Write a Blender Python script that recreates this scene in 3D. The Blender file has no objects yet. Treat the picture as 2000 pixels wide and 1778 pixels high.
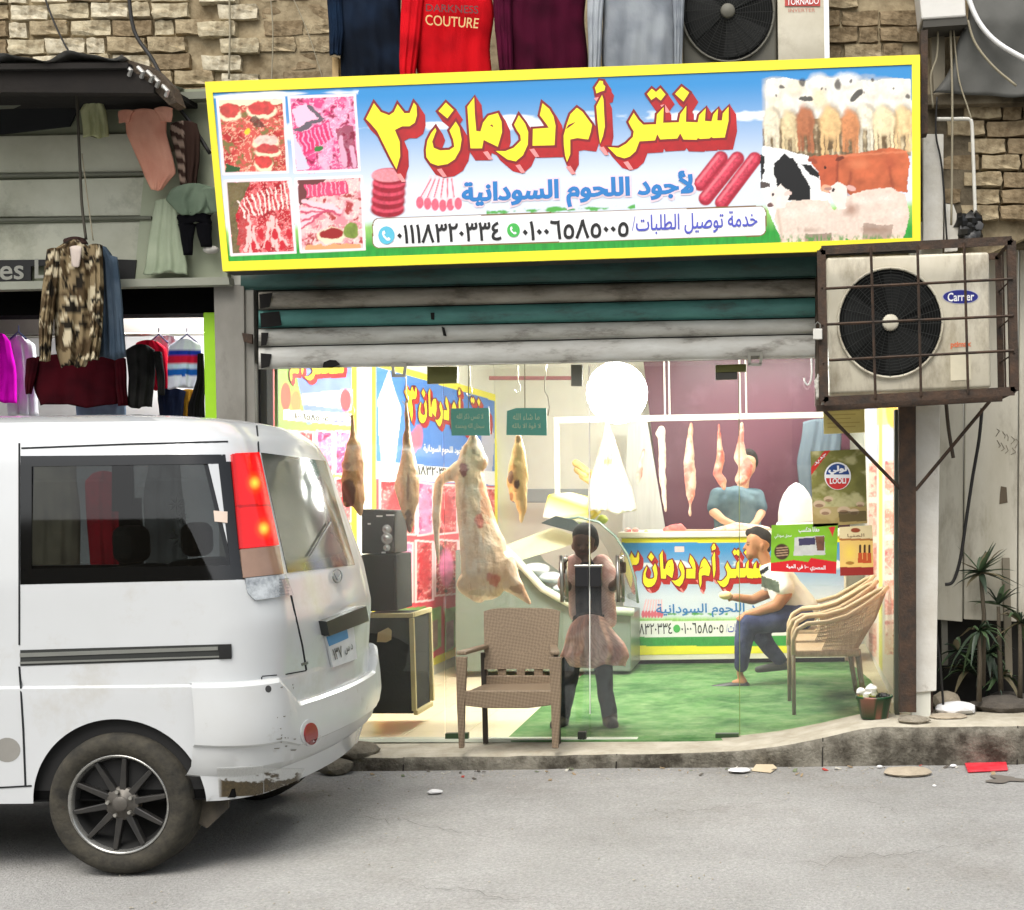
import bpy, bmesh, math, random
import numpy as np
from mathutils import Vector, Matrix
from mathutils.bvhtree import BVHTree
from mathutils.geometry import tessellate_polygon
R = random.Random(7)
SC = bpy.context.scene
COL = SC.collection
# ---------------------------------------------------------------- camera
FPX, CX, CY = 2620.0, 1550.0, 1150.0
PITCH, ROLL = math.radians(4.0), math.radians(0.6)
CAM = Vector((0, -8.4, 1.66))
_f = Vector((0, math.cos(PITCH), -math.sin(PITCH)))
_u0 = Vector((0, math.sin(PITCH), math.cos(PITCH)))
_r0 = Vector((1, 0, 0))
_r = _r0 * math.cos(ROLL) - _u0 * math.sin(ROLL)
_u = _u0 * math.cos(ROLL) + _r0 * math.sin(ROLL)
cd = bpy.data.cameras.new('camera')
cam = bpy.data.objects.new('camera', cd)
COL.objects.link(cam)
m = Matrix.Identity(4)
for i in range(3):
    m[i][0] = _r[i]; m[i][1] = _u[i]; m[i][2] = -_f[i]; m[i][3] = CAM[i]
cam.matrix_world = m
cd.sensor_fit = 'HORIZONTAL'; cd.sensor_width = 36
cd.lens = FPX / 2000 * 36
cd.shift_x = -(CX - 1000) / 2000
cd.shift_y = (CY - 889) / 2000
cd.clip_start = 0.05; cd.clip_end = 300
SC.camera = cam
# ---------------------------------------------------------------- world, sun, exposure
W = bpy.data.worlds.new('World'); SC.world = W; W.use_nodes = True
nt = W.node_tree
bg = nt.nodes['Background']
sky = nt.nodes.new('ShaderNodeTexSky'); sky.sky_type = 'NISHITA'; sky.sun_disc = False
SUN_EL, SUN_ROT = math.radians(58), math.radians(195)
sky.sun_elevation = SUN_EL; sky.sun_rotation = SUN_ROT
sky.air_density = 1.6; sky.dust_density = 5.0; sky.ozone_density = 1.0
hs = nt.nodes.new('ShaderNodeHueSaturation'); hs.inputs['Saturation'].default_value = 0.35
nt.links.new(sky.outputs[0], hs.inputs['Color']); nt.links.new(hs.outputs[0], bg.inputs[0])
bg.inputs[1].default_value = 0.15
sd = bpy.data.lights.new('sun', 'SUN'); sd.energy = 1.5; sd.angle = math.radians(40); sd.color = (1, 0.96, 0.9)
sun = bpy.data.objects.new('sun', sd); COL.objects.link(sun)
# direction towards the sun
sdir = Vector((math.sin(SUN_ROT) * math.cos(SUN_EL), math.cos(SUN_ROT) * math.cos(SUN_EL), math.sin(SUN_EL)))
sun.rotation_euler = (-sdir).to_track_quat('-Z', 'Y').to_euler()
sun.location = (0, -6, 12)
vs = SC.view_settings
vs.view_transform = 'Standard'; vs.look = 'None'; vs.gamma = 1; vs.exposure = 0.52
try: vs.use_curve_mapping = False
except Exception: pass
SC.render.engine = 'CYCLES'
cy = SC.cycles
cy.use_denoising = True
cy.max_bounces = 8; cy.transparent_max_bounces = 16; cy.transmission_bounces = 6
cy.caustics_reflective = False; cy.caustics_refractive = False
cy.sample_clamp_indirect = 6

def ray(px, py):
    return (_f + _r * ((px - CX) / FPX) + _u * ((CY - py) / FPX)).normalized()
def P(px, py, Y):
    d = ray(px, py); return CAM + d * ((Y - CAM.y) / d.y)
def PX_(px, py, X):
    d = ray(px, py); return CAM + d * ((X - CAM.x) / d.x)
def PZ(px, py, Z):
    d = ray(px, py); return CAM + d * ((Z - CAM.z) / d.z)
def proj(p):
    v = Vector(p) - CAM; z = v.dot(_f)
    return (CX + FPX * v.dot(_r) / z, CY - FPX * v.dot(_u) / z)
def C(r, g, b):
    return tuple((c / 255 / 12.92 if c <= 10 else ((c / 255 + 0.055) / 1.055) ** 2.4) for c in (r, g, b))
def mapn(q, a, b, org, sx, sy):  # list of zoomed coords -> photo px
    return [(org[0] + x * sx, org[1] + y * sy) for x, y in q]

# ---------------------------------------------------------------- materials
MC = {}
def mat(name, col, rough=0.7, metal=0.0, col2=None, scale=6.0, amt=0.5, bump=0.0, bscale=None, spec=0.5, emit=None, es=0, alpha=None, stretch=None, coat=0, detail=6, lo=0.35, hi=0.7, dirt=None, dscale=1.5, dlo=.5, dhi=.7):
    if name in MC: return MC[name]
    m = bpy.data.materials.new(name); m.use_nodes = True; MC[name] = m
    nt = m.node_tree; b = nt.nodes['Principled BSDF']; L = nt.links.new
    b.inputs['Roughness'].default_value = rough; b.inputs['Metallic'].default_value = metal
    b.inputs['Specular IOR Level'].default_value = spec
    b.inputs['Coat Weight'].default_value = coat
    b.inputs['Coat Roughness'].default_value = 0.08
    tc = nt.nodes.new('ShaderNodeTexCoord'); src = tc.outputs['Object']
    if stretch:
        mp = nt.nodes.new('ShaderNodeMapping'); mp.inputs['Scale'].default_value = stretch
        L(src, mp.inputs[0]); src = mp.outputs[0]
    nz = nt.nodes.new('ShaderNodeTexNoise'); nz.inputs['Scale'].default_value = scale; nz.inputs['Detail'].default_value = detail
    nz.inputs['Roughness'].default_value = 0.65
    L(src, nz.inputs['Vector'])
    if col2 is None: col2 = tuple(c * 0.72 for c in col)
    mx = nt.nodes.new('ShaderNodeMix'); mx.data_type = 'RGBA'
    mr = nt.nodes.new('ShaderNodeMapRange'); mr.inputs[1].default_value = lo; mr.inputs[2].default_value = hi; mr.inputs[4].default_value = amt
    L(nz.outputs[0], mr.inputs[0]); L(mr.outputs[0], mx.inputs[0])
    mx.inputs[6].default_value = (*col, 1); mx.inputs[7].default_value = (*col2, 1)
    out = mx.outputs[2]
    if dirt is not None:
        n3 = nt.nodes.new('ShaderNodeTexNoise'); n3.inputs['Scale'].default_value = dscale; n3.inputs['Detail'].default_value = 9; n3.inputs['Roughness'].default_value = .7
        L(src, n3.inputs['Vector'])
        r3 = nt.nodes.new('ShaderNodeMapRange'); r3.inputs[1].default_value = dlo; r3.inputs[2].default_value = dhi; r3.inputs[4].default_value = .85
        L(n3.outputs[0], r3.inputs[0])
        m3 = nt.nodes.new('ShaderNodeMix'); m3.data_type = 'RGBA'; L(r3.outputs[0], m3.inputs[0]); L(out, m3.inputs[6]); m3.inputs[7].default_value = (*dirt, 1)
        out = m3.outputs[2]
    L(out, b.inputs['Base Color'])
    if bump:
        n2 = nt.nodes.new('ShaderNodeTexNoise'); n2.inputs['Scale'].default_value = bscale or scale * 6; n2.inputs['Detail'].default_value = 5
        L(src, n2.inputs['Vector'])
        bp = nt.nodes.new('ShaderNodeBump'); bp.inputs['Strength'].default_value = bump; bp.inputs['Distance'].default_value = 0.01
        L(n2.outputs[0], bp.inputs['Height']); L(bp.outputs[0], b.inputs['Normal'])
    if emit: b.inputs['Emission Color'].default_value = (*emit, 1); b.inputs['Emission Strength'].default_value = es
    if alpha is not None: b.inputs['Alpha'].default_value = alpha
    return m
def vmat(name, rough=0.6, spec=0.5, bump=0.0, bscale=120, metal=0, emit=0, trans=0):
    if name in MC: return MC[name]
    m = bpy.data.materials.new(name); m.use_nodes = True; MC[name] = m
    nt = m.node_tree; b = nt.nodes['Principled BSDF']; L = nt.links.new
    b.inputs['Roughness'].default_value = rough; b.inputs['Specular IOR Level'].default_value = spec; b.inputs['Metallic'].default_value = metal
    a = nt.nodes.new('ShaderNodeAttribute'); a.attribute_name = 'Col'
    nz = nt.nodes.new('ShaderNodeTexNoise'); nz.inputs['Scale'].default_value = bscale; nz.inputs['Detail'].default_value = 4
    tc = nt.nodes.new('ShaderNodeTexCoord'); L(tc.outputs['Object'], nz.inputs['Vector'])
    mr = nt.nodes.new('ShaderNodeMapRange'); mr.inputs[3].default_value = .9; mr.inputs[4].default_value = 1.08
    L(nz.outputs[0], mr.inputs[0])
    vm = nt.nodes.new('ShaderNodeVectorMath'); vm.operation = 'SCALE'; L(a.outputs['Color'], vm.inputs[0]); L(mr.outputs[0], vm.inputs['Scale'])
    L(vm.outputs[0], b.inputs['Base Color'])
    if emit: L(vm.outputs[0], b.inputs['Emission Color']); b.inputs['Emission Strength'].default_value = emit
    if bump:
        bp = nt.nodes.new('ShaderNodeBump'); bp.inputs['Strength'].default_value = bump; bp.inputs['Distance'].default_value = 0.01
        L(nz.outputs[0], bp.inputs['Height']); L(bp.outputs[0], b.inputs['Normal'])
    return m
def glassmat(name, tint=(1, 1, 1), gloss=0.06, dust=0.0, dustcol=(.8, .8, .8), rough=0.02, dustnoise=True):
    if name in MC: return MC[name]
    m = bpy.data.materials.new(name); m.use_nodes = True; MC[name] = m
    nt = m.node_tree; L = nt.links.new
    nt.nodes.remove(nt.nodes['Principled BSDF']); out = nt.nodes['Material Output']
    tr = nt.nodes.new('ShaderNodeBsdfTransparent'); tr.inputs[0].default_value = (*tint, 1)
    gl = nt.nodes.new('ShaderNodeBsdfGlossy'); gl.inputs['Roughness'].default_value = rough
    lw = nt.nodes.new('ShaderNodeFresnel'); lw.inputs[0].default_value = 1.45
    ad = nt.nodes.new('ShaderNodeMath'); ad.operation = 'MULTIPLY_ADD'; ad.inputs[1].default_value = 0.9; ad.inputs[2].default_value = gloss
    ad.use_clamp = True
    L(lw.outputs[0], ad.inputs[0])
    mx = nt.nodes.new('ShaderNodeMixShader'); L(ad.outputs[0], mx.inputs[0]); L(tr.outputs[0], mx.inputs[1]); L(gl.outputs[0], mx.inputs[2])
    last = mx.outputs[0]
    if dust:
        df = nt.nodes.new('ShaderNodeBsdfDiffuse'); df.inputs[0].default_value = (*dustcol, 1)
        nz = nt.nodes.new('ShaderNodeTexNoise'); nz.inputs['Scale'].default_value = 1.6; nz.inputs['Detail'].default_value = 8
        tc = nt.nodes.new('ShaderNodeTexCoord'); L(tc.outputs['Object'], nz.inputs['Vector'])
        mr = nt.nodes.new('ShaderNodeMapRange'); mr.inputs[1].default_value = .3; mr.inputs[2].default_value = .75; mr.inputs[3].default_value = dust * .4; mr.inputs[4].default_value = dust * 1.6
        L(nz.outputs[0], mr.inputs[0])
        m2 = nt.nodes.new('ShaderNodeMixShader'); L(mr.outputs[0], m2.inputs[0]); L(last, m2.inputs[1]); L(df.outputs[0], m2.inputs[2]); last = m2.outputs[0]
    L(last, out.inputs['Surface'])
    return m

# ---------------------------------------------------------------- object helpers
def tagit(o, label=None, cat=None, group=None, kind=None):
    if label: o['label'] = label
    if cat: o['category'] = cat
    if group: o['group'] = group
    if kind: o['kind'] = kind
    return o
def thing(name, label, cat, loc=(0, 0, 0), group=None):
    o = bpy.data.objects.new(name, None); o.empty_display_size = 0.1; COL.objects.link(o); o.location = loc
    return tagit(o, label, cat, group)
def mesh_from(v, f, smooth=False):
    me = bpy.data.meshes.new('m'); me.from_pydata([tuple(p) for p in v], [], f); me.update()
    if smooth: me.polygons.foreach_set('use_smooth', [True] * len(me.polygons))
    return me
def link(name, me, material, parent=None, loc=None, base=None, label=None, kind=None):
    """me in world coordinates.  parent thing: child shifted back.  top-level: origin moved to the base."""
    if material is not None and len(me.materials) == 0: me.materials.append(material)
    me.name = name
    o = bpy.data.objects.new(name, me); COL.objects.link(o)
    if parent is not None:
        o.parent = parent
        p = parent; off = Vector((0, 0, 0))
        while p is not None: off += p.location; p = p.parent
        o.location = -off
    else:
        if base is None and len(me.vertices):
            co = np.empty(len(me.vertices) * 3, dtype=np.float32); me.vertices.foreach_get('co', co); co = co.reshape(-1, 3)
            base = ((co[:, 0].min() + co[:, 0].max()) / 2, (co[:, 1].min() + co[:, 1].max()) / 2, co[:, 2].min())
        if base is not None:
            me.transform(Matrix.Translation(-Vector([float(b) for b in base]))); o.location = base
    if label: o['label'] = label
    if kind: o['kind'] = kind
    return o
class MB:
    def __init__(s): s.v = []; s.f = []
    def add(s, v, f):
        n = len(s.v); s.v += [Vector(p) for p in v]; s.f += [tuple(i + n for i in q) for q in f]; return s
    def box(s, a, b):
        x0, y0, z0 = a; x1, y1, z1 = b
        return s.add([(x0, y0, z0), (x1, y0, z0), (x1, y1, z0), (x0, y1, z0), (x0, y0, z1), (x1, y0, z1), (x1, y1, z1), (x0, y1, z1)],
                     [(0, 3, 2, 1), (4, 5, 6, 7), (0, 1, 5, 4), (1, 2, 6, 5), (2, 3, 7, 6), (3, 0, 4, 7)])
    def prism(s, pts, vec):
        n = len(pts); vec = Vector(vec); pts = [Vector(p) for p in pts]
        nrm = Vector((0, 0, 0))
        for i in range(n): nrm += pts[i].cross(pts[(i + 1) % n])
        if nrm.dot(vec) > 0: pts = pts[::-1]
        v = pts + [p + vec for p in pts]
        tri = tessellate_polygon([pts]) if n > 4 else [tuple(range(n))]
        f = []
        for t in tri:
            t = tuple(t)
            if n > 4:
                a = (pts[t[1]] - pts[t[0]]).cross(pts[t[2]] - pts[t[0]])
                if a.dot(vec) > 0: t = t[::-1]
            f.append(t); f.append(tuple(i + n for i in reversed(t)))
        f += [(i, i + n, (i + 1) % n + n, (i + 1) % n) for i in range(n)]
        return s.add(v, f)
    def pq(s, q, Y, th):  # quad or polygon in photo px at depth Y, th thick backwards
        return s.prism([P(x, y, Y) for x, y in q], (0, th, 0))
    def pr(s, x0, y0, x1, y1, Y, th):
        return s.pq([(x0, y0), (x1, y0), (x1, y1), (x0, y1)], Y, th)
    def tube(s, pts, r, n=8, cap=True, flat=1.0):
        pts = [Vector(p) for p in pts]; k = len(pts)
        rs = r if isinstance(r, (list, tuple)) else [r] * k
        t0 = (pts[1] - pts[0]).normalized()
        up = Vector((0, 0, 1)) if abs(t0.z) < 0.9 else Vector((0, 1, 0))
        a = t0.cross(up).normalized(); v = []
        for i, p in enumerate(pts):
            t = (pts[min(i + 1, k - 1)] - pts[max(i - 1, 0)]).normalized()
            a = (a - t * a.dot(t)).normalized(); b = t.cross(a)
            for j in range(n):
                an = 2 * math.pi * j / n
                v.append(p + a * (rs[i] * math.cos(an)) + b * (rs[i] * flat * math.sin(an)))
        f = [(i * n + j, i * n + (j + 1) % n, (i + 1) * n + (j + 1) % n, (i + 1) * n + j) for i in range(k - 1) for j in range(n)]
        if cap: f += [tuple(reversed(range(n))), tuple((k - 1) * n + j for j in range(n))]
        return s.add(v, f)
    def lathe_s(s, c, prof, n=20, axis='Z'):
        k = KW; s.lathe(c, [(a * k, b * k) for a, b in prof], n, axis, False); return s
    def lathe(s, c, prof, n=20, axis='Z', caps=True):
        c = Vector(c); v = []
        for r_, h in prof:
            for j in range(n):
                a = 2 * math.pi * j / n; x, y = r_ * math.cos(a), r_ * math.sin(a)
                v.append(c + (Vector((x, y, h)) if axis == 'Z' else Vector((x, h, y)) if axis == 'Y' else Vector((h, x, y))))
        k = len(prof)
        f = [(i * n + j, i * n + (j + 1) % n, (i + 1) * n + (j + 1) % n, (i + 1) * n + j) for i in range(k - 1) for j in range(n)]
        if caps and prof[0][0] > 1e-5: f.append(tuple(reversed(range(n))))
        if caps and prof[-1][0] > 1e-5: f.append(tuple((k - 1) * n + j for j in range(n)))
        return s.add(v, f)
    def ell(s, c, rr, n=12, k=8, rot=None, jitter=0):
        c = Vector(c); v = []; f = []
        for i in range(k + 1):
            th = math.pi * i / k
            for j in range(n):
                a = 2 * math.pi * j / n
                q = Vector((rr[0] * math.sin(th) * math.cos(a), rr[1] * math.sin(th) * math.sin(a), rr[2] * math.cos(th)))
                if jitter: q *= 1 + R.uniform(-jitter, jitter)
                if rot: q = rot @ q
                v.append(c + q)
        f = [(i * n + j, (i + 1) * n + j, (i + 1) * n + (j + 1) % n, i * n + (j + 1) % n) for i in range(k) for j in range(n)]
        return s.add(v, f)
    def caps(s, p0, p1, r0, r1, n=12):
        p0 = Vector(p0); p1 = Vector(p1); d = p1 - p0; L = d.length; t = d / max(L, 1e-6)
        pts, rs = [], []
        for i in range(5):
            a = math.pi / 2 * i / 4; pts.append(p0 - t * (r0 * math.cos(a))); rs.append(max(r0 * math.sin(a), 1e-4))
        for i in range(5):
            a = math.pi / 2 * i / 4; pts.append(p1 + t * (r1 * math.sin(a))); rs.append(max(r1 * math.cos(a), 1e-4))
        return s.tube(pts, rs, n)
    def obj(s, name, material, parent=None, smooth=False, bevel=0, seg=2, label=None, kind=None, base=None, fix=True, auto=None):
        me = mesh_from(s.v, s.f, smooth)
        bm = bmesh.new(); bm.from_mesh(me)
        if fix: bmesh.ops.recalc_face_normals(bm, faces=bm.faces)
        if bevel:
            es = [e for e in bm.edges if len(e.link_faces) == 2 and e.calc_face_angle(0) > 0.6]
            bmesh.ops.bevel(bm, geom=es, offset=bevel, segments=seg, affect='EDGES', clamp_overlap=True, profile=.5)
        bm.to_mesh(me); bm.free()
        if auto:
            me.polygons.foreach_set('use_smooth', [True] * len(me.polygons))
            try: me.set_sharp_from_angle(angle=math.radians(auto))
            except Exception: pass
        return link(name, me, material, parent, label=label, kind=kind, base=base)
def solid(name, label, cat, mb, material, group=None, **k):
    o = mb.obj(name, material, None, **k); return tagit(o, label, cat, group)
def struct(name, mb, material, label=None, **k):
    o = mb.obj(name, material, None, **k); o['kind'] = 'structure'
    if label: o['label'] = label
    return o
def copy_tree(o, parent=None):
    c = o.copy(); COL.objects.link(c)
    if parent is not None: c.parent = parent
    for ch in list(o.children):
        copy_tree(ch, c)
    return c

# ---------------------------------------------------------------- noise + painter
def _hash(i, j, s):
    n = (i * 374761393 + j * 668265263 + s * 974634777) & 0xffffffff
    n = ((n ^ (n >> 13)) * 1274126177) & 0xffffffff
    return ((n ^ (n >> 16)) & 0xffff) / 65535.0
def vnoise(x, y, s=0):
    xi = np.floor(x).astype(np.int64); yi = np.floor(y).astype(np.int64)
    fx = x - xi; fy = y - yi; fx = fx * fx * (3 - 2 * fx); fy = fy * fy * (3 - 2 * fy)
    a = _hash(xi, yi, s); b = _hash(xi + 1, yi, s); c = _hash(xi, yi + 1, s); d = _hash(xi + 1, yi + 1, s)
    return (a * (1 - fx) + b * fx) * (1 - fy) + (c * (1 - fx) + d * fx) * fy
def fbm(x, y, s=0, o=4):
    t = 0; a = .5; k = 1
    for i in range(o): t = t + a * vnoise(x * k, y * k, s + i); a *= .5; k *= 2.03
    return t / (1 - .5 ** o)
def inpoly(X, Y, pts):
    r = np.zeros(X.shape, bool); n = len(pts)
    for i in range(n):
        x0, y0 = pts[i]; x1, y1 = pts[(i + 1) % n]
        if y0 == y1: continue
        c = ((y0 > Y) != (y1 > Y)) & (X < (x1 - x0) * (Y - y0) / (y1 - y0) + x0)
        r ^= c
    return r
def warp(cv, amp, sc, seed=0):
    cv.X0, cv.Y0 = cv.X, cv.Y
    cv.X = cv.X0 + amp * (fbm(cv.X0 * sc, cv.Y0 * sc, seed) * 2 - 1); cv.Y = cv.Y0 + amp * (fbm(cv.X0 * sc, cv.Y0 * sc, seed + 50) * 2 - 1)
def unwarp(cv): cv.X, cv.Y = cv.X0, cv.Y0
class Canvas:
    """paints a printed picture as colours on a fine grid; q: TL,TR,BR,BL in paint coords"""
    def __init__(s, q, nu, nv):
        s.nu, s.nv, s.q = nu, nv, q
        u, v = np.meshgrid(np.linspace(0, 1, nu + 1), np.linspace(0, 1, nv + 1))
        s.U, s.V = u, v
        B = lambda k: (q[0][k] * (1 - u) + q[1][k] * u) * (1 - v) + (q[3][k] * (1 - u) + q[2][k] * u) * v
        s.X, s.Y = B(0), B(1); s.c = np.ones(u.shape + (3,)) * .8
    def fill(s, mask, col, a=1.0):
        col = np.asarray(col); m = (mask * a)[..., None]
        s.c = s.c * (1 - m) + col * m
    def poly(s, pts, col, a=1.0, var=0, vs=.1, seed=0):
        mk = inpoly(s.X, s.Y, pts).astype(float)
        col = np.asarray(col)
        if var: col = col * (1 + var * (fbm(s.X * vs, s.Y * vs, seed) * 2 - 1))[..., None]
        s.fill(mk, col, a)
    def ell(s, c, rx, ry, col, a=1.0, soft=.15, ang=0, var=0, vs=.15):
        dx, dy = s.X - c[0], s.Y - c[1]; ca, sa = math.cos(ang), math.sin(ang)
        d = np.sqrt(((dx * ca + dy * sa) / rx) ** 2 + ((-dx * sa + dy * ca) / ry) ** 2)
        mk = np.clip((1 - d) / soft, 0, 1)
        col = np.asarray(col)
        if var: col = col * (1 + var * (fbm(s.X * vs, s.Y * vs, 5) * 2 - 1))[..., None]
        s.fill(mk, col, a)
    def line(s, p, q, w, col, a=1.0, soft=.3, var=0):
        px, py = q[0] - p[0], q[1] - p[1]; L = px * px + py * py + 1e-9
        t = np.clip(((s.X - p[0]) * px + (s.Y - p[1]) * py) / L, 0, 1)
        d = np.hypot(s.X - p[0] - t * px, s.Y - p[1] - t * py) / w
        col = np.asarray(col)
        if var: col = col * (1 + var * (fbm(s.X * .3, s.Y * .3, 9) * 2 - 1))[..., None]
        s.fill(np.clip((1 - d) / soft, 0, 1), col, a)
    def build(s, name, fn, material, parent=None, label=None):
        """fn(x,y,u,v)->world via corners: bilinear in world between 4 mapped corners"""
        c = [Vector(fn(*p)) for p in s.q]
        u, v = s.U[..., None], s.V[..., None]
        a = [np.array(k) for k in c]
        co = (a[0] * (1 - u) + a[1] * u) * (1 - v) + (a[3] * (1 - u) + a[2] * u) * v
        nv, nu = s.nv, s.nu
        idx = np.arange((nu + 1) * (nv + 1)).reshape(nv + 1, nu + 1)
        f = np.stack([idx[1:, :-1], idx[1:, 1:], idx[:-1, 1:], idx[:-1, :-1]], -1).reshape(-1, 4)
        me = bpy.data.meshes.new(name)
        me.vertices.add(co.size // 3); me.vertices.foreach_set('co', co.astype(np.float32).ravel())
        me.loops.add(f.size); me.loops.foreach_set('vertex_index', f.ravel().astype(np.int32))
        me.polygons.add(len(f)); me.polygons.foreach_set('loop_start', np.arange(0, f.size, 4, dtype=np.int32))
        me.polygons.foreach_set('loop_total', np.full(len(f), 4, dtype=np.int32))
        me.update(calc_edges=True)
        at = me.color_attributes.new('Col', 'FLOAT_COLOR', 'POINT')
        rgba = np.ones(((nu + 1) * (nv + 1), 4), dtype=np.float32); rgba[:, :3] = np.clip(s.c, 0, 1).reshape(-1, 3)
        at.data.foreach_set('color', rgba.ravel())
        return link(name, me, material, parent, label=label)
def setcol(me, fn):
    at = me.color_attributes.new('Col', 'FLOAT_COLOR', 'POINT')
    n = len(me.vertices); co = np.empty(n * 3, dtype=np.float32); me.vertices.foreach_get('co', co); co = co.reshape(-1, 3)
    rgba = np.ones((n, 4), dtype=np.float32); rgba[:, :3] = fn(co); at.data.foreach_set('color', rgba.ravel())
def cmix(a, b, t):
    t = np.clip(t, 0, 1)[:, None]; return np.asarray(a) * (1 - t) + np.asarray(b) * t
def n3(co, s, seed=0):
    return fbm(co[:, 0] * s + co[:, 1] * s * .71, co[:, 2] * s + co[:, 1] * s * .53, seed)

# ---------------------------------------------------------------- lettering
ARF = {'ا': (0xFE8D, 0xFE8E), 'أ': (0xFE83, 0xFE84), 'ب': 0xFE8F, 'ة': (0xFE93, 0xFE94), 'ت': 0xFE95, 'ج': 0xFE9D, 'ح': 0xFEA1, 'خ': 0xFEA5, 'د': (0xFEA9, 0xFEAA), 'ر': (0xFEAD, 0xFEAE), 'س': 0xFEB1, 'ش': 0xFEB5, 'ص': 0xFEB9, 'ط': 0xFEC1, 'ق': 0xFED5, 'ك': 0xFED9, 'ل': 0xFEDD, 'م': 0xFEE1, 'ن': 0xFEE5, 'ه': 0xFEE9, 'و': (0xFEED, 0xFEEE), 'ي': 0xFEF1, 'ذ': (0xFEAB, 0xFEAC), 'ف': 0xFED1, 'ع': 0xFEC9, 'ى': (0xFEEF, 0xFEF0)}
def shape_ar(s):
    s = s.replace('لأ', '\uE001').replace('لا', '\uE002')
    Fm = dict(ARF); Fm['\uE001'] = (0xFEF7, 0xFEF8); Fm['\uE002'] = (0xFEFB, 0xFEFC)
    out = []
    for i, c in enumerate(s):
        if c not in Fm: out.append(c); continue
        pj = i > 0 and isinstance(Fm.get(s[i - 1]), int); f = Fm[c]
        nj = i + 1 < len(s) and s[i + 1] in Fm and isinstance(f, int)
        out.append(chr(f[1] if pj else f[0]) if isinstance(f, tuple) else chr(f + (3 if pj and nj else 2 if nj else 1 if pj else 0)))
    r = ''.join(out)[::-1]; res = ''; i = 0
    while i < len(r):
        j = i
        while j < len(r) and '\u0660' <= r[j] <= '\u0669': j += 1
        if j > i: res += r[i:j][::-1]; i = j
        else: res += r[i]; i += 1
    return res
def area2(p): return sum(p[i][0] * p[(i + 1) % len(p)][1] - p[(i + 1) % len(p)][0] * p[i][1] for i in range(len(p)))
def offset_poly(p, w, s=None):
    """grow a closed polygon by w"""
    n = len(p); s = s or (1 if area2(p) > 0 else -1); o = []
    for i in range(n):
        a, b, c = p[i - 1], p[i], p[(i + 1) % n]
        d1 = (b[0] - a[0], b[1] - a[1]); d2 = (c[0] - b[0], c[1] - b[1])
        l1 = math.hypot(*d1) + 1e-9; l2 = math.hypot(*d2) + 1e-9
        n1 = (d1[1] / l1 * s, -d1[0] / l1 * s); n2 = (d2[1] / l2 * s, -d2[0] / l2 * s)
        k = 1 + n1[0] * n2[0] + n1[1] * n2[1]; k = max(k, 0.45)
        o.append((b[0] + (n1[0] + n2[0]) / k * w, b[1] + (n1[1] + n2[1]) / k * w))
    return o
GC = {}
def glyphs(text, res=3):
    """list of (outer, [holes]) for a text, unit size"""
    if text in GC: return GC[text]
    t = shape_ar(text) if any('\u0600' < ch < '\u06ff' for ch in text) else text
    c = bpy.data.curves.new('t', 'FONT'); c.body = t; c.size = 1; c.fill_mode = 'NONE'; c.resolution_u = res
    o = bpy.data.objects.new('t', c); COL.objects.link(o); bpy.context.view_layer.update()
    me = bpy.data.meshes.new_from_object(o.evaluated_get(bpy.context.evaluated_depsgraph_get()))
    nb = {}
    for e in me.edges: a, b = e.vertices; nb.setdefault(a, []).append(b); nb.setdefault(b, []).append(a)
    seen = set(); loops = []
    for s0 in sorted(nb):
        if s0 in seen: continue
        L = [s0]; seen.add(s0); cur = s0
        while True:
            nx = [k for k in nb[cur] if k not in seen]
            if not nx: break
            cur = nx[0]; L.append(cur); seen.add(cur)
        pts = [(me.vertices[k].co.x, me.vertices[k].co.y) for k in L]
        # keep the order the font used: direction follows index growth
        if len(L) > 2 and L[1] > L[-1]: pts = [pts[0]] + pts[1:][::-1]
        if len(L) > 2: loops.append(pts)
    bpy.data.objects.remove(o); bpy.data.meshes.remove(me)
    if loops:
        # drop consecutive duplicates
        loops = [[p for i, p in enumerate(l) if math.hypot(p[0] - l[i - 1][0], p[1] - l[i - 1][1]) > 1e-4] for l in loops]
    GC[text] = loops; return loops
def traps(loops, rows=64):
    """nonzero-winding fill of overlapping loops as trapezoids"""
    ys = [p[1] for l in loops for p in l]; y0, y1 = min(ys), max(ys); q = (y1 - y0) / rows
    ed = []
    for l in loops:
        w = [(x, round((y - y0) / q)) for x, y in l]
        for i in range(len(w)):
            a, b = w[i], w[(i + 1) % len(w)]
            if a[1] != b[1]: ed.append((a, b, 1) if a[1] < b[1] else (b, a, -1))
    out = []
    for k in range(rows):
        sp = []
        for a, b, s in ed:
            if a[1] <= k and b[1] >= k + 1:
                g = (b[0] - a[0]) / (b[1] - a[1]); xa = a[0] + g * (k - a[1]); sp.append((xa + g * .5, xa, xa + g, s))
        sp.sort(); w = 0
        for e in sp:
            if w == 0: st = e
            w += e[3]
            if w == 0: out.append((y0 + k * q, y0 + (k + 1) * q, st[1], e[1], st[2], e[2]))
    return out
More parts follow.
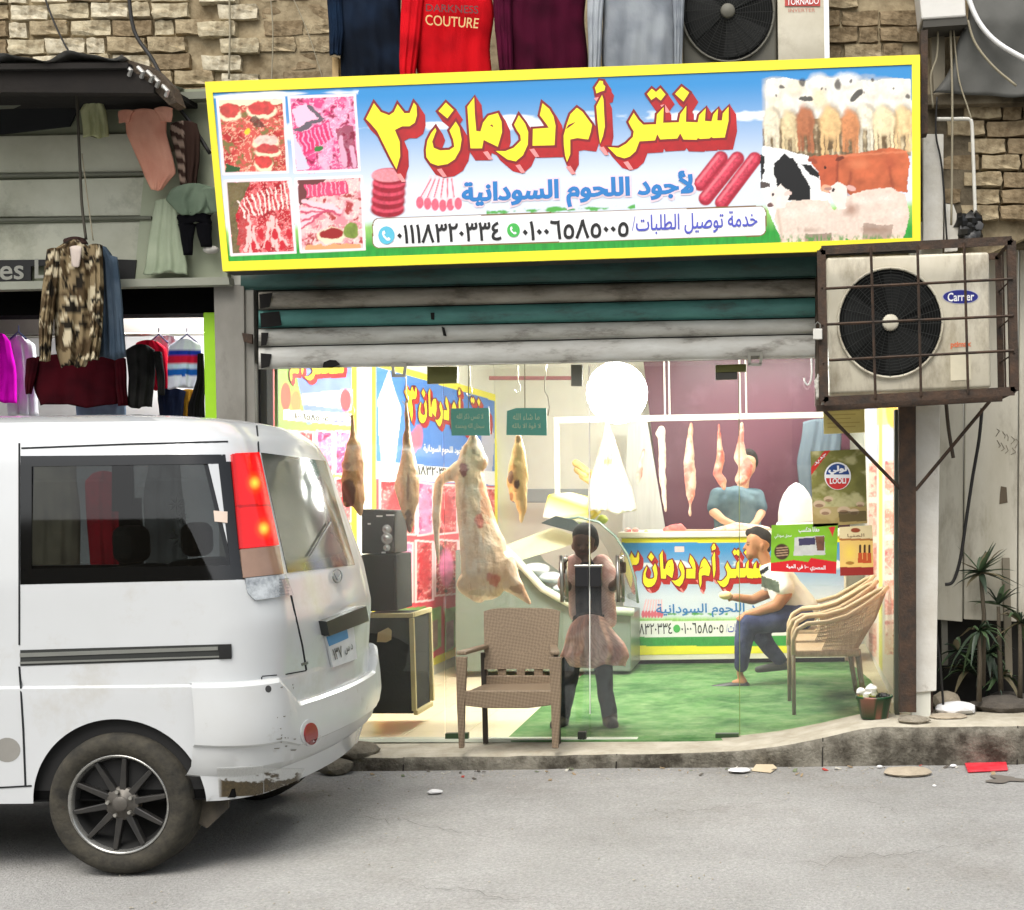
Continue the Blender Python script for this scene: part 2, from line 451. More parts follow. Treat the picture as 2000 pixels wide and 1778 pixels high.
def text_mb(mb, text, quad, fn, bold=0.0, lift=0.0, shift=(0, 0)):
    """fit text bbox to quad TL,TR,BR,BL (paint coords); fn(x,y,lift)->world"""
    g = glyphs(text)
    if not g: return mb
    xs = [p[0] for o in g for p in o]; ys = [p[1] for o in g for p in o]
    x0, x1, y0, y1 = min(xs), max(xs), min(ys), max(ys); H = max(1e-3, y1 - y0)
    if bold:
        big = max(g, key=lambda q: abs(area2(q))); sg = 1 if area2(big) > 0 else -1
        g = [offset_poly(o, bold * H, sg) for o in g]
    def M_(x, y):
        u = (x - x0) / (x1 - x0); v = 1 - (y - y0) / H
        X = (quad[0][0] * (1 - u) + quad[1][0] * u) * (1 - v) + (quad[3][0] * (1 - u) + quad[2][0] * u) * v + shift[0]
        Y = (quad[0][1] * (1 - u) + quad[1][1] * u) * (1 - v) + (quad[3][1] * (1 - u) + quad[2][1] * u) * v + shift[1]
        return fn(X, Y, lift)
    px = max(abs(quad[3][1] - quad[0][1]), 8)
    for ya, yb, a, b, c, d in traps(g, int(min(72, 24 + px))):
        mb.add([M_(a, ya), M_(b, ya), M_(d, yb), M_(c, yb)], [(0, 1, 2, 3)])
    return mb
def text_obj(name, text, quad, fn, material, parent, bold=0, lift=0.002, label=None):
    mb = MB(); text_mb(mb, text, quad, fn, bold, lift)
    small = max(q[1] for q in quad) - min(q[1] for q in quad) < 34
    return mb.obj(name, material, parent, label=label, fix=False, kind='stuff' if small else None)
def poly_mb(mb, pts, fn, lift=0.0):
    w = [Vector((x, y, 0)) for x, y in pts]
    return mb.add([fn(x, y, lift) for x, y in pts], [tuple(t) for t in tessellate_polygon([w])])

# ---------------------------------------------------------------- organic shapes
def blob_mesh(mb, voxel=0.01, smooth=4, fac=.5, noise=0):
    me = mesh_from(mb.v, mb.f); o = bpy.data.objects.new('tmp', me); COL.objects.link(o)
    md = o.modifiers.new('r', 'REMESH'); md.mode = 'VOXEL'; md.voxel_size = voxel; md.use_smooth_shade = True
    bpy.context.view_layer.update()
    m2 = bpy.data.meshes.new_from_object(o.evaluated_get(bpy.context.evaluated_depsgraph_get()))
    bpy.data.objects.remove(o); bpy.data.meshes.remove(me)
    bm = bmesh.new(); bm.from_mesh(m2)
    for _ in range(smooth): bmesh.ops.smooth_vert(bm, verts=bm.verts, factor=fac, use_axis_x=True, use_axis_y=True, use_axis_z=True)
    if noise:
        bm.normal_update()
        co = np.array([v.co[:] for v in bm.verts]); nz = (n3(co, 14, 3) - .5) * noise * 2
        for v, k in zip(bm.verts, nz): v.co += v.normal * float(k)
    bm.to_mesh(m2); bm.free()
    m2.polygons.foreach_set('use_smooth', [True] * len(m2.polygons))
    return m2
def blob(name, mb, material, parent=None, voxel=0.01, smooth=4, colfn=None, label=None, noise=0):
    me = blob_mesh(mb, voxel, smooth, noise=noise)
    me.materials.clear()
    if colfn: setcol(me, colfn)
    return link(name, me, material, parent, label=label)
def loft(name, rows, Y, material, parent=None, depth=.05, folds=.012, ff=9, seed=0, n=26, nr=26, colfn=None, label=None, tilt=0, closed=True):
    """cloth-like closed tube from rows (py, pxl, pxr[, Yoff]) in photo px"""
    rows = [r if len(r) == 4 else (*r, 0) for r in rows]
    ys = np.array([r[0] for r in rows], float); t = np.linspace(0, 1, nr + 1)
    k = np.linspace(0, 1, len(rows))
    I = lambda j: np.interp(t, k, [r[j] for r in rows])
    py, xl, xr, yo = I(0), I(1), I(2), I(3)
    m_ = 2 * n; v = []
    for i in range(nr + 1):
        for j in range(m_):
            front = j <= n
            u = j / n if front else (m_ - j) / n
            s_ = math.sqrt(max(0, 1 - (2 * u - 1) ** 2))
            x = xl[i] + (xr[i] - xl[i]) * u
            fo = folds * (math.sin(u * ff * 2 + seed + 1.5 * math.sin(t[i] * 3 + seed)) * .6 + math.sin(u * ff * 3.7 + t[i] * 4 + seed * 2) * .4) * (0.3 + 0.7 * t[i]) * s_
            yy = Y + yo[i] + (-1 if front else 1) * depth * .5 * s_ + fo
            dy_ = (1 - t[i]) ** 6 * min(7, (xr[i] - xl[i]) * .12) * (2 * u - 1) ** 2 + t[i] ** 4 * min(3.5, (xr[i] - xl[i]) * .05) * (math.sin(u * 8 + seed) + .5 * math.sin(u * 19 + seed))
            wob = .02 * (xr[i] - xl[i]) * math.sin(t[i] * 9 + seed * 1.7)
            v.append(P(x + wob, py[i] + dy_, yy))
    f = [(i * m_ + j, i * m_ + (j + 1) % m_, (i + 1) * m_ + (j + 1) % m_, (i + 1) * m_ + j) for i in range(nr) for j in range(m_)]
    f += [tuple(range(m_)), tuple(reversed(range(nr * m_, (nr + 1) * m_)))]
    me = mesh_from(v, f, True)
    bm = bmesh.new(); bm.from_mesh(me); bmesh.ops.recalc_face_normals(bm, faces=bm.faces); bm.to_mesh(me); bm.free()
    if colfn: setcol(me, colfn)
    return link(name, me, material, parent, label=label)
# ================================================================ planes
def planefn(pt, n):
    pt = Vector(pt); n = Vector(n).normalized()
    if n.dot(CAM - pt) < 0: n = -n
    def fn(x, y, lift=0.0):
        d = ray(x, y); q = CAM + d * ((pt - CAM).dot(n) / d.dot(n)); return q + n * lift
    fn.plane = (pt, n); return fn
def yplane(Y): return planefn((0, Y, 0), (0, -1, 0))
def canvas_px(cv, name, fn, material, parent=None, lift=0.0, label=None):
    pt, n = fn.plane; pt = pt + n * lift
    nf, nr_, nu_ = np.array(_f), np.array(_r), np.array(_u); nn = np.array(n)
    d = nf + nr_ * ((cv.X - CX) / FPX)[..., None] + nu_ * ((CY - cv.Y) / FPX)[..., None]
    t = float((pt - CAM).dot(n)) / (d @ nn)
    co = np.array(CAM) + d * t[..., None]
    nv, nu = cv.nv, cv.nu
    idx = np.arange((nu + 1) * (nv + 1)).reshape(nv + 1, nu + 1)
    f = np.stack([idx[1:, :-1], idx[1:, 1:], idx[:-1, 1:], idx[:-1, :-1]], -1).reshape(-1, 4)
    me = bpy.data.meshes.new(name)
    me.vertices.add(co.size // 3); me.vertices.foreach_set('co', co.astype(np.float32).ravel())
    me.loops.add(f.size); me.loops.foreach_set('vertex_index', f.ravel().astype(np.int32))
    me.polygons.add(len(f)); me.polygons.foreach_set('loop_start', np.arange(0, f.size, 4, dtype=np.int32))
    me.polygons.foreach_set('loop_total', np.full(len(f), 4, dtype=np.int32)); me.update(calc_edges=True)
    at = me.color_attributes.new('Col', 'FLOAT_COLOR', 'POINT')
    rgba = np.ones(((nu + 1) * (nv + 1), 4), dtype=np.float32); rgba[:, :3] = np.clip(cv.c, 0, 1).reshape(-1, 3)
    at.data.foreach_set('color', rgba.ravel())
    return link(name, me, material, parent, label=label)

# ================================================================ common materials
PRINT = vmat('printed_vinyl', rough=.38, spec=.4, bscale=300)
PAPER = vmat('printed_paper', rough=.6, spec=.3, bscale=300)
CLOTH = vmat('cloth', rough=.95, spec=.1, bump=.5, bscale=260)
MEAT = vmat('meat', rough=.42, spec=.5, bump=.5, bscale=60)
SKIN = vmat('skin', rough=.55, spec=.35, bump=.1)
white_wall = mat('white_plaster', C(225, 225, 214), .75, col2=C(205, 205, 190), scale=2, bump=.1)
dark = mat('dark_void', C(12, 12, 12), .95, spec=.1)
steel = mat('brushed_steel', C(190, 188, 180), .28, 1.0, col2=C(150, 148, 140), scale=20)
rust = mat('rusty_iron', C(50, 43, 37), .8, .2, col2=C(84, 62, 46), scale=14, amt=.9, bump=.5, bscale=60)
blackp = mat('black_plastic', C(18, 18, 19), .5, col2=C(35, 35, 34), scale=8)
brickm = [mat('brick_%s' % nme, C(*c), .95, col2=C(*c2), scale=16, amt=.95, bump=1.0, bscale=38, dirt=C(92, 78, 58), dscale=7, dlo=.52, dhi=.72, spec=.1)
          for nme, c, c2 in (('sand', (190, 180, 154), (150, 136, 108)), ('pale', (208, 200, 178), (168, 154, 126)), ('tan', (170, 156, 128), (132, 116, 90)), ('brown', (146, 130, 104), (108, 92, 70)))]
mortar = mat('old_mortar', C(168, 154, 126), .97, col2=C(104, 90, 68), scale=7, amt=.95, bump=1.0, bscale=22, spec=.1)
grimy = mat('grimy_render', C(120, 110, 92), .95, col2=C(66, 58, 46), scale=4, amt=.9, bump=.8, bscale=30, dirt=C(40, 35, 28), dscale=3, spec=.1)

# ================================================================ street
GX0, GX1 = -30.0, 30.0
def asphalt_mesh():
    v = []; f = []; nx, ny = 220, 130
    for j in range(ny + 1):
        for i in range(nx + 1):
            x = -7 + 10.0 * i / nx; y = -9 + 9.2 * j / ny
            z = 0.012 * (fbm(np.array([x * 1.1]), np.array([y * 1.3]), 3)[0] - .5)
            v.append((x, y, z))
    return v, [(j * (nx + 1) + i, j * (nx + 1) + i + 1, (j + 1) * (nx + 1) + i + 1, (j + 1) * (nx + 1) + i) for j in range(ny) for i in range(nx)]
road_m = mat('dusty_asphalt', C(158, 157, 154), .93, col2=C(140, 139, 135), scale=1.3, amt=.9, bump=.9, bscale=110, dirt=C(128, 124, 117), dscale=.8, dlo=.5, dhi=.8, spec=.15)
# fine grit speckle on top of the road tone
_n = road_m.node_tree; _b = _n.nodes['Principled BSDF']; _src = _b.inputs['Base Color'].links[0].from_socket
_tc = _n.nodes.new('ShaderNodeTexCoord')
_v = _n.nodes.new('ShaderNodeTexNoise'); _v.inputs['Scale'].default_value = 60; _v.inputs['Detail'].default_value = 6; _v.inputs['Roughness'].default_value = .8
_n.links.new(_tc.outputs['Object'], _v.inputs['Vector'])
_mr = _n.nodes.new('ShaderNodeMapRange'); _mr.inputs[1].default_value = .3; _mr.inputs[2].default_value = .7; _mr.inputs[3].default_value = .66; _mr.inputs[4].default_value = 1.3
_n.links.new(_v.outputs[0], _mr.inputs[0])
_s = _n.nodes.new('ShaderNodeVectorMath'); _s.operation = 'SCALE'; _n.links.new(_src, _s.inputs[0]); _n.links.new(_mr.outputs[0], _s.inputs['Scale'])
_n.links.new(_s.outputs[0], _b.inputs['Base Color'])
mb = MB(); v_, f_ = asphalt_mesh(); mb.add(v_, f_)
o = mb.obj('road', road_m, smooth=True); o['kind'] = 'structure'; o['label'] = 'dusty grey asphalt road in front of the shop'
# the rest of the street outside the picture (a sheet below) and a far facade opposite
mb = MB(); mb.box((GX0, -16, -.1), (GX1, 0.3, -.02)); struct('ground', mb, road_m)
opp = thing('opposite_building', 'plain building across the street, behind the camera', 'building', (0, -18, 0))
mb = MB(); mb.box((-26, -20, 0), (24, -16, 5.6)); mb.obj('wall', mat('opposite_render', C(150, 140, 122), .95, col2=C(116, 104, 88), scale=1), opp)
for i in range(12):
    for j in range(1):
        mb = MB(); x = -24 + i * 4; mb.box((x, -15.98, 2.2 + j * 3), (x + 1.4, -15.94, 3.8 + j * 3)); mb.obj('window', mat('opposite_window', C(40, 44, 48), .2), opp)

# kerb with a rising profile
KX = [-7.2, -3.6, -2.6, -1.6] + [0] * 0
prof = [(560, 1478), (720, 1477), (1000, 1474), (1350, 1468), (1440, 1464), (1519, 1455), (1603, 1439), (1681, 1421), (1715, 1417), (1850, 1417), (2000, 1415), (2300, 1408)]
KY = -.30
kp = [P(x, y, KY) for x, y in prof]
kp = [Vector((-8, KY, kp[0].z))] + kp + [Vector((9, KY, kp[-1].z))]
def kerb_z(x):
    for a, b in zip(kp, kp[1:]):
        if a.x <= x <= b.x: return a.z + (b.z - a.z) * (x - a.x) / (b.x - a.x)
    return kp[-1].z
kerb_m = mat('kerb_concrete', C(144, 140, 128), .95, col2=C(108, 103, 92), scale=9, amt=.95, bump=1.0, bscale=60, dirt=C(44, 39, 33), dscale=3.5, dlo=.42, dhi=.62, spec=.1)
kerb_top = mat('kerb_top_cement', C(188, 182, 166), .92, col2=C(150, 142, 124), scale=5, amt=.9, bump=.5, bscale=60, spec=.1)
xs = np.arange(-8, 9, .035); v = []; 
for x in xs:
    z = kerb_z(x); j = lambda s: (vnoise(np.array([x * 9.]), np.array([s * 3.7]), s)[0] - .5)
    v += [(x, KY + .01 + .03 * j(1), -.05), (x, KY + .03 * j(2), z * .33), (x, KY + .025 * j(3), z * .7), (x, KY + .006 + .012 * j(4), z - .012 + .008 * j(5)), (x, KY + .03 + .01 * j(6), z + .002 * j(7)), (x, KY + .46, z + .003)]
f = []
n = len(xs)
for i in range(n - 1):
    for k in range(5): f.append((i * 6 + k, (i + 1) * 6 + k, (i + 1) * 6 + k + 1, i * 6 + k + 1))
me = mesh_from(v, f, True); me.materials.append(kerb_m); me.materials.append(kerb_top)
for p in me.polygons:
    if p.index % 5 >= 3: p.material_index = 1
o = link('kerb', me, None); o['kind'] = 'structure'; o['label'] = 'worn concrete kerb rising towards the right'
FZ = kerb_z(-1.5)
for i, x in enumerate((-2.4, -1.1, .16, 1.35)):
    z = kerb_z(x); mb = MB(); mb.prism([(x, KY - .006, 0), (x + .007, KY - .006, 0), (x + .012, KY + .004, z - .01), (x + .006, KY + .004, z - .01)], (0, .03, 0)); j_ = mb.obj('joint', mat('joint_dark', C(34, 30, 26), .95), o)
# paving to the right and left behind the kerb
pave_m = mat('dirty_paving', C(120, 112, 98), .95, col2=C(78, 70, 60), scale=5, amt=.9, bump=.8, bscale=40, dirt=C(40, 36, 30), dscale=2)
RZ = kerb_z(1.2)
mb = MB(); mb.box((.87, KY + .44, -.05), (7, 2.4, RZ - .004)); struct('pavement', mb, pave_m, 'dirty raised pavement right of the shop')
mb = MB(); mb.box((-8, KY + .44, -.05), (-3.42, 4, kerb_z(-5) - .004)); struct('pavement', mb, pave_m, 'pavement under the clothes stall behind the van')

# ================================================================ shop shell
GY = .12                       # glass front plane
LX0 = P(505, 1000, GY).x; LX1 = P(972, 1000, 5.6).x
RX = .74; BY = 5.6; CZ = P(1200, 676, 5.6).z
Lpt = Vector((LX0, GY, 0)); Ldir = Vector((LX1 - LX0, BY - GY, 0)).normalized(); Ln = Vector((Ldir.y, -Ldir.x, 0))
WL = planefn(Lpt, Ln); WR = planefn((RX, 0, 0), (-1, 0, 0)); WB = yplane(BY)
floor_grout = mat('floor_grout', C(190, 180, 150), .8)
mb = MB(); mb.prism([(LX0 - .1, KY + .46, FZ - .05), (.8, KY + .46, FZ - .05), (.8, BY, FZ - .05), (LX1 - .3, BY, FZ - .05)], (0, 0, .045))
fl = struct('shop_floor', mb, floor_grout)
tile_m = mat('cream_floor_tile', C(236, 226, 196), .3, col2=C(222, 208, 172), scale=3, spec=.5)
tme = None; ts = .4
for i in range(9):
    for j in range(13):
        x0 = LX0 + i * ts; y0 = .13 + j * ts
        if x0 > -.9: continue
        if x0 + .1 < LX0 + (LX1 - LX0) * (y0 / BY) - .25: continue
        if tme is None:
            b = MB(); b.box((0, 0, 0), (ts - .004, ts - .004, .012)); o = b.obj('tile', tile_m, fl, bevel=.0015, seg=1); tme = o.data
        else:
            o = bpy.data.objects.new('tile', tme); COL.objects.link(o); o.parent = fl
        o.location = Vector((x0, y0, FZ - .008)) - fl.location
turf_m = mat('green_turf_carpet', C(84, 134, 74), .95, col2=C(134, 164, 116), scale=5, amt=.95, bump=1, bscale=220, dirt=C(28, 84, 40), dscale=1.5, dlo=.45, dhi=.65, spec=.1)
tq = [(986, 1449), (1068, 1372), (1170, 1296), (1655, 1292), (1700, 1330), (1774, 1449)]
mb = MB(); mb.prism([PZ(x, y, FZ + .006) for x, y in tq], (0, 0, .008))
tagit(mb.obj('turf_carpet', turf_m), 'green artificial turf carpet covering the right part of the shop floor', 'carpet')
def wallbox(name, a, b, th, z0, z1, m_, label=None):
    a = Vector((a[0], a[1], 0)); b = Vector((b[0], b[1], 0)); d = (b - a).normalized(); n = Vector((-d.y, d.x, 0)) * th
    mb = MB(); mb.prism([a + Vector((0, 0, z0)), b + Vector((0, 0, z0)), b + n + Vector((0, 0, z0)), a + n + Vector((0, 0, z0))], (0, 0, z1 - z0))
    return struct(name, mb, m_, label)
wallbox('shop_left_wall', tuple((Lpt - Ldir * .1)[:2]), (LX1, BY), .12, 0, CZ, white_wall)
wallbox('shop_right_wall', (RX, BY), (RX, .02), .12, 0, CZ, white_wall)
wallbox('shop_back_wall', (LX1 - .2, BY + .01), (RX + .2, BY + .01), .12, 0, CZ, white_wall)
mb = MB(); mb.box((LX0 - .2, .02, CZ), (RX + .15, BY + .12, CZ + .12)); struct('shop_ceiling', mb, white_wall)
purple_m = mat('plum_wall_cladding', C(92, 50, 64), .4, col2=C(76, 40, 54), scale=1.2, amt=.9, spec=.5, dirt=C(128, 92, 104), dscale=1.3, dlo=.55, dhi=.85)
mb = MB(); mb.pq([(1256, 700), (1660, 700), (1660, 1080), (1300, 1080)], 5.45, .04)
tagit(mb.obj('wall_panel', purple_m), 'plum coloured wall panel behind the meat counter', 'wall panel')
grey_cl = mat('slate_curtain', C(92, 104, 112), .9, col2=C(66, 78, 88), scale=3)
mb = MB()
loft('curtain', [(818, 1568, 1642), (900, 1558, 1642), (1000, 1562, 1645)], 5.2, grey_cl, depth=.04, folds=.03, label='dark slate curtain hanging beside the plum wall panel')['category'] = 'curtain'
mb = MB(); mb.pr(955, 735, 1116, 742, 4.6, .05); tagit(mb.obj('ceiling_rail', mat('maroon_rail', C(150, 96, 100), .5)), 'maroon ceiling rail above the left meat hooks', 'rail')
# white plaster bulkhead at upper left of the shop (door frame of the back room)
mb = MB(); mb.pr(985, 745, 1113, 748, 4.8, .03)
# ---- pictures on the left wall
def meat_fill(cv, pts, seed, pal, sc=.06):
    mk = inpoly(cv.X, cv.Y, pts).astype(float)
    a = fbm(cv.X * sc, cv.Y * sc, seed); b = fbm(cv.X * sc * 2.3 + 7, cv.Y * sc * 2.3, seed + 5)
    c = np.asarray(pal[0]) * np.ones(cv.c.shape)
    t = np.clip((a - .42) * 9, 0, 1)[..., None]; c = c * (1 - t) + np.asarray(pal[1]) * t
    t = np.clip(1 - np.abs(b - .5) * 22, 0, 1)[..., None]; c = c * (1 - t * .8) + np.asarray(pal[2]) * t * .8
    t = np.clip((b - .62) * 9, 0, 1)[..., None]; c = c * (1 - t) + np.asarray(pal[3]) * t
    cv.c = cv.c * (1 - mk[..., None]) + c * mk[..., None]
REDS = [C(196, 40, 52), C(226, 96, 104), C(250, 214, 206), C(140, 20, 34)]
PINK = [C(226, 64, 130), C(240, 130, 176), C(252, 224, 236), C(150, 20, 80)]
DARK = [C(150, 30, 40), C(200, 70, 76), C(240, 210, 190), C(70, 50, 34)]
# headline polygons (traced from the lettering), photo px
ZA, ZB = (1090, 150, .185), (700, 150, .205)
def zz(z, s): 
    v = [int(k) for k in s.split()]; return [(z[0] + v[i] * z[2], z[1] + v[i + 1] * z[2]) for i in range(0, len(v), 2)]
HEAD = [zz(ZA, '60 625 95 500 130 400 200 330 260 375 360 510 345 590 320 665 205 650 130 665 130 820 95 905 75 830 62 720'),
    zz(ZA, '405 315 465 195 480 240 488 400 495 530 475 630 445 710 430 600 415 450'),
    zz(ZA, '390 120 440 45 475 50 478 85 500 105 490 150 450 160 405 180 400 150'),
    zz(ZA, '745 480 800 385 850 460 900 510 1035 505 1045 400 1115 325 1110 490 1275 485 1290 400 1355 310 1350 480 1475 485 1490 410 1560 335 1550 470 1620 475 1640 400 1690 340 1680 465 1730 465 1740 390 1800 320 1800 470 1760 645 1640 650 1615 640 1600 655 1500 660 1475 650 1465 668 1325 665 1290 600 1260 655 1080 665 1048 610 1025 675 860 685 820 790 760 845 700 865 620 840 525 745 640 755 720 710 790 640 800 580 770 530'),
    zz(ZA, '940 185 990 130 1035 165 1080 125 1135 190 1085 255 1035 215 985 250'),
    zz(ZA, '1235 185 1305 108 1385 170 1325 265'),
    zz(ZB, '75 405 150 255 215 340 295 370 340 340 375 265 440 350 490 350 530 250 555 280 560 370 540 440 490 475 420 475 350 510 395 620 400 760 365 885 320 800 250 660 180 520 120 450'),
    zz(ZB, '735 490 745 515 705 620 720 680 780 705 870 700 915 670 905 600 870 515 930 430 965 490 985 600 970 700 920 790 850 835 760 850 690 825 650 770 645 700 660 610 695 540'),
    zz(ZB, '765 330 835 250 910 320 850 400'),
    zz(ZB, '1040 290 1105 200 1110 350 1125 520 1165 525 1190 440 1240 375 1330 350 1365 430 1370 530 1330 670 1195 605 1180 685 1070 685 1055 500'),
    zz(ZB, '1485 460 1530 370 1590 450 1620 530 1615 650 1570 750 1500 810 1420 790 1310 710 1400 712 1480 680 1550 610 1545 560 1510 510'),
    zz(ZB, '1730 370 1755 255 1820 310 1860 380 1880 470 1870 655 1660 660 1665 500 1815 490 1790 450')]
SLITS = [zz(ZA, '82 558 110 512 190 478 150 512 112 540'), zz(ZB, '1255 470 1275 455 1290 485')]
ink_y = mat('yellow_ink', C(250, 234, 40), .4, col2=C(246, 228, 36))
ink_r = mat('red_ink', C(186, 22, 28), .4, col2=C(150, 14, 24), scale=12, amt=.9)
ink_d = mat('maroon_ink', C(128, 16, 26), .4)
ink_p = mat('pink_ink', C(240, 150, 150), .4)
ink_b = mat('blue_ink', C(36, 122, 190), .4, col2=C(30, 108, 180))
ink_w = mat('white_ink', C(240, 240, 240), .4, col2=C(232, 232, 236))
ink_k = mat('black_ink', C(18, 18, 20), .45)
ink_v = mat('violet_ink', C(78, 86, 190), .4)
def headline(parent, fn, T, k=1.0, lift=.003, hl=True, polys=HEAD):
    """T maps sign px -> target px; k scale of outline and depth of the drop"""
    rm, om, ym, pm = MB(), MB(), MB(), MB()
    N = 9
    for q, pts in enumerate(polys):
        tp = [T(*p) for p in pts]
        out = offset_poly(tp, 4.2 * k)
        for i in range(N):
            a = i / (N - 1); dx, dy = 12.5 * k * a, 19 * k * a
            poly_mb(rm, [(x + dx, y + dy) for x, y in out], fn, lift + .00018 * (N - i) + q * 1e-5)
        poly_mb(om, offset_poly(tp, 4.6 * k), fn, lift + .002 + q * 1.5e-5)
        poly_mb(ym, tp, fn, lift + .0026 + q * 1.5e-5)
        if hl and len(pts) > 6:
            # glints along the lower lip of the drop
            low = max(range(len(out)), key=lambda i: out[i][1])
            x, y = out[low]; dx, dy = 12.5 * k, 19 * k
            w = 9 * k
            poly_mb(pm, [(x - w * .2, y + 3 * k), (x + w * .8, y + 1 * k), (x + dx * .85 + w * .8, y + dy * .9), (x + dx * .85 - w * .1, y + dy * .95)], fn, lift + .0019)
    for s in SLITS:
        if polys is HEAD: poly_mb(om, [T(*p) for p in s], fn, lift + .0032)
    rm.obj('lettering_drop', ink_r, parent, fix=False); om.obj('lettering_outline', ink_d, parent, fix=False)
    ym.obj('lettering', ink_y, parent, fix=False)
    if hl: pm.obj('lettering_glint', ink_p, parent, fix=False)
# poster on the left wall, deeper one
cv = Canvas([(727, 700), (972, 772), (972, 1246), (727, 1352)], 150, 300)
X, Y = cv.X, cv.Y
cv.c[:] = C(70, 126, 206)
cv.poly([(727, 936), (972, 950), (972, 1300), (727, 1360)], C(214, 70, 84))
cv.poly([(738, 780), (760, 722), (770, 760), (784, 800), (776, 870), (768, 935), (748, 930), (740, 850)], C(240, 240, 250), var=.1)
cv.poly([(940, 850), (955, 790), (966, 860), (960, 940), (945, 940)], C(190, 190, 210))
for i in range(6): cv.ell((795 + 5 * i, 860 + 8 * math.sin(i)), 7, 26, C(228, 110, 130), .7)
cells = [(742, 938, 812, 1048), (816, 942, 846, 1046), (850, 946, 893, 1044), (897, 948, 930, 1040), (934, 952, 968, 1036), (742, 1058, 806, 1180), (812, 1056, 846, 1176), (850, 1054, 894, 1164), (898, 1050, 930, 1158), (934, 1046, 968, 1150)]
for i, (a, b, c_, d) in enumerate(cells):
    pts = [(a, b), (c_, b + 3), (c_, d - 4), (a, d)]
    meat_fill(cv, pts, i * 3, [REDS, PINK, REDS, DARK][i % 4], .055)
    cv.ell(((a + c_) / 2, (b + d) / 2), (c_ - a) * .36, (d - b) * .38, (REDS, PINK)[i % 2][i % 2], .85, soft=.3, var=.4, vs=.1)
    for e in range(4): cv.line(pts[e], pts[(e + 1) % 4], 2.2, C(250, 214, 216))
for x0, x1 in ((742, 770), (776, 832), (838, 862), (868, 892), (898, 930)):
    cv.poly([(x0, 1190), (x1, 1184), (x1, 1262), (x0, 1280)], C(130, 170, 96), var=.5, vs=.08)
    cv.poly([(x0 + 4, 1215), (x1 - 6, 1210), (x1 - 6, 1262), (x0 + 4, 1272)], C(150, 120, 104), var=.6, vs=.12)
cv.poly([(727, 900), (972, 922), (972, 948), (727, 934)], C(240, 240, 244))
dd = (Y - (700 + (X - 727) * 72 / 245)); db = ((1352 - (X - 727) * 106 / 245) - Y)
cv.fill((dd < 13) | (db < 15) | (X < 734) | (X > 966), C(240, 232, 70))
post = thing('wall_poster', 'long blue and red meat poster on the left wall behind the hanging carcasses', 'poster', WL(850, 1300))
canvas_px(cv, 'printed_sheet', WL, PRINT, post, lift=.004)
headline(post, WL, lambda x, y: (788 + (x - 715) * .235, 742 + (x - 715) * .055 + (y + (x - 715) * .038 - 190) * .55), k=.42, lift=.007, hl=False)
text_obj('phone_number', '٠١١١٨٣٢٠٣٣٤', [(800, 908), (885, 916), (885, 932), (800, 926)], WL, ink_k, post, .02, .007)
text_obj('lettering_line', 'لأجود اللحوم السودانية', [(826, 865), (905, 872), (905, 892), (826, 888)], WL, ink_w, post, .02, .007)
# poster near the front on the left wall (mostly behind the van)
cv = Canvas([(513, 690), (697, 690), (697, 1330), (513, 1400)], 130, 280)
cv.c[:] = C(150, 190, 90)
cv.poly([(513, 690), (540, 690), (540, 1400), (513, 1400)], C(206, 90, 92), var=.3)
cv.poly([(570, 690), (690, 690), (690, 800), (600, 830)], C(120, 140, 220), var=.3, vs=.05)
cv.poly([(590, 770), (686, 760), (686, 800), (590, 790)], C(230, 230, 248))
cv.ell((558, 775), 11, 30, C(206, 60, 60), .9); cv.ell((578, 785), 11, 24, C(240, 130, 80), .9)
cv.ell((675, 782), 12, 24, C(220, 60, 66), .95)
cv.poly([(553, 800), (686, 808), (686, 832), (553, 820)], C(244, 244, 236))
for i in range(5):
    y0 = 842 + i * 92
    for a, b in ((545, 612), (618, 650), (655, 686)):
        pts = [(a, y0), (b, y0 + 2), (b, y0 + 84), (a, y0 + 84)]
        meat_fill(cv, pts, i * 7 + a, (REDS, DARK, PINK)[(i + b) % 3], .05)
        for e in range(4): cv.line(pts[e], pts[(e + 1) % 4], 2, C(250, 214, 216))
cv.fill(X[:1, :1].sum() * 0 + (cv.X > 686), C(244, 236, 60))
post = thing('wall_poster', 'green and red meat poster at the front of the left wall above the van', 'poster', WL(600, 1300))
canvas_px(cv, 'printed_sheet', WL, PRINT, post, lift=.004)
headline(post, WL, lambda x, y: (560 + (x - 1090) * .33, 700 + (y - 190) * .36), k=.4, lift=.007, hl=False, polys=HEAD[:6])
text_obj('phone_number', '٠١٠٠٦٥٨٥٠٠٥', [(570, 806), (640, 812), (640, 824), (570, 818)], WL, ink_k, post, .01, .007)
text_obj('lettering_line', 'خدمة توصيل الطلبات', [(646, 812), (684, 815), (684, 830), (646, 828)], WL, ink_v, post, .01, .007)
# right wall posters
cv = Canvas([(1692, 760), (1776, 720), (1776, 1400), (1692, 1260)], 60, 240)
cv.c[:] = C(240, 226, 214)
cv.fill(cv.Y < 900, C(196, 204, 236), .9); cv.fill((cv.Y < 830) & (cv.X > 1712), C(240, 214, 130), .9); cv.ell((1745, 800), 16, 40, C(230, 190, 60))
for i in range(5):
    y0 = 905 + i * 78
    pts = [(1697, y0), (1712, y0), (1712, y0 + 66), (1697, y0 + 66)]; meat_fill(cv, pts, i, [C(226, 150, 130), C(240, 200, 180), C(250, 230, 220), C(200, 110, 100)], .06)
    pts = [(1728, y0 - 4), (1772, y0 - 10), (1772, y0 + 60), (1728, y0 + 62)]; meat_fill(cv, pts, i + 9, [C(226, 140, 120), C(240, 196, 176), C(250, 230, 220), C(196, 90, 90)], .06)
cv.fill((cv.X > 1716) & (cv.X < 1724), C(240, 236, 110))
post = thing('wall_poster', 'narrow pale meat poster on the right wall behind the wicker chairs', 'poster', WR(1730, 1300))
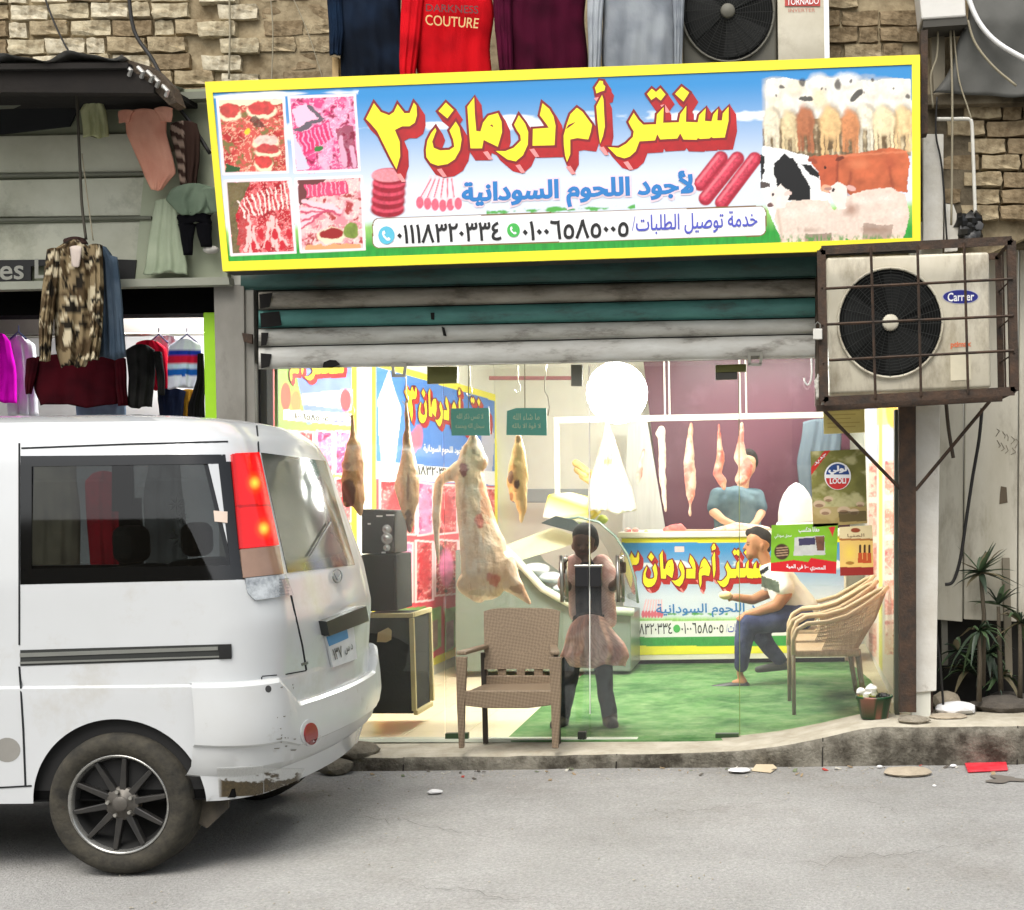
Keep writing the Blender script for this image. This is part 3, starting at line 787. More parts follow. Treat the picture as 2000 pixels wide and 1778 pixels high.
canvas_px(cv, 'printed_sheet', WR, PRINT, post, lift=.004)

# ================================================================ meat counter with banner
CYF = 3.9
ct = thing('meat_counter', 'meat counter with a blue and yellow printed banner on its front', 'counter', P(1430, 1300, CYF))
body_m = mat('counter_body', C(236, 232, 214), .5)
mb = MB(); mb.pq([(1212, 1050), (1652, 1046), (1652, 1284), (1222, 1290)], CYF, .75); mb.obj('body', body_m, ct)
mb = MB(); mb.pq([(1206, 1040), (1660, 1036), (1660, 1047), (1206, 1051)], CYF - .05, .85); mb.obj('worktop', mat('worktop', C(240, 238, 226), .35), ct, bevel=.006)
mb = MB(); mb.pq([(1226, 1284), (1650, 1280), (1650, 1300), (1226, 1302)], CYF + .06, .6); mb.obj('plinth', dark, ct)
bn = [(1214, 1052), (1648, 1048), (1648, 1274), (1222, 1280)]
def sign_bg(cv, sky_b, sky_t, g0, g1):
    cv.c[:] = sky_b
def paint_ad(cv, T, simple=True):
    """sky, clouds, grass; T inverse maps canvas px -> sign px"""
    SX, SY = T(cv.X, cv.Y)
    yy = SY + (SX - 415) * .0385          # level coordinate, 180 top ... 515 bottom
    t = np.clip((yy - 200) / 175, 0, 1)[..., None]
    top, mid = np.asarray(C(52, 138, 202)), np.asarray(C(214, 222, 236))
    cv.c = top * (1 - t ** 1.3) + mid * t ** 1.3
    cl = fbm(SX * .012, SY * .03, 11, 5)
    band = np.clip(1 - np.abs(yy - 262) / 42, 0, 1)
    cv.fill(np.clip((cl * band - .38) * 9, 0, 1), C(240, 244, 250))
    cl = fbm(SX * .008 + 5, SY * .03, 12, 5); band = np.clip(1 - np.abs(yy - 190) / 22, 0, 1)
    cv.fill(np.clip((cl * band - .45) * 8, 0, 1) * (SX < 700), C(236, 240, 248))
    # shrubs + grass
    hz = 442 + 8 * (fbm(SX * .02, SX * 0, 4) - .5)
    gr = fbm(SX * .25, SY * .05, 8, 3)
    g = np.clip((yy - hz) / 14, 0, 1)
    gcol = np.asarray(C(170, 216, 120)) * (1 - np.clip((yy - 445) / 50, 0, 1)[..., None]) + np.asarray(C(44, 150, 56)) * np.clip((yy - 445) / 50, 0, 1)[..., None]
    gcol = gcol * (.75 + .5 * gr[..., None])
    cv.c = cv.c * (1 - g[..., None]) + gcol * g[..., None]
    sh = fbm(SX * .05, SY * .07, 21, 4); band = np.clip(1 - np.abs(yy - 436) / 14, 0, 1) * (SX > 950) * (SX < 1240)
    cv.fill(np.clip((sh * band - .35) * 8, 0, 1), C(84, 168, 76))
cv = Canvas(bn, 330, 170)
IT = lambda x, y: ((x - 1268) / .406 + 862, (y - 1062) / .553 + 158 - ((x - 1268) / .406 + 862 - 1175) * .038)
paint_ad(cv, IT)
cv.poly([(1216, 1214), (1648, 1210), (1648, 1241), (1218, 1245)], C(240, 240, 238))
cv.fill((cv.Y < 1060) | (cv.Y > 1262), C(244, 238, 50))
for i in range(7): cv.line((1262 + i * 5, 1172), (1256 + i * 6, 1196), 1.6, C(240, 190, 200)); cv.ell((1256 + i * 6, 1200), 3.4, 8, C(220, 100, 120))
cv.poly([(1318, 1068), (1336, 1068), (1336, 1078), (1318, 1078)], C(238, 200, 200))
fb = yplane(CYF)
canvas_px(cv, 'banner_print', fb, PRINT, ct, lift=.004)
headline(ct, fb, lambda x, y: (1268 + (x - 862) * .406, 1062 + (y - 158 + (x - 1175) * .038) * .553), k=.5, lift=.006)
text_obj('lettering_line', 'لأجود اللحوم السودانية', [(1282, 1177), (1520, 1172), (1520, 1203), (1282, 1207)], fb, ink_b, ct, .015, .008)
text_obj('phone_number', '٠١١١٨٣٢٠٣٣٤', [(1229, 1219), (1313, 1217), (1313, 1238), (1229, 1240)], fb, ink_k, ct, .012, .008)
text_obj('phone_number', '٠١٠٠٦٥٨٥٠٠٥', [(1331, 1217), (1413, 1215), (1413, 1236), (1331, 1238)], fb, ink_k, ct, .012, .008)
text_obj('lettering_line', 'خدمة توصيل الطلبات/', [(1418, 1218), (1530, 1215), (1530, 1236), (1418, 1240)], fb, ink_v, ct, .012, .008)
mb = MB(); poly_mb(mb, [(1322 + 7 * math.cos(a / 2), 1228 + 8 * math.sin(a / 2)) for a in range(12)], fb, .008); mb.obj('phone_icon', mat('green_ink', C(70, 180, 80), .4), ct, fix=False)

# ================================================================ glass display case left of the counter
dc = thing('display_case', 'grey green refrigerated display case with curved glass, left of the banner counter', 'display case', P(1060, 1318, 3.2))
dcm = mat('case_enamel', C(116, 128, 118), .3, col2=C(104, 116, 108), scale=1.5)
mb = MB(); mb.pq([(889, 1075), (985, 1075), (1010, 1110), (1120, 1188), (1232, 1200), (1232, 1312), (889, 1312)], 3.2, 1.3); mb.obj('body', dcm, dc, bevel=.01)
rim = [(975, 1062), (1010, 1095), (1060, 1150), (1125, 1186), (1238, 1196)]
mb = MB(); mb.tube([P(x, y, 3.16) for x, y in rim], .035, 8); mb.obj('rim', mat('case_rim', C(206, 212, 196), .3), dc, smooth=True)
mb = MB(); mb.pq([(985, 1066), (1080, 1030), (1120, 1045), (1130, 1060), (1000, 1100)], 3.35, .02); mb.obj('shelf', mat('pale_yellow_shelf', C(228, 228, 196), .4), dc)
mb = MB()
arc = [(1246, 1178), (1240, 1130), (1226, 1085), (1202, 1048), (1170, 1020), (1130, 1010), (1085, 1018)]
A = [P(x, y, 3.2) for x, y in arc]; B_ = [p + Vector((-.35, 1.25, 0)) for p in A]
mb.add(A + B_, [(i, i + 1, i + 8, i + 7) for i in range(6)])
cg = glassmat('case_glass', (.93, .97, .95), .10, dust=.12, dustcol=C(214, 222, 214))
mb.obj('curved_glass', cg, dc, smooth=True, fix=False)
mb = MB(); mb.tube(A, .011, 6); mb.obj('glass_edge', mat('glass_edge', C(120, 140, 130), .2), dc, smooth=True)
mb = MB(); mb.pq([(1056, 1022), (1085, 1008), (1120, 1016), (1150, 1040), (1158, 1050), (1100, 1034)], 3.18, .05); mb.obj('end_cap', mat('case_dark', C(52, 62, 64), .4), dc)
for i, (x, y, rx, rz) in enumerate([(1046, 1112, .13, .06), (1076, 1128, .12, .05), (1100, 1150, .1, .045), (1040, 1135, .09, .05)]):
    b = MB(); b.ell(P(x, y, 3.45), (rx, .12, rz), 14, 8, jitter=.06)
    solid('meat_tray', ['white wrapped tray at the back left of the display case', 'white wrapped tray in the middle of the display case', 'white wrapped tray nearest the boy in the display case', 'white wrapped tray at the front left of the display case'][i], 'tray', b, mat('white_wrap', C(236, 238, 240), .3), group='wrapped trays in the display case', smooth=True)
# yellow snack pack on the case
cv = None
b = MB(); q = [(1070, 966), (1110, 962), (1150, 972), (1168, 1000), (1148, 1022), (1108, 1020), (1058, 1012)]
b.prism([P(x, y, 3.4) for x, y in q], (0, .25, 0))
o = b.obj('snack_bag', PRINT, bevel=.02, seg=3, auto=50); tagit(o, 'yellow and white packet lying on top of the display case', 'packet')
setcol(o.data, lambda co: cmix(cmix(C(246, 226, 60), C(240, 240, 236), (n3(co, 9, 2) - .45) * 9), C(150, 140, 110), (n3(co, 13, 7) - .58) * 9))
b = MB(); 
for k in range(14): b.ell(P(1120 + R.uniform(0, 62), 975 + R.uniform(0, 42), 3.65), (.05, .05, .04), 8, 6, jitter=.1)
tagit(b.obj('lettuce', mat('lettuce_green', C(214, 232, 130), .7, col2=C(180, 214, 90), scale=10), smooth=True), 'heap of pale green lettuce behind the yellow packet', 'lettuce')

# ================================================================ hanging bar with rods over the counter
wp = mat('white_painted_metal', C(240, 240, 238), .35)
hb = thing('meat_rail', 'white rail frame above the counter from which the meat hangs', 'rail', P(1085, 1010, 3.6))
mb = MB(); mb.prism([P(1082, 815, 3.6), P(1642, 804, 3.6), P(1642, 815, 3.6), P(1082, 827, 3.6)], (0, .05, 0)); mb.obj('bar', wp, hb)
mb = MB(); mb.prism([P(1082, 827, 3.6), P(1091, 827, 3.6), P(1093, 985, 3.6), P(1084, 985, 3.6)], (0, .05, 0)); mb.obj('post', wp, hb)
for x in (1297, 1306, 1444, 1456):
    mb = MB(); mb.tube([P(x, 700, 3.62), P(x + 2, 812, 3.62)], .008, 6); mb.obj('hanger_rod', wp, hb)

# ================================================================ lamp (the lit lamp in the photograph)
lamp = thing('shop_lamp', 'bright white lamp blazing under the shop ceiling', 'lamp', P(1195, 770, 2.2))
em = mat('lamp_glass', (1, 1, 1), .3, emit=(1, .98, .93), es=30)
for bx, by, br in ((1205, 768, .24),):
    mb = MB(); mb.ell(P(bx, by, 2.2 + (bx - 1200) * .002), (br, br, br), 20, 14); mb.obj('bulb', em, lamp, smooth=True)
mb = MB(); p0 = P(1195, 720, 2.2); mb.tube([p0, Vector((p0.x, p0.y, CZ))], .05, 12); mb.obj('holder', wp, lamp, smooth=True)
ld = bpy.data.lights.new('shop_lamp_light', 'POINT'); ld.energy = 150; ld.shadow_soft_size = .25; ld.color = (1, .98, .92)
lo_ = bpy.data.objects.new('shop_lamp_light', ld); COL.objects.link(lo_); lo_.location = P(1195, 772, 2.2) + Vector((0, -.3, 0))
def tube_lamp(name, a, b, es, label, watts):
    mb = MB(); mb.tube([a, b], .022, 10); o = mb.obj(name, mat('tube_%d' % es, (1, 1, 1), .3, emit=(1, .98, .94), es=es), smooth=True)
    tagit(o, label, 'lamp')
    l = bpy.data.lights.new(name + '_light', 'AREA'); l.shape = 'RECTANGLE'; l.size = (b - a).length; l.size_y = .1; l.energy = watts; l.color = (1, .98, .94)
    lo = bpy.data.objects.new(name + '_light', l); COL.objects.link(lo); lo.location = (a + b) / 2 - Vector((0, 0, .05))
    lo.rotation_euler = (0, 0, math.atan2(b.y - a.y, b.x - a.x)); return o
tube_lamp('tube_lamp', Vector((-2.4, 1.2, CZ - .05)), Vector((-.9, 1.2, CZ - .05)), 12, 'fluorescent tube on the shop ceiling near the glass front', 60)
tube_lamp('tube_lamp', Vector((-1.2, 4.6, CZ - .05)), Vector((.4, 4.6, CZ - .05)), 12, 'fluorescent tube on the shop ceiling above the counter', 60)
# ================================================================ roller shutter
sh = thing('roller_shutter', 'half raised roller shutter of grey and green slats above the shop front', 'shutter', P(1050, 712, -.04))
SL = [(((470, 520), (1600, 478)), ((505, 568), (1592, 543)), (60, 96, 90), (40, 66, 62)), (((505, 570), (1592, 545)), ((505, 605), (1592, 580)), (164, 158, 146), (120, 112, 98)),
      (((505, 607), (1592, 582)), ((505, 641), (1592, 620)), (78, 134, 126), (56, 98, 94)), (((505, 643), (1592, 622)), ((505, 677), (1592, 652)), (192, 192, 184), (156, 152, 142)),
      (((505, 679), (1592, 654)), ((505, 722), (1592, 700)), (204, 204, 198), (172, 168, 158))]
for i, (t, b, c1, c2) in enumerate(SL):
    m_ = mat('slat_%d' % i, C(*c1), .55, .1, col2=C(*c2), scale=2.6, amt=.95, bump=.2, dirt=C(70, 64, 55), dscale=2.6, dlo=.53, dhi=.74, stretch=(1, 1, 3.5))
    pr = [(0, .02), (.04, .008), (.12, 0), (.3, -.012), (.55, -.018), (.8, -.010), (.9, 0), (.94, .008), (.97, .004), (1, .02)]
    v = []; nx = 40
    for q, (tt, off) in enumerate(pr):
        for k in range(nx + 1):
            u = k / nx; x = t[0][0] * (1 - u) + t[1][0] * u; ya = t[0][1] * (1 - u) + t[1][1] * u; yb = b[0][1] * (1 - u) + b[1][1] * u
            v.append(P(x, ya + (yb - ya) * tt, -.04 + off + .003 * math.sin(u * 23 + i * 2) + .002 * math.sin(u * 51 + q)))
    f = [(q * (nx + 1) + k, (q + 1) * (nx + 1) + k, (q + 1) * (nx + 1) + k + 1, q * (nx + 1) + k + 1) for q in range(len(pr) - 1) for k in range(nx)]
    mb = MB(); mb.add(v, f); mb.obj('slat', m_, sh, fix=False, auto=40)
mb = MB(); mb.pq([(470, 540), (1605, 500), (1605, 690), (500, 712)], .02, .05); mb.obj('shutter_backing', mat('shutter_back', C(60, 60, 56), .9), sh)
for x, y, s_ in ((778, 722, 1), (1474, 700, 1)):   # shutter lock loops
    mb = MB(); 
    for q in (((-14, -12), (16, -12), (16, -5), (-14, -5)), ((-14, -5), (-8, -5), (-6, 14), (-13, 14)), ((10, -5), (16, -5), (14, 12), (8, 12)), ((-13, 9), (14, 9), (13, 15), (-13, 15))):
        mb.pq([(x + a, y + b) for a, b in q], -.075, .012)
    mb.obj('lock_loop', mat('grey_painted_metal', C(140, 138, 128), .5, .3), sh)
soot = mat('soot', C(22, 20, 18), .95)
for q in ([(506, 575), (532, 572), (526, 600), (508, 603)], [(508, 612), (545, 608), (550, 636), (510, 640)], [(509, 690), (530, 692), (526, 716), (510, 720)], [(632, 708), (644, 703), (656, 704), (664, 712), (648, 719), (630, 718)], [(510, 650), (524, 650), (520, 674), (510, 676)], [(841, 611), (848, 611), (848, 625), (842, 624)], [(862, 638), (868, 640), (872, 657), (866, 656)]):
    mb = MB(); mb.pq(q, -.064, .004); mb.obj('soot_patch', soot, sh)
# ---- jambs
jm = mat('grey_jamb', C(142, 140, 132), .6, col2=C(112, 108, 100), scale=2.5, amt=.9, bump=.15, dirt=C(70, 64, 56), dscale=2, dlo=.55, dhi=.8, stretch=(1, 1, .5))
jb = thing('shutter_jamb', 'grey metal jamb column left of the shop shutter', 'column', P(470, 1450, -.02))
mb = MB(); mb.pq([(417, 556), (476, 556), (486, 1462), (436, 1462)], -.05, .16); mb.obj('column', jm, jb, bevel=.004)
mb = MB(); mb.pq([(478, 562), (495, 562), (506, 1455), (488, 1455)], -.03, .14); mb.obj('guide_rail', jm, jb, bevel=.003)
mb = MB(); mb.pq([(472, 650), (492, 653), (492, 672), (476, 668)], -.075, .02); mb.obj('latch', rust, jb)
mb = MB(); mb.pq([(497, 535), (507, 535), (516, 1450), (506, 1450)], .03, .2); mb.obj('guide_shadow_gap', mat('gap_shade_black', C(20, 20, 20), .9), jb)  # black strip paints the shade in the gap beside the rail
jr = thing('shutter_jamb', 'narrow dark jamb right of the shutter, half hidden by the caged air conditioner', 'column', P(1760, 1400, 0))
mb = MB(); mb.pq([(1592, 500), (1604, 500), (1604, 792), (1592, 792)], -.03, .1); mb.obj('guide_rail', mat('dull_brown_metal', C(96, 84, 72), .7), jr)
mb = MB(); mb.pq([(1748, 800), (1757, 800), (1757, 1402), (1748, 1402)], .08, .12); mb.obj('corner_trim', mat('dark_trim', C(70, 74, 62), .6), jr)
# ================================================================ brick facade
fac = thing('brick_facade', 'weathered brick facade above the shop sign and the stall', 'building', P(900, 520, .1))
mb = MB(); mb.prism([P(-900, -500, .1), P(2500, -500, .1), P(2500, 250, .1), P(1830, 540, .1), P(418, 556, .1), P(-900, 600, .1)], (0, .25, 0))
mb.obj('mortar_bed', mortar, fac)
BM = []
def brick_mesh(w, h, d, seed):
    r = random.Random(seed); bm = bmesh.new()
    bmesh.ops.create_cube(bm, size=1)
    for v_ in bm.verts: v_.co = Vector((v_.co.x * w, v_.co.y * d, v_.co.z * h))
    bmesh.ops.subdivide_edges(bm, edges=bm.edges, cuts=2, use_grid_fill=True)
    for v_ in bm.verts:
        k = .006
        e = (abs(v_.co.x) > w * .49) + (abs(v_.co.z) > h * .49) + (abs(v_.co.y) > d * .49)
        v_.co *= 1 - .02 * max(0, e - 1)
        v_.co += Vector((r.uniform(-k, k), r.uniform(-k, k), r.uniform(-k, k)))
    me = bpy.data.meshes.new('brick'); bm.to_mesh(me); bm.free(); return me
for i in range(20):
    w = (.235, .24, .225, .115, .11)[i % 5]; me = brick_mesh(w, .088, .09, i); me.materials.append(brickm[(i // 5) % 4])
    BM.append((w, me))
def lay(px0, py0, px1, py1, Yf, wpick, base=0, skip=0, skew=0):
    a, b = P(px0, py0, Yf), P(px1, py1, Yf); z = b.z; row = 0
    while z < a.z + .05:
        x = a.x - (.12 if row % 2 else 0) - R.uniform(0, .05)
        while x < b.x:
            i = R.choice([0, 1, 2, 5, 6, 7, 10, 11, 12, 0, 5, 15, 16, 3, 8]) if wpick is None else wpick(x, z)
            w, me = BM[i]
            if x + w <= b.x + .03 and R.random() > skip:
                o = bpy.data.objects.new('brick', me); COL.objects.link(o); o.parent = fac
                o.location = Vector((x + w / 2, Yf + R.uniform(.004, .028), z + .044 + R.uniform(-.004, .004))) - fac.location
                o.rotation_euler = (R.uniform(-.03, .03), R.uniform(-.02, .02), R.uniform(-.04, .04))
            x += w + R.uniform(.008, .016)
        z += .102; row += 1
lay(-130, -60, 436, 235, .10, None, skip=.05)
lay(428, -60, 520, 172, .085, lambda x, z: R.choice([5, 6, 0]), skip=.02)
lay(516, -60, 700, 170, .125, lambda x, z: R.choice([15, 16, 17, 10, 11, 18]), skip=.04)
lay(1610, -60, 1800, 150, .11, lambda x, z: R.choice([15, 16, 17, 10, 18]), skip=.08)
lay(1890, 200, 2130, 430, .06, lambda x, z: R.choice([15, 16, 10, 11, 18]), skip=.12)
# plaster smears and thin wires on the facade
wire_m = mat('pale_wire', C(150, 142, 120), .8); dwire = mat('dark_wire', C(26, 24, 22), .6)
def wire(px, Y, r, m_, label, name='cable', cat='cable', sub=5):
    pts = [P(x, y, Y if not isinstance(Y, list) else Y[i]) for i, (x, y) in enumerate(px)]
    # smooth with catmull-rom
    out = []
    for i in range(len(pts) - 1):
        p0, p1, p2, p3 = pts[max(i - 1, 0)], pts[i], pts[i + 1], pts[min(i + 2, len(pts) - 1)]
        for k in range(sub):
            t = k / sub; out.append(.5 * ((2 * p1) + (p2 - p0) * t + (2 * p0 - 5 * p1 + 4 * p2 - p3) * t * t + (3 * p1 - p0 - 3 * p2 + p3) * t ** 3))
    out.append(pts[-1]); mb = MB(); mb.tube(out, r, 6)
    return tagit(mb.obj(name, m_, smooth=True), label, cat)
wire([(447, -40), (449, 60), (447, 155)], .03, .006, wire_m, 'thin pale conduit running down the bricks left of the clothes')
wire([(76, -40), (100, 30), (128, 90), (150, 120)], .0, .006, dwire, 'dark cable sagging over the bricks to the canopy')
wire([(525, -40), (533, 60), (530, 170)], .05, .004, wire_m, 'faint cord on the recessed brick bay')
wire([(560, -30), (600, 60), (632, 160)], .04, .003, wire_m, 'slanting thin cord beside the wooden post')
wire([(250, 0 - 30), (262, 60), (300, 120), (335, 190), (372, 240), (410, 300)], -.1, .012, dwire, 'thick black cable running diagonally down to the sign')
mb = MB(); mb.pr(649, 112, 661, 185, -.25, .04); solid('wooden_batten', 'raw wooden batten sticking up behind the left of the sign', 'batten', mb, mat('raw_wood', C(190, 160, 112), .8, scale=20))
# ================================================================ main sign
SY = -.45
SG = thing('shop_sign', 'big yellow framed butcher sign with Arabic lettering, meats and cattle', 'sign', P(1100, 530, SY))
sf = yplane(SY)
OUT = [(400, 160), (1797, 107), (1798, 485), (435, 530)]; INN = [(415, 181), (1781, 126), (1782, 465), (446, 511)]
mb = MB(); mb.pq(OUT, SY + .012, .16); mb.obj('cabinet', mat('sign_side', C(60, 60, 58), .6, .4), SG)
fy = mat('yellow_frame', C(246, 230, 44), .4, col2=C(236, 210, 44), scale=3, amt=.7, dirt=C(196, 176, 60), dscale=4, dlo=.6, dhi=.85)
for a, b in ((0, 1), (1, 2), (2, 3), (3, 0)):
    mb = MB(); mb.pq([OUT[a], OUT[b], INN[b], INN[a]], SY - .006, .02); mb.obj('frame_strip', fy, SG)
cv = Canvas(INN, 860, 225)
paint_ad(cv, lambda x, y: (x, y))
X, Y = cv.X, cv.Y
# four meat pictures
tiles = [([(424, 193), (554, 191), (562, 336), (437, 340)], 3), ([(564, 190), (693, 186), (702, 332), (576, 337)], 14), ([(440, 354), (566, 350), (577, 493), (452, 498)], 25), ([(578, 350), (706, 345), (712, 487), (588, 492)], 36)]
warp(cv, 5, .08, 3)
meat_fill(cv, tiles[0][0], 3, [C(176, 40, 40), C(206, 84, 74), C(240, 214, 180), C(120, 110, 60)], .045); cv.poly([(425, 194), (553, 192), (554, 204), (426, 208)], C(236, 226, 190))
for c_, rx, ry, col in (((448, 216), 22, 15, C(190, 44, 46)), ((512, 212), 28, 15, C(200, 40, 46)), ((520, 275), 24, 14, C(230, 190, 180)), ((522, 292), 25, 11, C(190, 44, 50)), ((515, 318), 18, 13, C(206, 40, 46))):
    cv.ell((c_[0], c_[1] + 5), rx * 1.15, ry * 1.1, C(240, 226, 190), .95); cv.ell(c_, rx, ry, col, .95, var=.5, vs=.16); 
cv.ell((482, 258), 5, 8, C(240, 200, 50)); cv.poly([(440, 320), (470, 330), (470, 336), (440, 338)], C(40, 80, 40)); cv.poly([(498, 225), (520, 245), (500, 250), (488, 236)], C(60, 40, 26), .8)
meat_fill(cv, tiles[1][0], 14, [C(224, 70, 130), C(240, 150, 186), C(252, 220, 236), C(150, 24, 70)], .05)
cv.poly([(568, 215), (600, 205), (622, 230), (582, 250)], C(238, 190, 214)); cv.poly([(568, 252), (580, 250), (622, 232), (600, 208), (606, 204), (634, 232), (584, 258)], C(100, 90, 100))
cv.poly([(576, 262), (640, 236), (652, 268), (592, 305)], C(226, 50, 110), var=.3)
for i in range(8): cv.line((582 + i * 8, 262 - i * 3), (592 + i * 8, 298 - i * 4), 1.5, C(244, 160, 196))
cv.poly([(565, 262), (576, 262), (606, 330), (580, 334)], C(206, 200, 220)); cv.ell((622, 290), 9, 7, C(60, 120, 60)); cv.poly([(655, 250), (690, 245), (700, 330), (668, 325)], C(130, 16, 50), .8, var=.5)
for q in (((665, 270), (672, 320)), ((686, 290), (692, 325)), ((625, 310), (640, 330))): cv.line(q[0], q[1], 6, C(236, 180, 206), .8)
meat_fill(cv, tiles[2][0], 25, [C(186, 30, 42), C(220, 96, 100), C(246, 196, 190), C(140, 16, 28)], .085)
cv.poly([(441, 356), (490, 353), (460, 420), (470, 495), (453, 496)], C(90, 96, 56), .9, var=.4)
cv.poly([(470, 410), (490, 395), (480, 480), (460, 480)], C(180, 60, 60), .8, var=.5)
for i in range(12): cv.line((466 + i * 9, 392 - i * 3.4), (480 + i * 8, 425 - i * 2), 1.6, C(250, 222, 214))
for i in range(10): cv.line((482 + R.uniform(0, 80), 430 + R.uniform(-8, 20)), (480 + i * 9, 470 + R.uniform(0, 24)), 3.2, C(246, 190, 186)); 
for i in range(6): cv.ell((495 + i * 14, 480 - (i % 2) * 22), 6, 11, C(196, 34, 48))
meat_fill(cv, tiles[3][0], 36, [C(226, 140, 150), C(240, 190, 190), C(250, 230, 216), C(170, 60, 60)], .05)
cv.poly([(579, 352), (640, 348), (600, 395), (582, 400)], C(110, 56, 56)); cv.poly([(592, 362), (676, 352), (682, 378), (600, 388)], C(220, 70, 110), var=.25)
for i in range(9): cv.line((600 + i * 9, 362 - i), (602 + i * 9, 384 - i), 1.2, C(246, 170, 190))
for i in range(4): cv.line((590, 440 - i * 16), (640 + i * 8, 400 + i * 4), 5, C(250, 200, 210), .9); cv.line((590, 447 - i * 16), (640 + i * 8, 407 + i * 4), 2.4, C(196, 70, 100), .9)
cv.ell((648, 460), 31, 17, C(244, 224, 190)); cv.ell((648, 456), 26, 11, C(150, 34, 34)); cv.ell((686, 450), 16, 18, C(120, 140, 60), var=.4); cv.poly([(596, 480), (706, 476), (708, 488), (596, 491)], C(214, 160, 110))
unwarp(cv)
for pts, s_ in tiles:
    for e in range(4):
        a, b = pts[e], pts[(e + 1) % 4]; cv.line(a, b, 3.0, C(244, 226, 232))
# patties, ribs, sausages
for i in range(5):
    cv.ell((757 + i, 410 - i * 16), 36, 17, C(150, 24, 44), var=.4, vs=.2); cv.ell((757 + i, 404 - i * 16), 35, 13, C(206, 70, 92), var=.4, vs=.2)
cv.ell((758, 343), 35, 14, C(226, 140, 150), var=.3, vs=.3)
for i in range(6):
    x = 830 + i * 13; cv.line((842 + i * 8, 345), (x - 8, 400), 3.4, C(244, 206, 212)); cv.line((842 + i * 8, 350), (x - 8, 385), 1.4, C(226, 110, 130)); cv.ell((x - 10 + i * 2, 402 - abs(i - 3) * 2), 8, 13, C(224, 100, 122), var=.3, vs=.3)
for a, b in (((1368, 360), (1408, 309)), ((1378, 388), (1440, 310)), ((1410, 396), (1474, 311))):
    cv.line(a, b, 15, C(160, 30, 52), soft=.15, var=.3); cv.line((a[0] - 2, a[1] - 3), (b[0] - 2, b[1] - 2), 11.5, C(206, 66, 88), soft=.5, var=.6); cv.line((a[0] - 5, a[1] - 5), (b[0] - 5, b[1] - 4), 4, C(236, 140, 150), .6, soft=.8)
# delivery strip
def rrect(x0, y0, x1, y1, r, sl=0, n=5):
    pts = []
    for cx_, cy_, a0 in ((x1 - r, y0 + r, -90), (x1 - r, y1 - r, 0), (x0 + r, y1 - r, 90), (x0 + r, y0 + r, 180)):
        for k in range(n + 1):
            a = math.radians(a0 + 90 * k / n); x = cx_ + r * math.cos(a); pts.append((x, cy_ + r * math.sin(a) + (x - x0) * sl))
    return pts
# animals
ZC = (1100, 80, .375)
def za(s): return zz(ZC, s)
def zp(x, y): return (1100 + x * .375, 80 + y * .375)
warp(cv, 2.6, .12, 9)
reg = inpoly(X, Y, za('1030 200 1100 180 1250 210 1380 150 1620 150 1700 190 1810 200 1812 600 1040 620')).astype(float)
cr = fbm(X * .06, Y * .05, 41, 5); cr2 = fbm(X * .035, Y * .07, 44, 4)
cream = np.asarray(C(236, 216, 176)) * (0.72 + .5 * cr[..., None])
edge = np.clip((X - 1485) / 22, 0, 1) * np.clip((Y - 140 - 14 * cr2) / 14, 0, 1)
cv.c = cv.c * (1 - (reg * edge)[..., None]) + cream * (reg * edge)[..., None]
cv.fill(reg * np.clip((cr2 - .55) * 12, 0, 1) * (Y > 215), C(120, 84, 48), .75)
cv.fill(reg * np.clip((Y - 258) / 25, 0, 1) * np.clip((cr - .4) * 6, 0, 1), C(84, 66, 40), .8)
cv.c = np.where((reg * edge > .5)[..., None], cv.c * (.55 + .45 * np.clip((Y - 140) / 60, 0, 1) * 0 + .45)[..., None] if False else cv.c * .86, cv.c)
for x0 in range(1050, 1800, 28): cv.line(zp(x0, 440 + (x0 * 7 % 60)), zp(x0 + 6, 595), 3.5, C(92, 74, 46), .75, var=.5)
HB = ((1180, 440, 58, 100, (224, 202, 158)), (1085, 430, 50, 100, (232, 220, 194)), (1262, 420, 56, 105, (176, 108, 72)), (1570, 400, 60, 90, (236, 228, 206)), (1390, 430, 66, 120, (230, 190, 134)), (1495, 440, 56, 112, (208, 138, 90)), (1770, 420, 62, 105, (238, 204, 152)), (1670, 420, 68, 105, (242, 220, 178)))
fur = fbm(X * .16, Y * .1, 61, 5); top = reg * edge * (Y < 232)
cv.c = np.where((top > .5)[..., None], np.asarray(C(242, 238, 226)) * (.74 + .42 * fur[..., None]), cv.c)
for cx_, cy_, rx, ry, col in ((1090, 260, 60, 60, (246, 242, 232)), (1200, 240, 60, 50, (240, 230, 206)), (1330, 215, 70, 60, (248, 246, 238)), (1330, 300, 46, 70, (240, 222, 186)), (1480, 200, 80, 50, (248, 248, 244)), (1590, 250, 70, 60, (244, 240, 228)), (1730, 250, 80, 56, (248, 244, 234)), (1560, 330, 60, 60, (246, 242, 232)), (1100, 340, 46, 60, (240, 232, 210))):
    c0 = zp(cx_, cy_); cv.ell((c0[0] + 2, c0[1] + 4), rx * .39, ry * .39, C(170, 144, 104), .45, soft=.5); cv.ell(c0, rx * .375, ry * .36, np.array(C(*col)), .85, soft=.6, var=.22, vs=.3)
for cx_, cy_, rx, ry, ang in ((1245, 215, 22, 26, 0), (1140, 240, 18, 9, .2), (1432, 228, 22, 36, 0), (1500, 208, 10, 13, .3), (1795, 290, 14, 15, 0), (1610, 205, 9, 12, 0), (1345, 250, 7, 9, 0), (1370, 252, 6, 8, 0), (1110, 285, 6, 8, 0), (1565, 270, 6, 8, 0), (1720, 250, 7, 9, 0)): cv.ell(zp(cx_, cy_), rx * .375, ry * .375, C(50, 42, 38), .85, ang=ang, soft=.4)
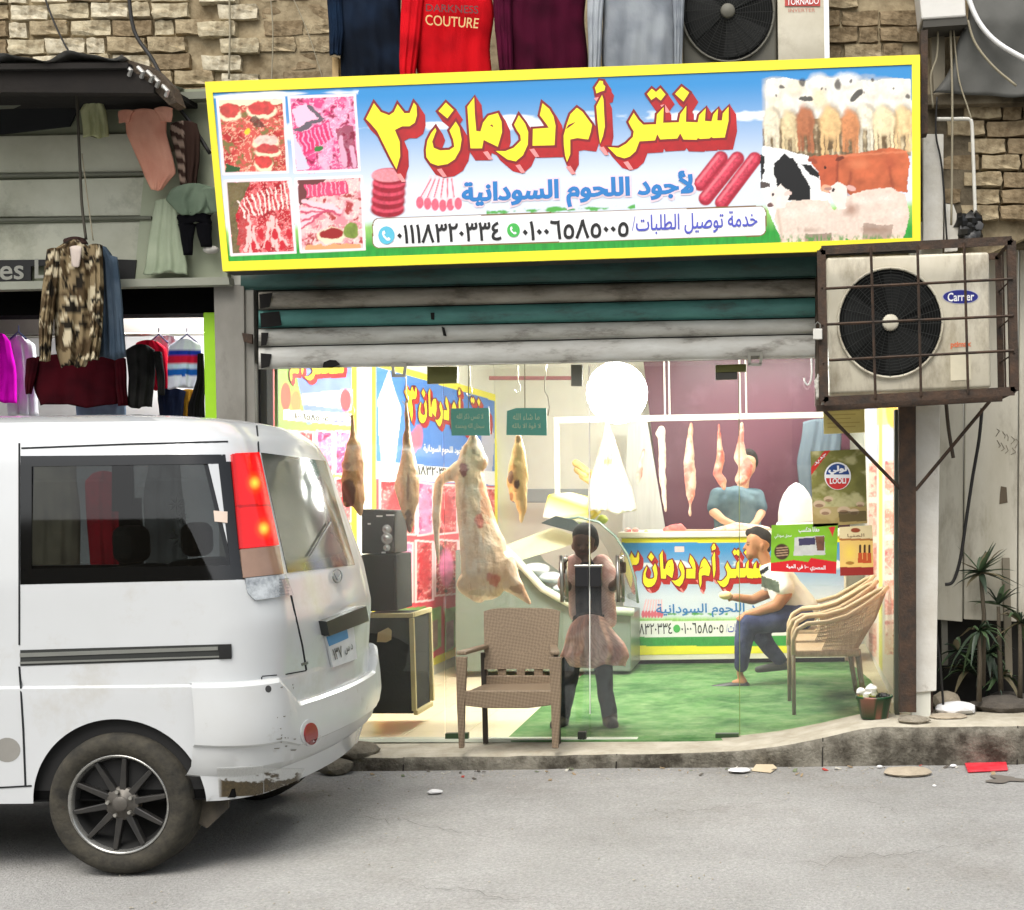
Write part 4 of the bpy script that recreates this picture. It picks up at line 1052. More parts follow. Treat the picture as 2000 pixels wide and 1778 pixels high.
for cx_, cy_, rx, ry, col in HB:
    col = np.array(C(*col)); c0 = zp(cx_, cy_)
    cv.ell((c0[0] + 2, c0[1] + 3), rx * .375 * 1.12, ry * .375 * 1.05, C(104, 80, 50), .7, soft=.3)
    for k in (-.62, -.3, .3, .6): cv.line((c0[0] + rx * .375 * k, c0[1] + ry * .1), (c0[0] + rx * .375 * k + 1, zp(0, 565 + (cx_ * 3 + int(k * 10)) % 30)[1]), 3.6, col * (.95 if abs(k) > .4 else .72), .96, soft=.4, var=.3)
    cv.ell(c0, rx * .375, ry * .30, col, .96, soft=.3, var=.3, vs=.2)
    cv.ell((c0[0] - rx * .1, c0[1] - ry * .22), rx * .18, ry * .2, col * 1.08, .7, soft=.9)
    cv.ell((c0[0] + rx * .18, c0[1] + ry * .06), rx * .13, ry * .2, col * .6, .6, soft=.9)
cv.ell(zp(1265, 300), 15, 5, C(26, 24, 24), .9, ang=.1); cv.ell(zp(1525, 285), 17, 7, C(26, 24, 24), .9, ang=-.7)
cv.poly(za('1040 545 1120 560 1280 600 1340 700 1390 800 1400 1050 1140 1050 1060 860 1025 740'), C(240, 240, 240), var=.06)
cv.poly(za('1100 640 1150 590 1200 615 1240 680 1290 760 1285 830 1120 835 1110 720 1095 700'), C(16, 16, 18)); cv.poly(za('1235 640 1290 650 1335 690 1330 715 1280 690'), C(20, 20, 22))
cv.poly(za('1028 590 1050 600 1045 690 1030 740'), C(20, 20, 22)); cv.poly(za('1025 735 1075 740 1080 765 1030 765'), C(80, 70, 66))
cv.poly(za('1340 592 1440 600 1560 582 1700 556 1790 572 1805 620 1790 790 1700 780 1500 805 1400 730 1345 780 1335 700'), C(190, 98, 62), var=.42, vs=.05)
cv.poly(za('1280 600 1335 600 1430 590 1432 720 1400 792 1345 785 1330 680 1290 640'), C(184, 88, 56), var=.3, vs=.1); cv.ell(zp(1370, 770), 12, 8, C(226, 170, 140)); cv.line(zp(1432, 600), zp(1425, 770), 4, C(120, 50, 34), .7, soft=1); cv.line(zp(1440, 600), zp(1800, 575), 3, C(222, 140, 100), .6, soft=1); cv.line(zp(1500, 690), zp(1480, 800), 5, C(126, 54, 36), .6, soft=1); cv.line(zp(1700, 660), zp(1720, 780), 5, C(126, 54, 36), .6, soft=1); cv.ell(zp(1365, 660), 2.5, 3, C(30, 16, 12)); cv.ell(zp(1300, 625), 11, 5, C(150, 70, 46), ang=.3); cv.ell(zp(1440, 615), 9, 4, C(110, 50, 32), ang=-.4); cv.ell(zp(1700, 640), 20, 22, C(166, 74, 48), .5, soft=.8); cv.ell(zp(1540, 640), 28, 14, C(220, 134, 92), .6, soft=.8)
cv.poly(za('1120 850 1250 825 1380 830 1420 900 1415 1010 1400 1052 1140 1052 1100 930'), C(224, 206, 192), var=.16, vs=.2); cv.poly(za('1070 790 1130 745 1185 790 1155 870 1095 880'), C(236, 224, 216), var=.1); cv.ell(zp(1090, 800), 3, 4, C(60, 40, 40)); cv.ell(zp(1170, 795), 8, 5, C(230, 200, 190))
cv.ell(zp(1078, 855), 6, 5, C(110, 80, 76)); cv.line(zp(1120, 880), zp(1140, 1045), 5, C(190, 160, 140), .6, soft=1); cv.poly(za('1250 1010 1400 1000 1400 1052 1250 1052'), C(120, 92, 70), .7, var=.4)
cv.poly(za('1470 810 1560 780 1700 762 1780 800 1803 900 1790 970 1765 1040 1500 1040 1420 1000 1400 900'), C(226, 204, 190), var=.2, vs=.16)
cv.ell(zp(1500, 880), 20, 18, C(150, 110, 90), .75, soft=.8); cv.poly(za('1385 765 1430 732 1482 760 1472 870 1430 880 1395 810'), C(234, 220, 212), var=.08); cv.ell(zp(1408, 775), 3, 3.5, C(50, 36, 36)); cv.ell(zp(1378, 770), 8, 4, C(170, 130, 120)); cv.ell(zp(1500, 768), 11, 4.5, C(220, 170, 160), ang=.3)
cv.poly(za('1560 950 1720 960 1700 1045 1560 1040'), C(110, 80, 60), .55, var=.5)
for (wx, wy, wr) in ((1180, 900, 60), (1300, 880, 70), (1560, 830, 70), (1680, 820, 80), (1740, 900, 50)): cv.ell(zp(wx, wy), wr * .375, 12, C(240, 226, 216), .6, soft=.9, var=.3, vs=.4)
for x in (1260, 1620): cv.ell(zp(x, 985), 46, 8, C(150, 116, 96), .6, soft=.9)
for x in (1420, 1450, 1530, 1740, 1160, 1200, 1240): cv.line(zp(x, 940), zp(x + 5, 1045), 6.5, C(226, 204, 190), .9, var=.2)
unwarp(cv)
cv.fill((X > 1500) * np.clip((Y - 456) / 10, 0, 1) * np.clip((fbm(X * .3, Y * .1, 5) - .45) * 8, 0, 1), C(60, 140, 60), .8)
pill = rrect(729, 428, 1495, 484, 12, -.032)
cv.poly(offset_poly(pill, 2), C(120, 90, 50)); cv.poly(pill, C(238, 238, 240))
canvas_px(cv, 'printed_face', sf, PRINT, SG, lift=0.0)
headline(SG, sf, lambda x, y: (x, y), k=1.0, lift=.002)
def ln(x0, y0, x1, y1, h): return [(x0, y0), (x1, y1), (x1, y1 + h), (x0, y0 + h)]
q = ln(904, 352, 1353, 335, 59)
text_obj('lettering_halo', 'لأجود اللحوم السودانية', [(q[0][0] - 2, q[0][1] - 2), (q[1][0] + 2, q[1][1] - 2), (q[2][0] + 2, q[2][1] + 2), (q[3][0] - 2, q[3][1] + 2)], sf, mat('pale_ink', C(238, 214, 226), .4), SG, .07, .0025)
text_obj('lettering_line', 'لأجود اللحوم السودانية', q, sf, ink_b, SG, .034, .004)
text_obj('phone_number', '٠١١١٨٣٢٠٣٣٤', ln(777, 441, 979, 434, 35), sf, ink_k, SG, .028, .003)
text_obj('phone_number', '٠١٠٠٦٥٨٥٠٠٥', ln(1022, 434, 1227, 426, 36), sf, ink_k, SG, .028, .003)
text_obj('lettering_line', 'خدمة توصيل الطلبات/', ln(1234, 421, 1479, 411, 40), sf, ink_v, SG, .012, .003)
circ = lambda cx_, cy_, rx, ry, n=20: [(cx_ + rx * math.cos(2 * math.pi * i / n), cy_ + ry * math.sin(2 * math.pi * i / n)) for i in range(n)]
def icon(parent, x, y, r, m1, fn, lift):
    mb = MB(); poly_mb(mb, circ(x, y, r, r * 1.1), fn, lift); mb.obj('phone_icon', m1, parent, fix=False)
    mb = MB(); k = r / 17
    poly_mb(mb, [(x + a * k, y + b * k) for a, b in ((-8, -8), (-4, -10), (-2, -4), (-5, -1), (1, 6), (5, 4), (9, 8), (6, 11), (1, 11), (-6, 4), (-9, -3))], fn, lift + .0008); mb.obj('handset_mark', ink_w, parent, fix=False)
icon(SG, 755, 460, 16, mat('cyan_ink', C(90, 186, 214), .4), sf, .003); icon(SG, 1003, 450, 12.5, mat('green_ink', C(70, 180, 80), .4), sf, .003)
mb = MB(); 
for x in (700, 1250): 
    p = P(x, 150, SY); mb2 = MB(); mb2.tube([p + Vector((0, .1, .0)), Vector((p.x, .1, p.z + .12))], .012, 6); mb2.obj('fixing_rod', rust, SG)

# ================================================================ clothes hanging above the sign
def cl(col, col2=None, s=9, amt=1.0):
    col2 = col2 or tuple(c * .75 for c in col)
    return lambda co: cmix(col, col2, (n3(co, s, 4) - .35) * 2 * amt)
rail = MB(); rail.tube([P(600, -22, -.28), P(1345, -42, -.28)], .014, 8); solid('clothes_rail', 'metal clothes rail above the sign', 'rail', rail, steel, smooth=True)
g = thing('dark_jumper', 'navy blue jumper hanging leftmost above the sign', 'garment', P(715, 160, -.28))
loft('body', [(-30, 660, 780), (40, 655, 786), (110, 662, 790), (200, 668, 795)], -.27, CLOTH, g, depth=.1, folds=.02, seed=1, colfn=cl(C(14, 20, 30), C(26, 38, 56)))
loft('sleeve', [(-30, 638, 668), (60, 642, 672), (108, 644, 668)], -.3, CLOTH, g, depth=.06, folds=.01, seed=2, colfn=cl(C(14, 24, 40), C(22, 40, 62)))
g = thing('red_sweatshirt', 'bright red sweatshirt with gold lettering above the sign', 'garment', P(880, 150, -.28))
loft('body', [(-40, 812, 958), (30, 806, 962), (100, 812, 960), (190, 818, 962)], -.29, CLOTH, g, depth=.12, folds=.02, seed=3, colfn=cl(C(196, 16, 26), C(150, 8, 18)))
loft('sleeve', [(-40, 786, 830), (60, 782, 822), (110, 779, 815), (150, 782, 812)], -.34, CLOTH, g, depth=.07, folds=.012, seed=5, colfn=cl(C(206, 18, 30), C(150, 8, 18)))
gold = mat('gold_print', C(206, 170, 110), .5)
rfn = planefn((0, -.378, 0), (0, -1, 0))
text_obj('print', 'COUTURE', [(830, 29), (936, 36), (933, 56), (832, 49)], rfn, gold, g, .01, 0)
text_obj('print', 'DARKNESS', [(832, 8), (934, 12), (934, 27), (832, 22)], rfn, mat('dull_print', C(96, 20, 24), .6), g, .02, 0)
g = thing('maroon_sweatshirt', 'dark maroon sweatshirt hanging between the red and the grey one', 'garment', P(1060, 145, -.28))
loft('body', [(-40, 985, 1142), (60, 988, 1145), (190, 992, 1146)], -.28, CLOTH, g, depth=.11, folds=.025, seed=8, colfn=cl(C(66, 10, 34), C(40, 4, 20)))
loft('sleeve', [(-40, 962, 1000), (60, 966, 1000), (140, 976, 1004)], -.32, CLOTH, g, depth=.06, folds=.012, seed=9, colfn=cl(C(80, 14, 44), C(50, 8, 26)))
g = thing('grey_hoodie', 'light grey hoodie hanging rightmost above the sign', 'garment', P(1240, 140, -.28))
loft('body', [(-40, 1172, 1318), (60, 1175, 1322), (190, 1182, 1326)], -.28, CLOTH, g, depth=.12, folds=.022, seed=10, colfn=cl(C(150, 156, 162), C(112, 118, 126)))
loft('sleeve', [(-40, 1147, 1182), (60, 1148, 1176), (150, 1150, 1172)], -.33, CLOTH, g, depth=.06, folds=.012, seed=12, colfn=cl(C(170, 176, 182), C(130, 136, 144)))
loft('sleeve', [(-40, 1312, 1340), (60, 1316, 1334), (150, 1318, 1332)], -.33, CLOTH, g, depth=.05, folds=.012, seed=13, colfn=cl(C(160, 166, 172), C(120, 126, 134)))

# ================================================================ upper air conditioner
cream = mat('cream_enamel', C(206, 200, 182), .5, col2=C(180, 172, 150), scale=3, amt=.9, dirt=C(140, 128, 104), dscale=2.5, bump=.1)
grille_dark = mat('fan_cavity', C(14, 15, 14), .8, spec=.2)
def ac_unit(th, quad, Yf, depth, cx_, cy_, rx, ry, body_m, rings=14, hub=.16, spokes=24):
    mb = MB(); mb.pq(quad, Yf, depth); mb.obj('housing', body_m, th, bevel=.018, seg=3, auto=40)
    n = 40; c = P(cx_, cy_, Yf); ax = (P(cx_ + rx, cy_, Yf) - c).length; az = (P(cx_, cy_ - ry, Yf) - c).length
    cp = c + Vector((0, -.004, 0))
    mb = MB(); mb.add([cp] + [cp + Vector((ax * math.cos(2 * math.pi * i / n), 0, az * math.sin(2 * math.pi * i / n))) for i in range(n)], [(0, (i + 1) % n + 1, i + 1) for i in range(n)]); mb.obj('fan_opening', grille_dark, th, fix=False)
    mb = MB(); mb.tube([cp + Vector((ax * math.cos(2 * math.pi * i / n), -.012, az * math.sin(2 * math.pi * i / n))) for i in range(n + 1)], .008, 6, cap=False); mb.obj('fan_ring', body_m, th, smooth=True)
    for b in range(3):
        a0 = b * 2.094 + .4; mb = MB(); v = []
        for k in range(7):
            a = a0 + k * .22
            for rr in (.16, .55, .9): v.append(cp + Vector((ax * rr * math.cos(a), -.006 - .008 * math.sin(k / 6 * 3.14), az * rr * math.sin(a))))
        mb.add(v, [(k * 3 + j, k * 3 + j + 1, k * 3 + j + 4, k * 3 + j + 3) for k in range(6) for j in range(2)]); mb.obj('fan_blade', mat('fan_blade', C(30, 31, 30), .7, spec=.2), th, smooth=True, fix=False)
    gm = mat('grille_wire', C(40, 42, 40), .55, .2)
    mb = MB()
    for k in range(rings):
        rr = .22 + .76 * k / rings
        mb.tube([cp + Vector((ax * rr * math.cos(2 * math.pi * i / 32), -.022 - .01 * (1 - rr), az * rr * math.sin(2 * math.pi * i / 32))) for i in range(33)], .0013, 4, cap=False)
    mb.obj('grille_rings', gm, th, kind='stuff')
    mb = MB()
    for k in range(spokes):
        a = 2 * math.pi * k / spokes; mb.tube([cp + Vector((ax * .15 * math.cos(a), -.03, az * .15 * math.sin(a))), cp + Vector((ax * math.cos(a + .25), -.018, az * math.sin(a + .25)))], .0018, 4)
    mb.obj('grille_spokes', gm, th, kind='stuff')
    mb = MB(); mb.lathe(c, [(ax * hub * .0 + 1e-6, -.045), (ax * hub * .8, -.043), (ax * hub, -.032), (ax * hub, -.01)], 20, 'Y'); mb.obj('hub', body_m, th, smooth=True)
t = thing('air_conditioner', 'upper cream air conditioner unit cut by the top of the picture, above the sign', 'air conditioner', P(1470, 130, -.2))
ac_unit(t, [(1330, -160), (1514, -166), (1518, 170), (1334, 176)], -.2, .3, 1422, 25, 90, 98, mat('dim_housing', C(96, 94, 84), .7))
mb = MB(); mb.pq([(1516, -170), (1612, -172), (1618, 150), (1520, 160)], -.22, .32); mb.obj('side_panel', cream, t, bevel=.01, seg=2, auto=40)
mb = MB(); mb.pq([(1606, -172), (1616, -172), (1621, 150), (1611, 152)], -.235, .02); mb.obj('edge_strip', wp, t)
mb = MB(); mb.pr(1533, -14, 1602, 12, -.226, .004); mb.obj('label', mat('red_label', C(186, 60, 50), .5), t)
text_obj('label_text', 'TORNADO', [(1537, -2), (1599, -4), (1599, 8), (1537, 10)], yplane(-.23), ink_w, t, .01, 0)
text_obj('label_text', 'INVERTER', [(1540, 17), (1592, 16), (1592, 23), (1540, 24)], yplane(-.224), mat('faded_red', C(196, 130, 110), .6), t, .0, 0)

# ================================================================ right upper clutter
tarp = mat('grey_tarpaulin', C(92, 92, 88), .7, col2=C(66, 66, 62), scale=2, amt=.9, bump=.2)
g = loft('tarpaulin', [(-60, 1884, 2100, 0), (40, 1892, 2110, -.03), (120, 1860, 2120, .02), (186, 1822, 2120, .04)], -.12, tarp, depth=.05, folds=.03, ff=5, seed=4); tagit(g, 'grey tarpaulin hanging in the top right corner', 'tarpaulin')
mb = MB(); mb.pq([(1812, 184), (2150, 176), (2150, 196), (1812, 206)], -.05, .2); solid('stone_ledge', 'stone ledge under the grey tarpaulin', 'ledge', mb, grimy, bevel=.008)
mb = MB(); mb.pq([(1800, 200), (1900, 196), (1905, 470), (1800, 480)], .04, .1); solid('rendered_pier', 'dirty rendered pier behind the white pipe', 'pier', mb, grimy)
hd = thing('junction_box', 'white metal box with dark open underside at the top right', 'box', P(1840, 50, -.2))
mb = MB(); mb.pq([(1788, -80), (1880, -80), (1887, 32), (1800, 38)], -.22, .25); mb.obj('housing', mat('dusty_white', C(214, 212, 206), .5, scale=4), hd, bevel=.01)
mb = MB(); mb.pq([(1803, 38), (1888, 32), (1890, 48), (1803, 54)], -.21, .2); mb.obj('box_underside', mat('underside_dark', C(70, 68, 62), .8), hd)  # darker strip drawn as the underside of the box
wire([(1886, -20), (1910, 40), (1950, 85), (2020, 125)], -.2, .016, wp, 'thick white hose sagging across the tarpaulin', 'hose', 'hose')
wire([(1890, 40), (1905, 85), (1940, 130), (1985, 168)], -.18, .008, wire_m, 'thin pale cord across the tarpaulin')
wire([(1856, 52), (1860, 200), (1858, 440)], -.12, .007, wire_m, 'straight cord hanging from the white box')
wire([(1862, 52), (1872, 150), (1890, 210), (1897, 232)], -.12, .005, wire_m, 'slanting cord from the white box to the pipe')
wire([(1832, 60), (1830, 110), (1818, 150), (1822, 210)], -.12, .006, wire_m, 'looped grey cable beside the sign edge')
wire([(1830, 190), (1828, 262), (1840, 330), (1850, 480)], -.11, .006, dwire, 'dark cable hanging in front of the white board')
pf = mat('white_pvc', C(212, 210, 200), .5, scale=8)
wire([(1828, 233), (1860, 233), (1890, 233), (1897, 238), (1899, 260), (1902, 340), (1905, 425)], -.06, .012, pf, 'white plastic pipe bent at a right angle', 'drain_pipe', 'pipe', 4)
mb = MB(); mb.tube([P(1636, 20, .0), P(1638, 118, .0)], .03, 8); 
mb = MB(); mb.pq([(1817, 55), (1845, 52), (1846, 200), (1826, 205)], -.03, .08); solid('concrete_post', 'thin concrete post below the white box', 'post', mb, mat('conc', C(140, 132, 114), .9, scale=5, dirt=C(80, 74, 62)))
mb = MB(); mb.pq([(1799, 60), (1812, 58), (1812, 260), (1799, 262)], -.36, .1); solid('steel_post', 'dark steel post at the right edge of the sign', 'post', mb, rust)
wp2 = mat('peeling_white_paint', C(216, 214, 206), .7, col2=C(184, 178, 164), scale=5, amt=.9, bump=.3, bscale=30, dirt=C(110, 98, 80), dscale=6, dlo=.58, dhi=.72)
mb = MB(); mb.pq([(1803, 262), (1843, 262), (1842, 482), (1803, 484)], -.08, .06); solid('white_board', 'tall chipped white board right of the sign', 'board', mb, wp2, bevel=.004)
mb = MB(); mb.pq([(1845, 398), (1862, 400), (1873, 430), (1870, 490), (1845, 492)], -.05, .03); solid('white_board', 'short broken white board beside the tall one', 'board', mb, wp2)
b = MB()
for k in range(9): b.ell(P(1892 + R.uniform(-14, 14), 440 + R.uniform(-16, 22), -.05), (.05, .05, .05), 8, 6, jitter=.3)
tagit(b.obj('plastic_bag', mat('black_bag', C(20, 20, 20), .35), auto=30), 'crumpled black bag stuffed above the caged air conditioner', 'bag')
# ================================================================ right lower wall
pier_m = mat('peeling_pier', C(222, 220, 212), .75, col2=C(196, 190, 176), scale=3, amt=.9, bump=.3, bscale=30, dirt=C(120, 104, 84), dscale=4, dlo=.6, dhi=.74)
pw = thing('white_pier', 'white painted pier with chipped paint beside the rusty post', 'column', P(1810, 1360, .0))
mb = MB(); mb.pq([(1786, 480), (1841, 480), (1829, 1350), (1786, 1354)], .0, .22); mb.obj('pier', pier_m, pw, bevel=.006)
mb = MB(); mb.pq([(1786, 1356), (1822, 1352), (1822, 1392), (1786, 1396)], .04, .15); mb.obj('pier_foot', mat('dark_foot', C(60, 44, 38), .95, bump=.8), pw)
rw = thing('white_panel_wall', 'dingy white panelled wall on the far right', 'wall', P(1920, 1200, .45))
pan_m = mat('dingy_white_panel', C(204, 200, 186), .75, col2=C(178, 172, 154), scale=1.6, amt=.95, bump=.25, dirt=C(122, 110, 90), dscale=2.6, dlo=.52, dhi=.74, stretch=(1.6, 1, .45))
for x0, x1 in ((1826, 1884), (1886, 1990), (1992, 2150)):
    mb = MB(); mb.pq([(x0, 430), (x1, 425), (x1 - 4, 1215), (x0 - 3, 1210)], .45 if x0 != 1886 else .43, .05); mb.obj('panel', pan_m, rw, bevel=.006)
mb = MB(); mb.pq([(1800, 1205), (2200, 1205), (2200, 1420), (1800, 1420)], .62, .05); mb.obj('lower_wall', mat('recess_shade_wall', C(44, 42, 38), .95, col2=C(22, 20, 18), scale=3), rw)  # near-black sheet: the shade of the recess is put into its colour
mb = MB(); mb.pq([(1890, 430), (2200, 424), (2200, 470), (1890, 478)], .2, .3); mb.obj('header', grimy, rw)
mk = mat('scribble', C(120, 112, 98), .8)
mb = MB()
for k in range(9):
    x, y = 1948 + (k % 5) * 9 + R.uniform(-2, 2), 838 + (k // 5) * 22 + (k % 5) * 5
    mb.tube([P(x, y, .428), P(x + R.uniform(3, 8), y + R.uniform(4, 12), .428), P(x + R.uniform(-3, 6), y + R.uniform(12, 18), .428)], .0022, 4)
mb.obj('scribble', mk, rw, kind='stuff')
mb = MB(); mb.pq([(1955, 950), (1966, 952), (1968, 982), (1952, 985), (1953, 966)], .427, .003); mb.obj('bare_patch', mat('bare', C(96, 84, 68), .9), rw)
wire([(1918, 798), (1912, 860), (1900, 930), (1888, 1010), (1876, 1090), (1862, 1135), (1846, 1142)], .2, .011, dwire, 'black cable hanging down the white panels to the plants')
wire([(1848, 790), (1853, 840), (1862, 895)], .1, .012, mat('brown_hose', C(70, 60, 48), .7), 'short brown hose end hanging below the air conditioner', 'hose', 'hose')
# ================================================================ caged air conditioner on its post
AY = -.44
t = thing('air_conditioner', 'white air conditioner with round fan locked inside the rusty cage', 'air conditioner', P(1775, 770, AY))
acm = mat('ac_enamel', C(212, 206, 188), .5, col2=C(186, 178, 154), scale=2.5, amt=.9, bump=.08, dirt=C(116, 100, 76), dscale=3.5, dlo=.5, dhi=.74, stretch=(1.4, 1, .6))
ac_unit(t, [(1613, 503), (1932, 492), (1936, 757), (1620, 770)], AY, .30, 1738.5, 631.5, 102, 107, acm)
mb = MB(); poly_mb(mb, circ(1876, 580, 34, 13, 28), yplane(AY), .003); mb.obj('badge', mat('badge_blue', C(34, 40, 130), .35), t, fix=False)
mb = MB(); poly_mb(mb, circ(1876, 580, 35.5, 14.2, 28), yplane(AY), .002); mb.obj('badge_rim', mat('badge_rim', C(190, 190, 210), .35), t, fix=False)
text_obj('badge_text', 'Carrier', [(1851, 573), (1902, 571), (1902, 587), (1851, 589)], yplane(AY), ink_w, t, .03, .004)
text_obj('sticker', 'ptimax', [(1857, 669), (1896, 667), (1896, 680), (1857, 682)], yplane(AY), mat('orange_ink', C(220, 120, 80), .5), t, .04, .003)
mb = MB(); mb.pq([(1856, 692), (1896, 690), (1897, 742), (1857, 744)], AY - .003, .003); mb.obj('sticker_sheet', mat('cream_sticker', C(214, 206, 180), .6), t)
cg_ = thing('air_conditioner_cage', 'rusty iron cage on a tall post around the air conditioner', 'cage', P(1772, 1390, -.15))
CF, CB = -.60, -.10
TL, TR, BR, BL = P(1604, 489, CF), P(1976, 470, CF), P(1982, 764, CF), P(1610, 784, CF)
bk = lambda p: Vector((p.x, CB, p.z))
def bar(a, b, w, name='cage_bar'):
    mb = MB(); mb.tube([a, b], w, 4); o = mb.obj(name, rust, cg_); return o
def angle(a, b, w=.03, name='cage_frame'):
    mb = MB(); d = (b - a).normalized(); up = Vector((0, 0, 1)) if abs(d.z) < .9 else Vector((1, 0, 0)); s_ = up.cross(d).normalized()
    if abs(d.y) > .9: mb.tube([a, b], .014, 4)
    else:
        mb.prism([a - up * w * .5, b - up * w * .5, b + up * w * .5, a + up * w * .5], (0, .006, 0)); mb.prism([a - up * .003 + Vector((0, .006, 0)), b - up * .003 + Vector((0, .006, 0)), b + up * .003 + Vector((0, .006, 0)), a + up * .003 + Vector((0, .006, 0))], (0, w, 0))
    return mb.obj(name, rust, cg_)
for a, b in ((TL, TR), (BL, BR), (TL, BL), (TR, BR)): angle(a, b, .05)
for a, b in ((bk(TL), bk(TR)), (bk(BL), bk(BR)), (bk(TL), bk(BL)), (bk(TR), bk(BR))): angle(a, b, .04)
for a in (TL, TR, BR, BL): angle(a, bk(a))
for (xa, ya, xb, yb) in ((1701, 484, 1710, 778), (1792, 480, 1799, 774), (1883, 474, 1891, 769), (1613, 564, 1978, 545), (1615, 634, 1979, 617), (1619, 704, 1980, 685)):
    bar(P(xa, ya, CF - .004), P(xb, yb, CF - .004), .008)
for k in (.33, .66):
    a, b = TR.lerp(bk(TR), k), BR.lerp(bk(BR), k); bar(a, b, .006)
for k in (.25, .5, .75):
    a, b = TR.lerp(BR, k), bk(TR).lerp(bk(BR), k); bar(a, b, .006)
    a, b = TL.lerp(BL, k), bk(TL).lerp(bk(BL), k); bar(a, b, .006)
for k, yy in ((0, -.5), (1, -.16)):
    a = P(1594, 792, yy); b = P(1958, 772, yy)
    mb = MB(); mb.prism([a, b, b + Vector((0, 0, -.035)), a + Vector((0, 0, -.035))], (0, .035, 0)); mb.obj('support_rail', rust, cg_)
PY = -.16
mb = MB(); mb.prism([P(1756, 786, PY), P(1789, 786, PY), P(1790, 1392, PY), P(1757, 1392, PY)], (0, .1, 0)); mb.obj('post', rust, cg_, bevel=.004)
bar(P(1600, 792, -.17), P(1758, 955, -.15), .011, 'brace'); bar(P(1938, 778, -.17), P(1788, 958, -.15), .011, 'brace')
pl = thing('padlock', 'white padlock hanging on the left edge of the cage', 'padlock', P(1597, 664, -.62))
mb = MB(); mb.pr(1588, 642, 1606, 663, -.63, .025); mb.obj('lock_body', mat('white_lock', C(206, 204, 196), .5), pl, bevel=.004)
mb = MB(); mb.tube([P(1592, 643, -.62), P(1592, 634, -.62), P(1597, 629, -.62), P(1602, 634, -.62), P(1602, 643, -.62)], .004, 6); mb.obj('shackle', steel, pl)
wire([(1585, 700), (1586, 722), (1584, 742), (1578, 752), (1572, 746), (1571, 738)], -.05, .006, wp, 'white metal hook hanging beside the shutter', 'hook', 'hook')
b = MB(); 
for k in range(5): b.ell(P(1597 + R.uniform(-4, 4), 740 + k * 8, -.08), (.02, .02, .025), 8, 6, jitter=.3)
tagit(b.obj('plastic_bag', mat('clear_bag', C(220, 216, 206), .3), smooth=True), 'small clear plastic bag tied below the padlock', 'bag')

# ================================================================ glass shop front
gm_ = glassmat('shop_glass', (.97, .99, .98), .035, dust=.016, dustcol=C(230, 232, 228))
olive = mat('olive_fitting', C(112, 112, 60), .4, .3, col2=C(84, 84, 44), scale=5); dgreen = mat('dark_green_fitting', C(44, 66, 40), .4)
gf = yplane(GY)
def pane(parent, x0, x1, xb0, xb1, yt=690, yb=1448, name='glass_pane'):
    mb = MB(); mb.pq([(x0, yt + 4), (x1, yt), (xb1, yb), (xb0, yb)], GY, .008); return mb.obj(name, gm_, parent)
def fit(parent, pts, m_, Yd=-.02, th=.04, name='patch_fitting'):
    mb = MB(); mb.pq(pts, GY + Yd, th); mb.obj(name, m_, parent, bevel=.003)
t = thing('glass_panel', 'fixed glass panel left of the glass doors', 'window', P(690, 1450, GY)); pane(t, 507, 862, 520, 868)
mb = MB(); mb.pq([(536, 720), (541, 720), (545, 1448), (540, 1448)], GY - .006, .02); mb.obj('edge_strip', mat('green_glass_edge', C(110, 130, 70), .3), t)
t = thing('glass_door', 'left leaf of the frameless glass door', 'door', P(1010, 1450, GY)); pane(t, 865, 1148.5, 871, 1150.5)
fit(t, [(834, 716), (893, 716), (893, 748), (834, 750)], olive); fit(t, [(869, 1433), (914, 1432), (914, 1447), (869, 1448)], dgreen)
fit(t, [(1123, 1108), (1149, 1108), (1149, 1146), (1123, 1146)], mat('lock_box', C(48, 48, 50), .35, .4), -.03, .05, 'lock')
fit(t, [(1121, 1104), (1149, 1104), (1149, 1108), (1121, 1108)], steel, -.034, .05, 'lock_trim')
def handle(t, x):
    for dy, xx in ((-.07, x - 5), (.075, x + 4)):
        mb = MB(); z0, z1 = P(xx, 1085, GY + dy), P(xx + 2, 1176, GY + dy); e = Vector((0, -dy * .9, 0))
        mb.tube([z0 + e + Vector((0, 0, -.03)), z0 + Vector((0, 0, -.02)), z0 + Vector((0, 0, -.0)), z0.lerp(z1, .5), z1, z1 + Vector((0, 0, .02)), z1 + e + Vector((0, 0, .03))], .0125, 8); mb.obj('handle', steel, t, smooth=True)
handle(t, 1101)
t = thing('glass_door', 'right leaf of the frameless glass door', 'door', P(1300, 1450, GY)); pane(t, 1151.5, 1441.5, 1153.5, 1443.5)
fit(t, [(1397, 713), (1457, 711), (1457, 726), (1397, 728)], olive); fit(t, [(1397, 728), (1440, 727), (1440, 741), (1397, 742)], mat('steel_hinge', C(90, 88, 82), .4, .6)); fit(t, [(1397, 1433), (1443, 1433), (1443, 1450), (1397, 1450)], dgreen)
fit(t, [(1128, 1430), (1144, 1430), (1144, 1449), (1128, 1449)], mat('floor_lock', C(60, 62, 58), .4, .5), -.03, .05, 'floor_lock')
fit(t, [(1152, 1108), (1174, 1108), (1174, 1146), (1152, 1146)], MC['lock_box'], -.03, .05, 'lock'); fit(t, [(1152, 1104), (1176, 1104), (1176, 1108), (1152, 1108)], steel, -.034, .05, 'lock_trim')
fit(t, [(1115, 712), (1137, 712), (1136, 754), (1115, 754)], mat('dull_grey', C(120, 120, 108), .5), -.02, .04, 'door_closer')
mb = MB(); mb.prism([P(1149.4, 715, GY - .002), P(1151.2, 715, GY - .002), P(1153.2, 1395, GY - .002), P(1151.4, 1395, GY - .002)], (0, .012, 0)); mb.obj('edge_strip', mat('bright_edge', C(226, 230, 222), .2), t)
handle(t, 1211)
t = thing('glass_panel', 'fixed glass panel with advertising posters right of the doors', 'window', P(1600, 1450, GY)); pane(t, 1444, 1752, 1446, 1752)
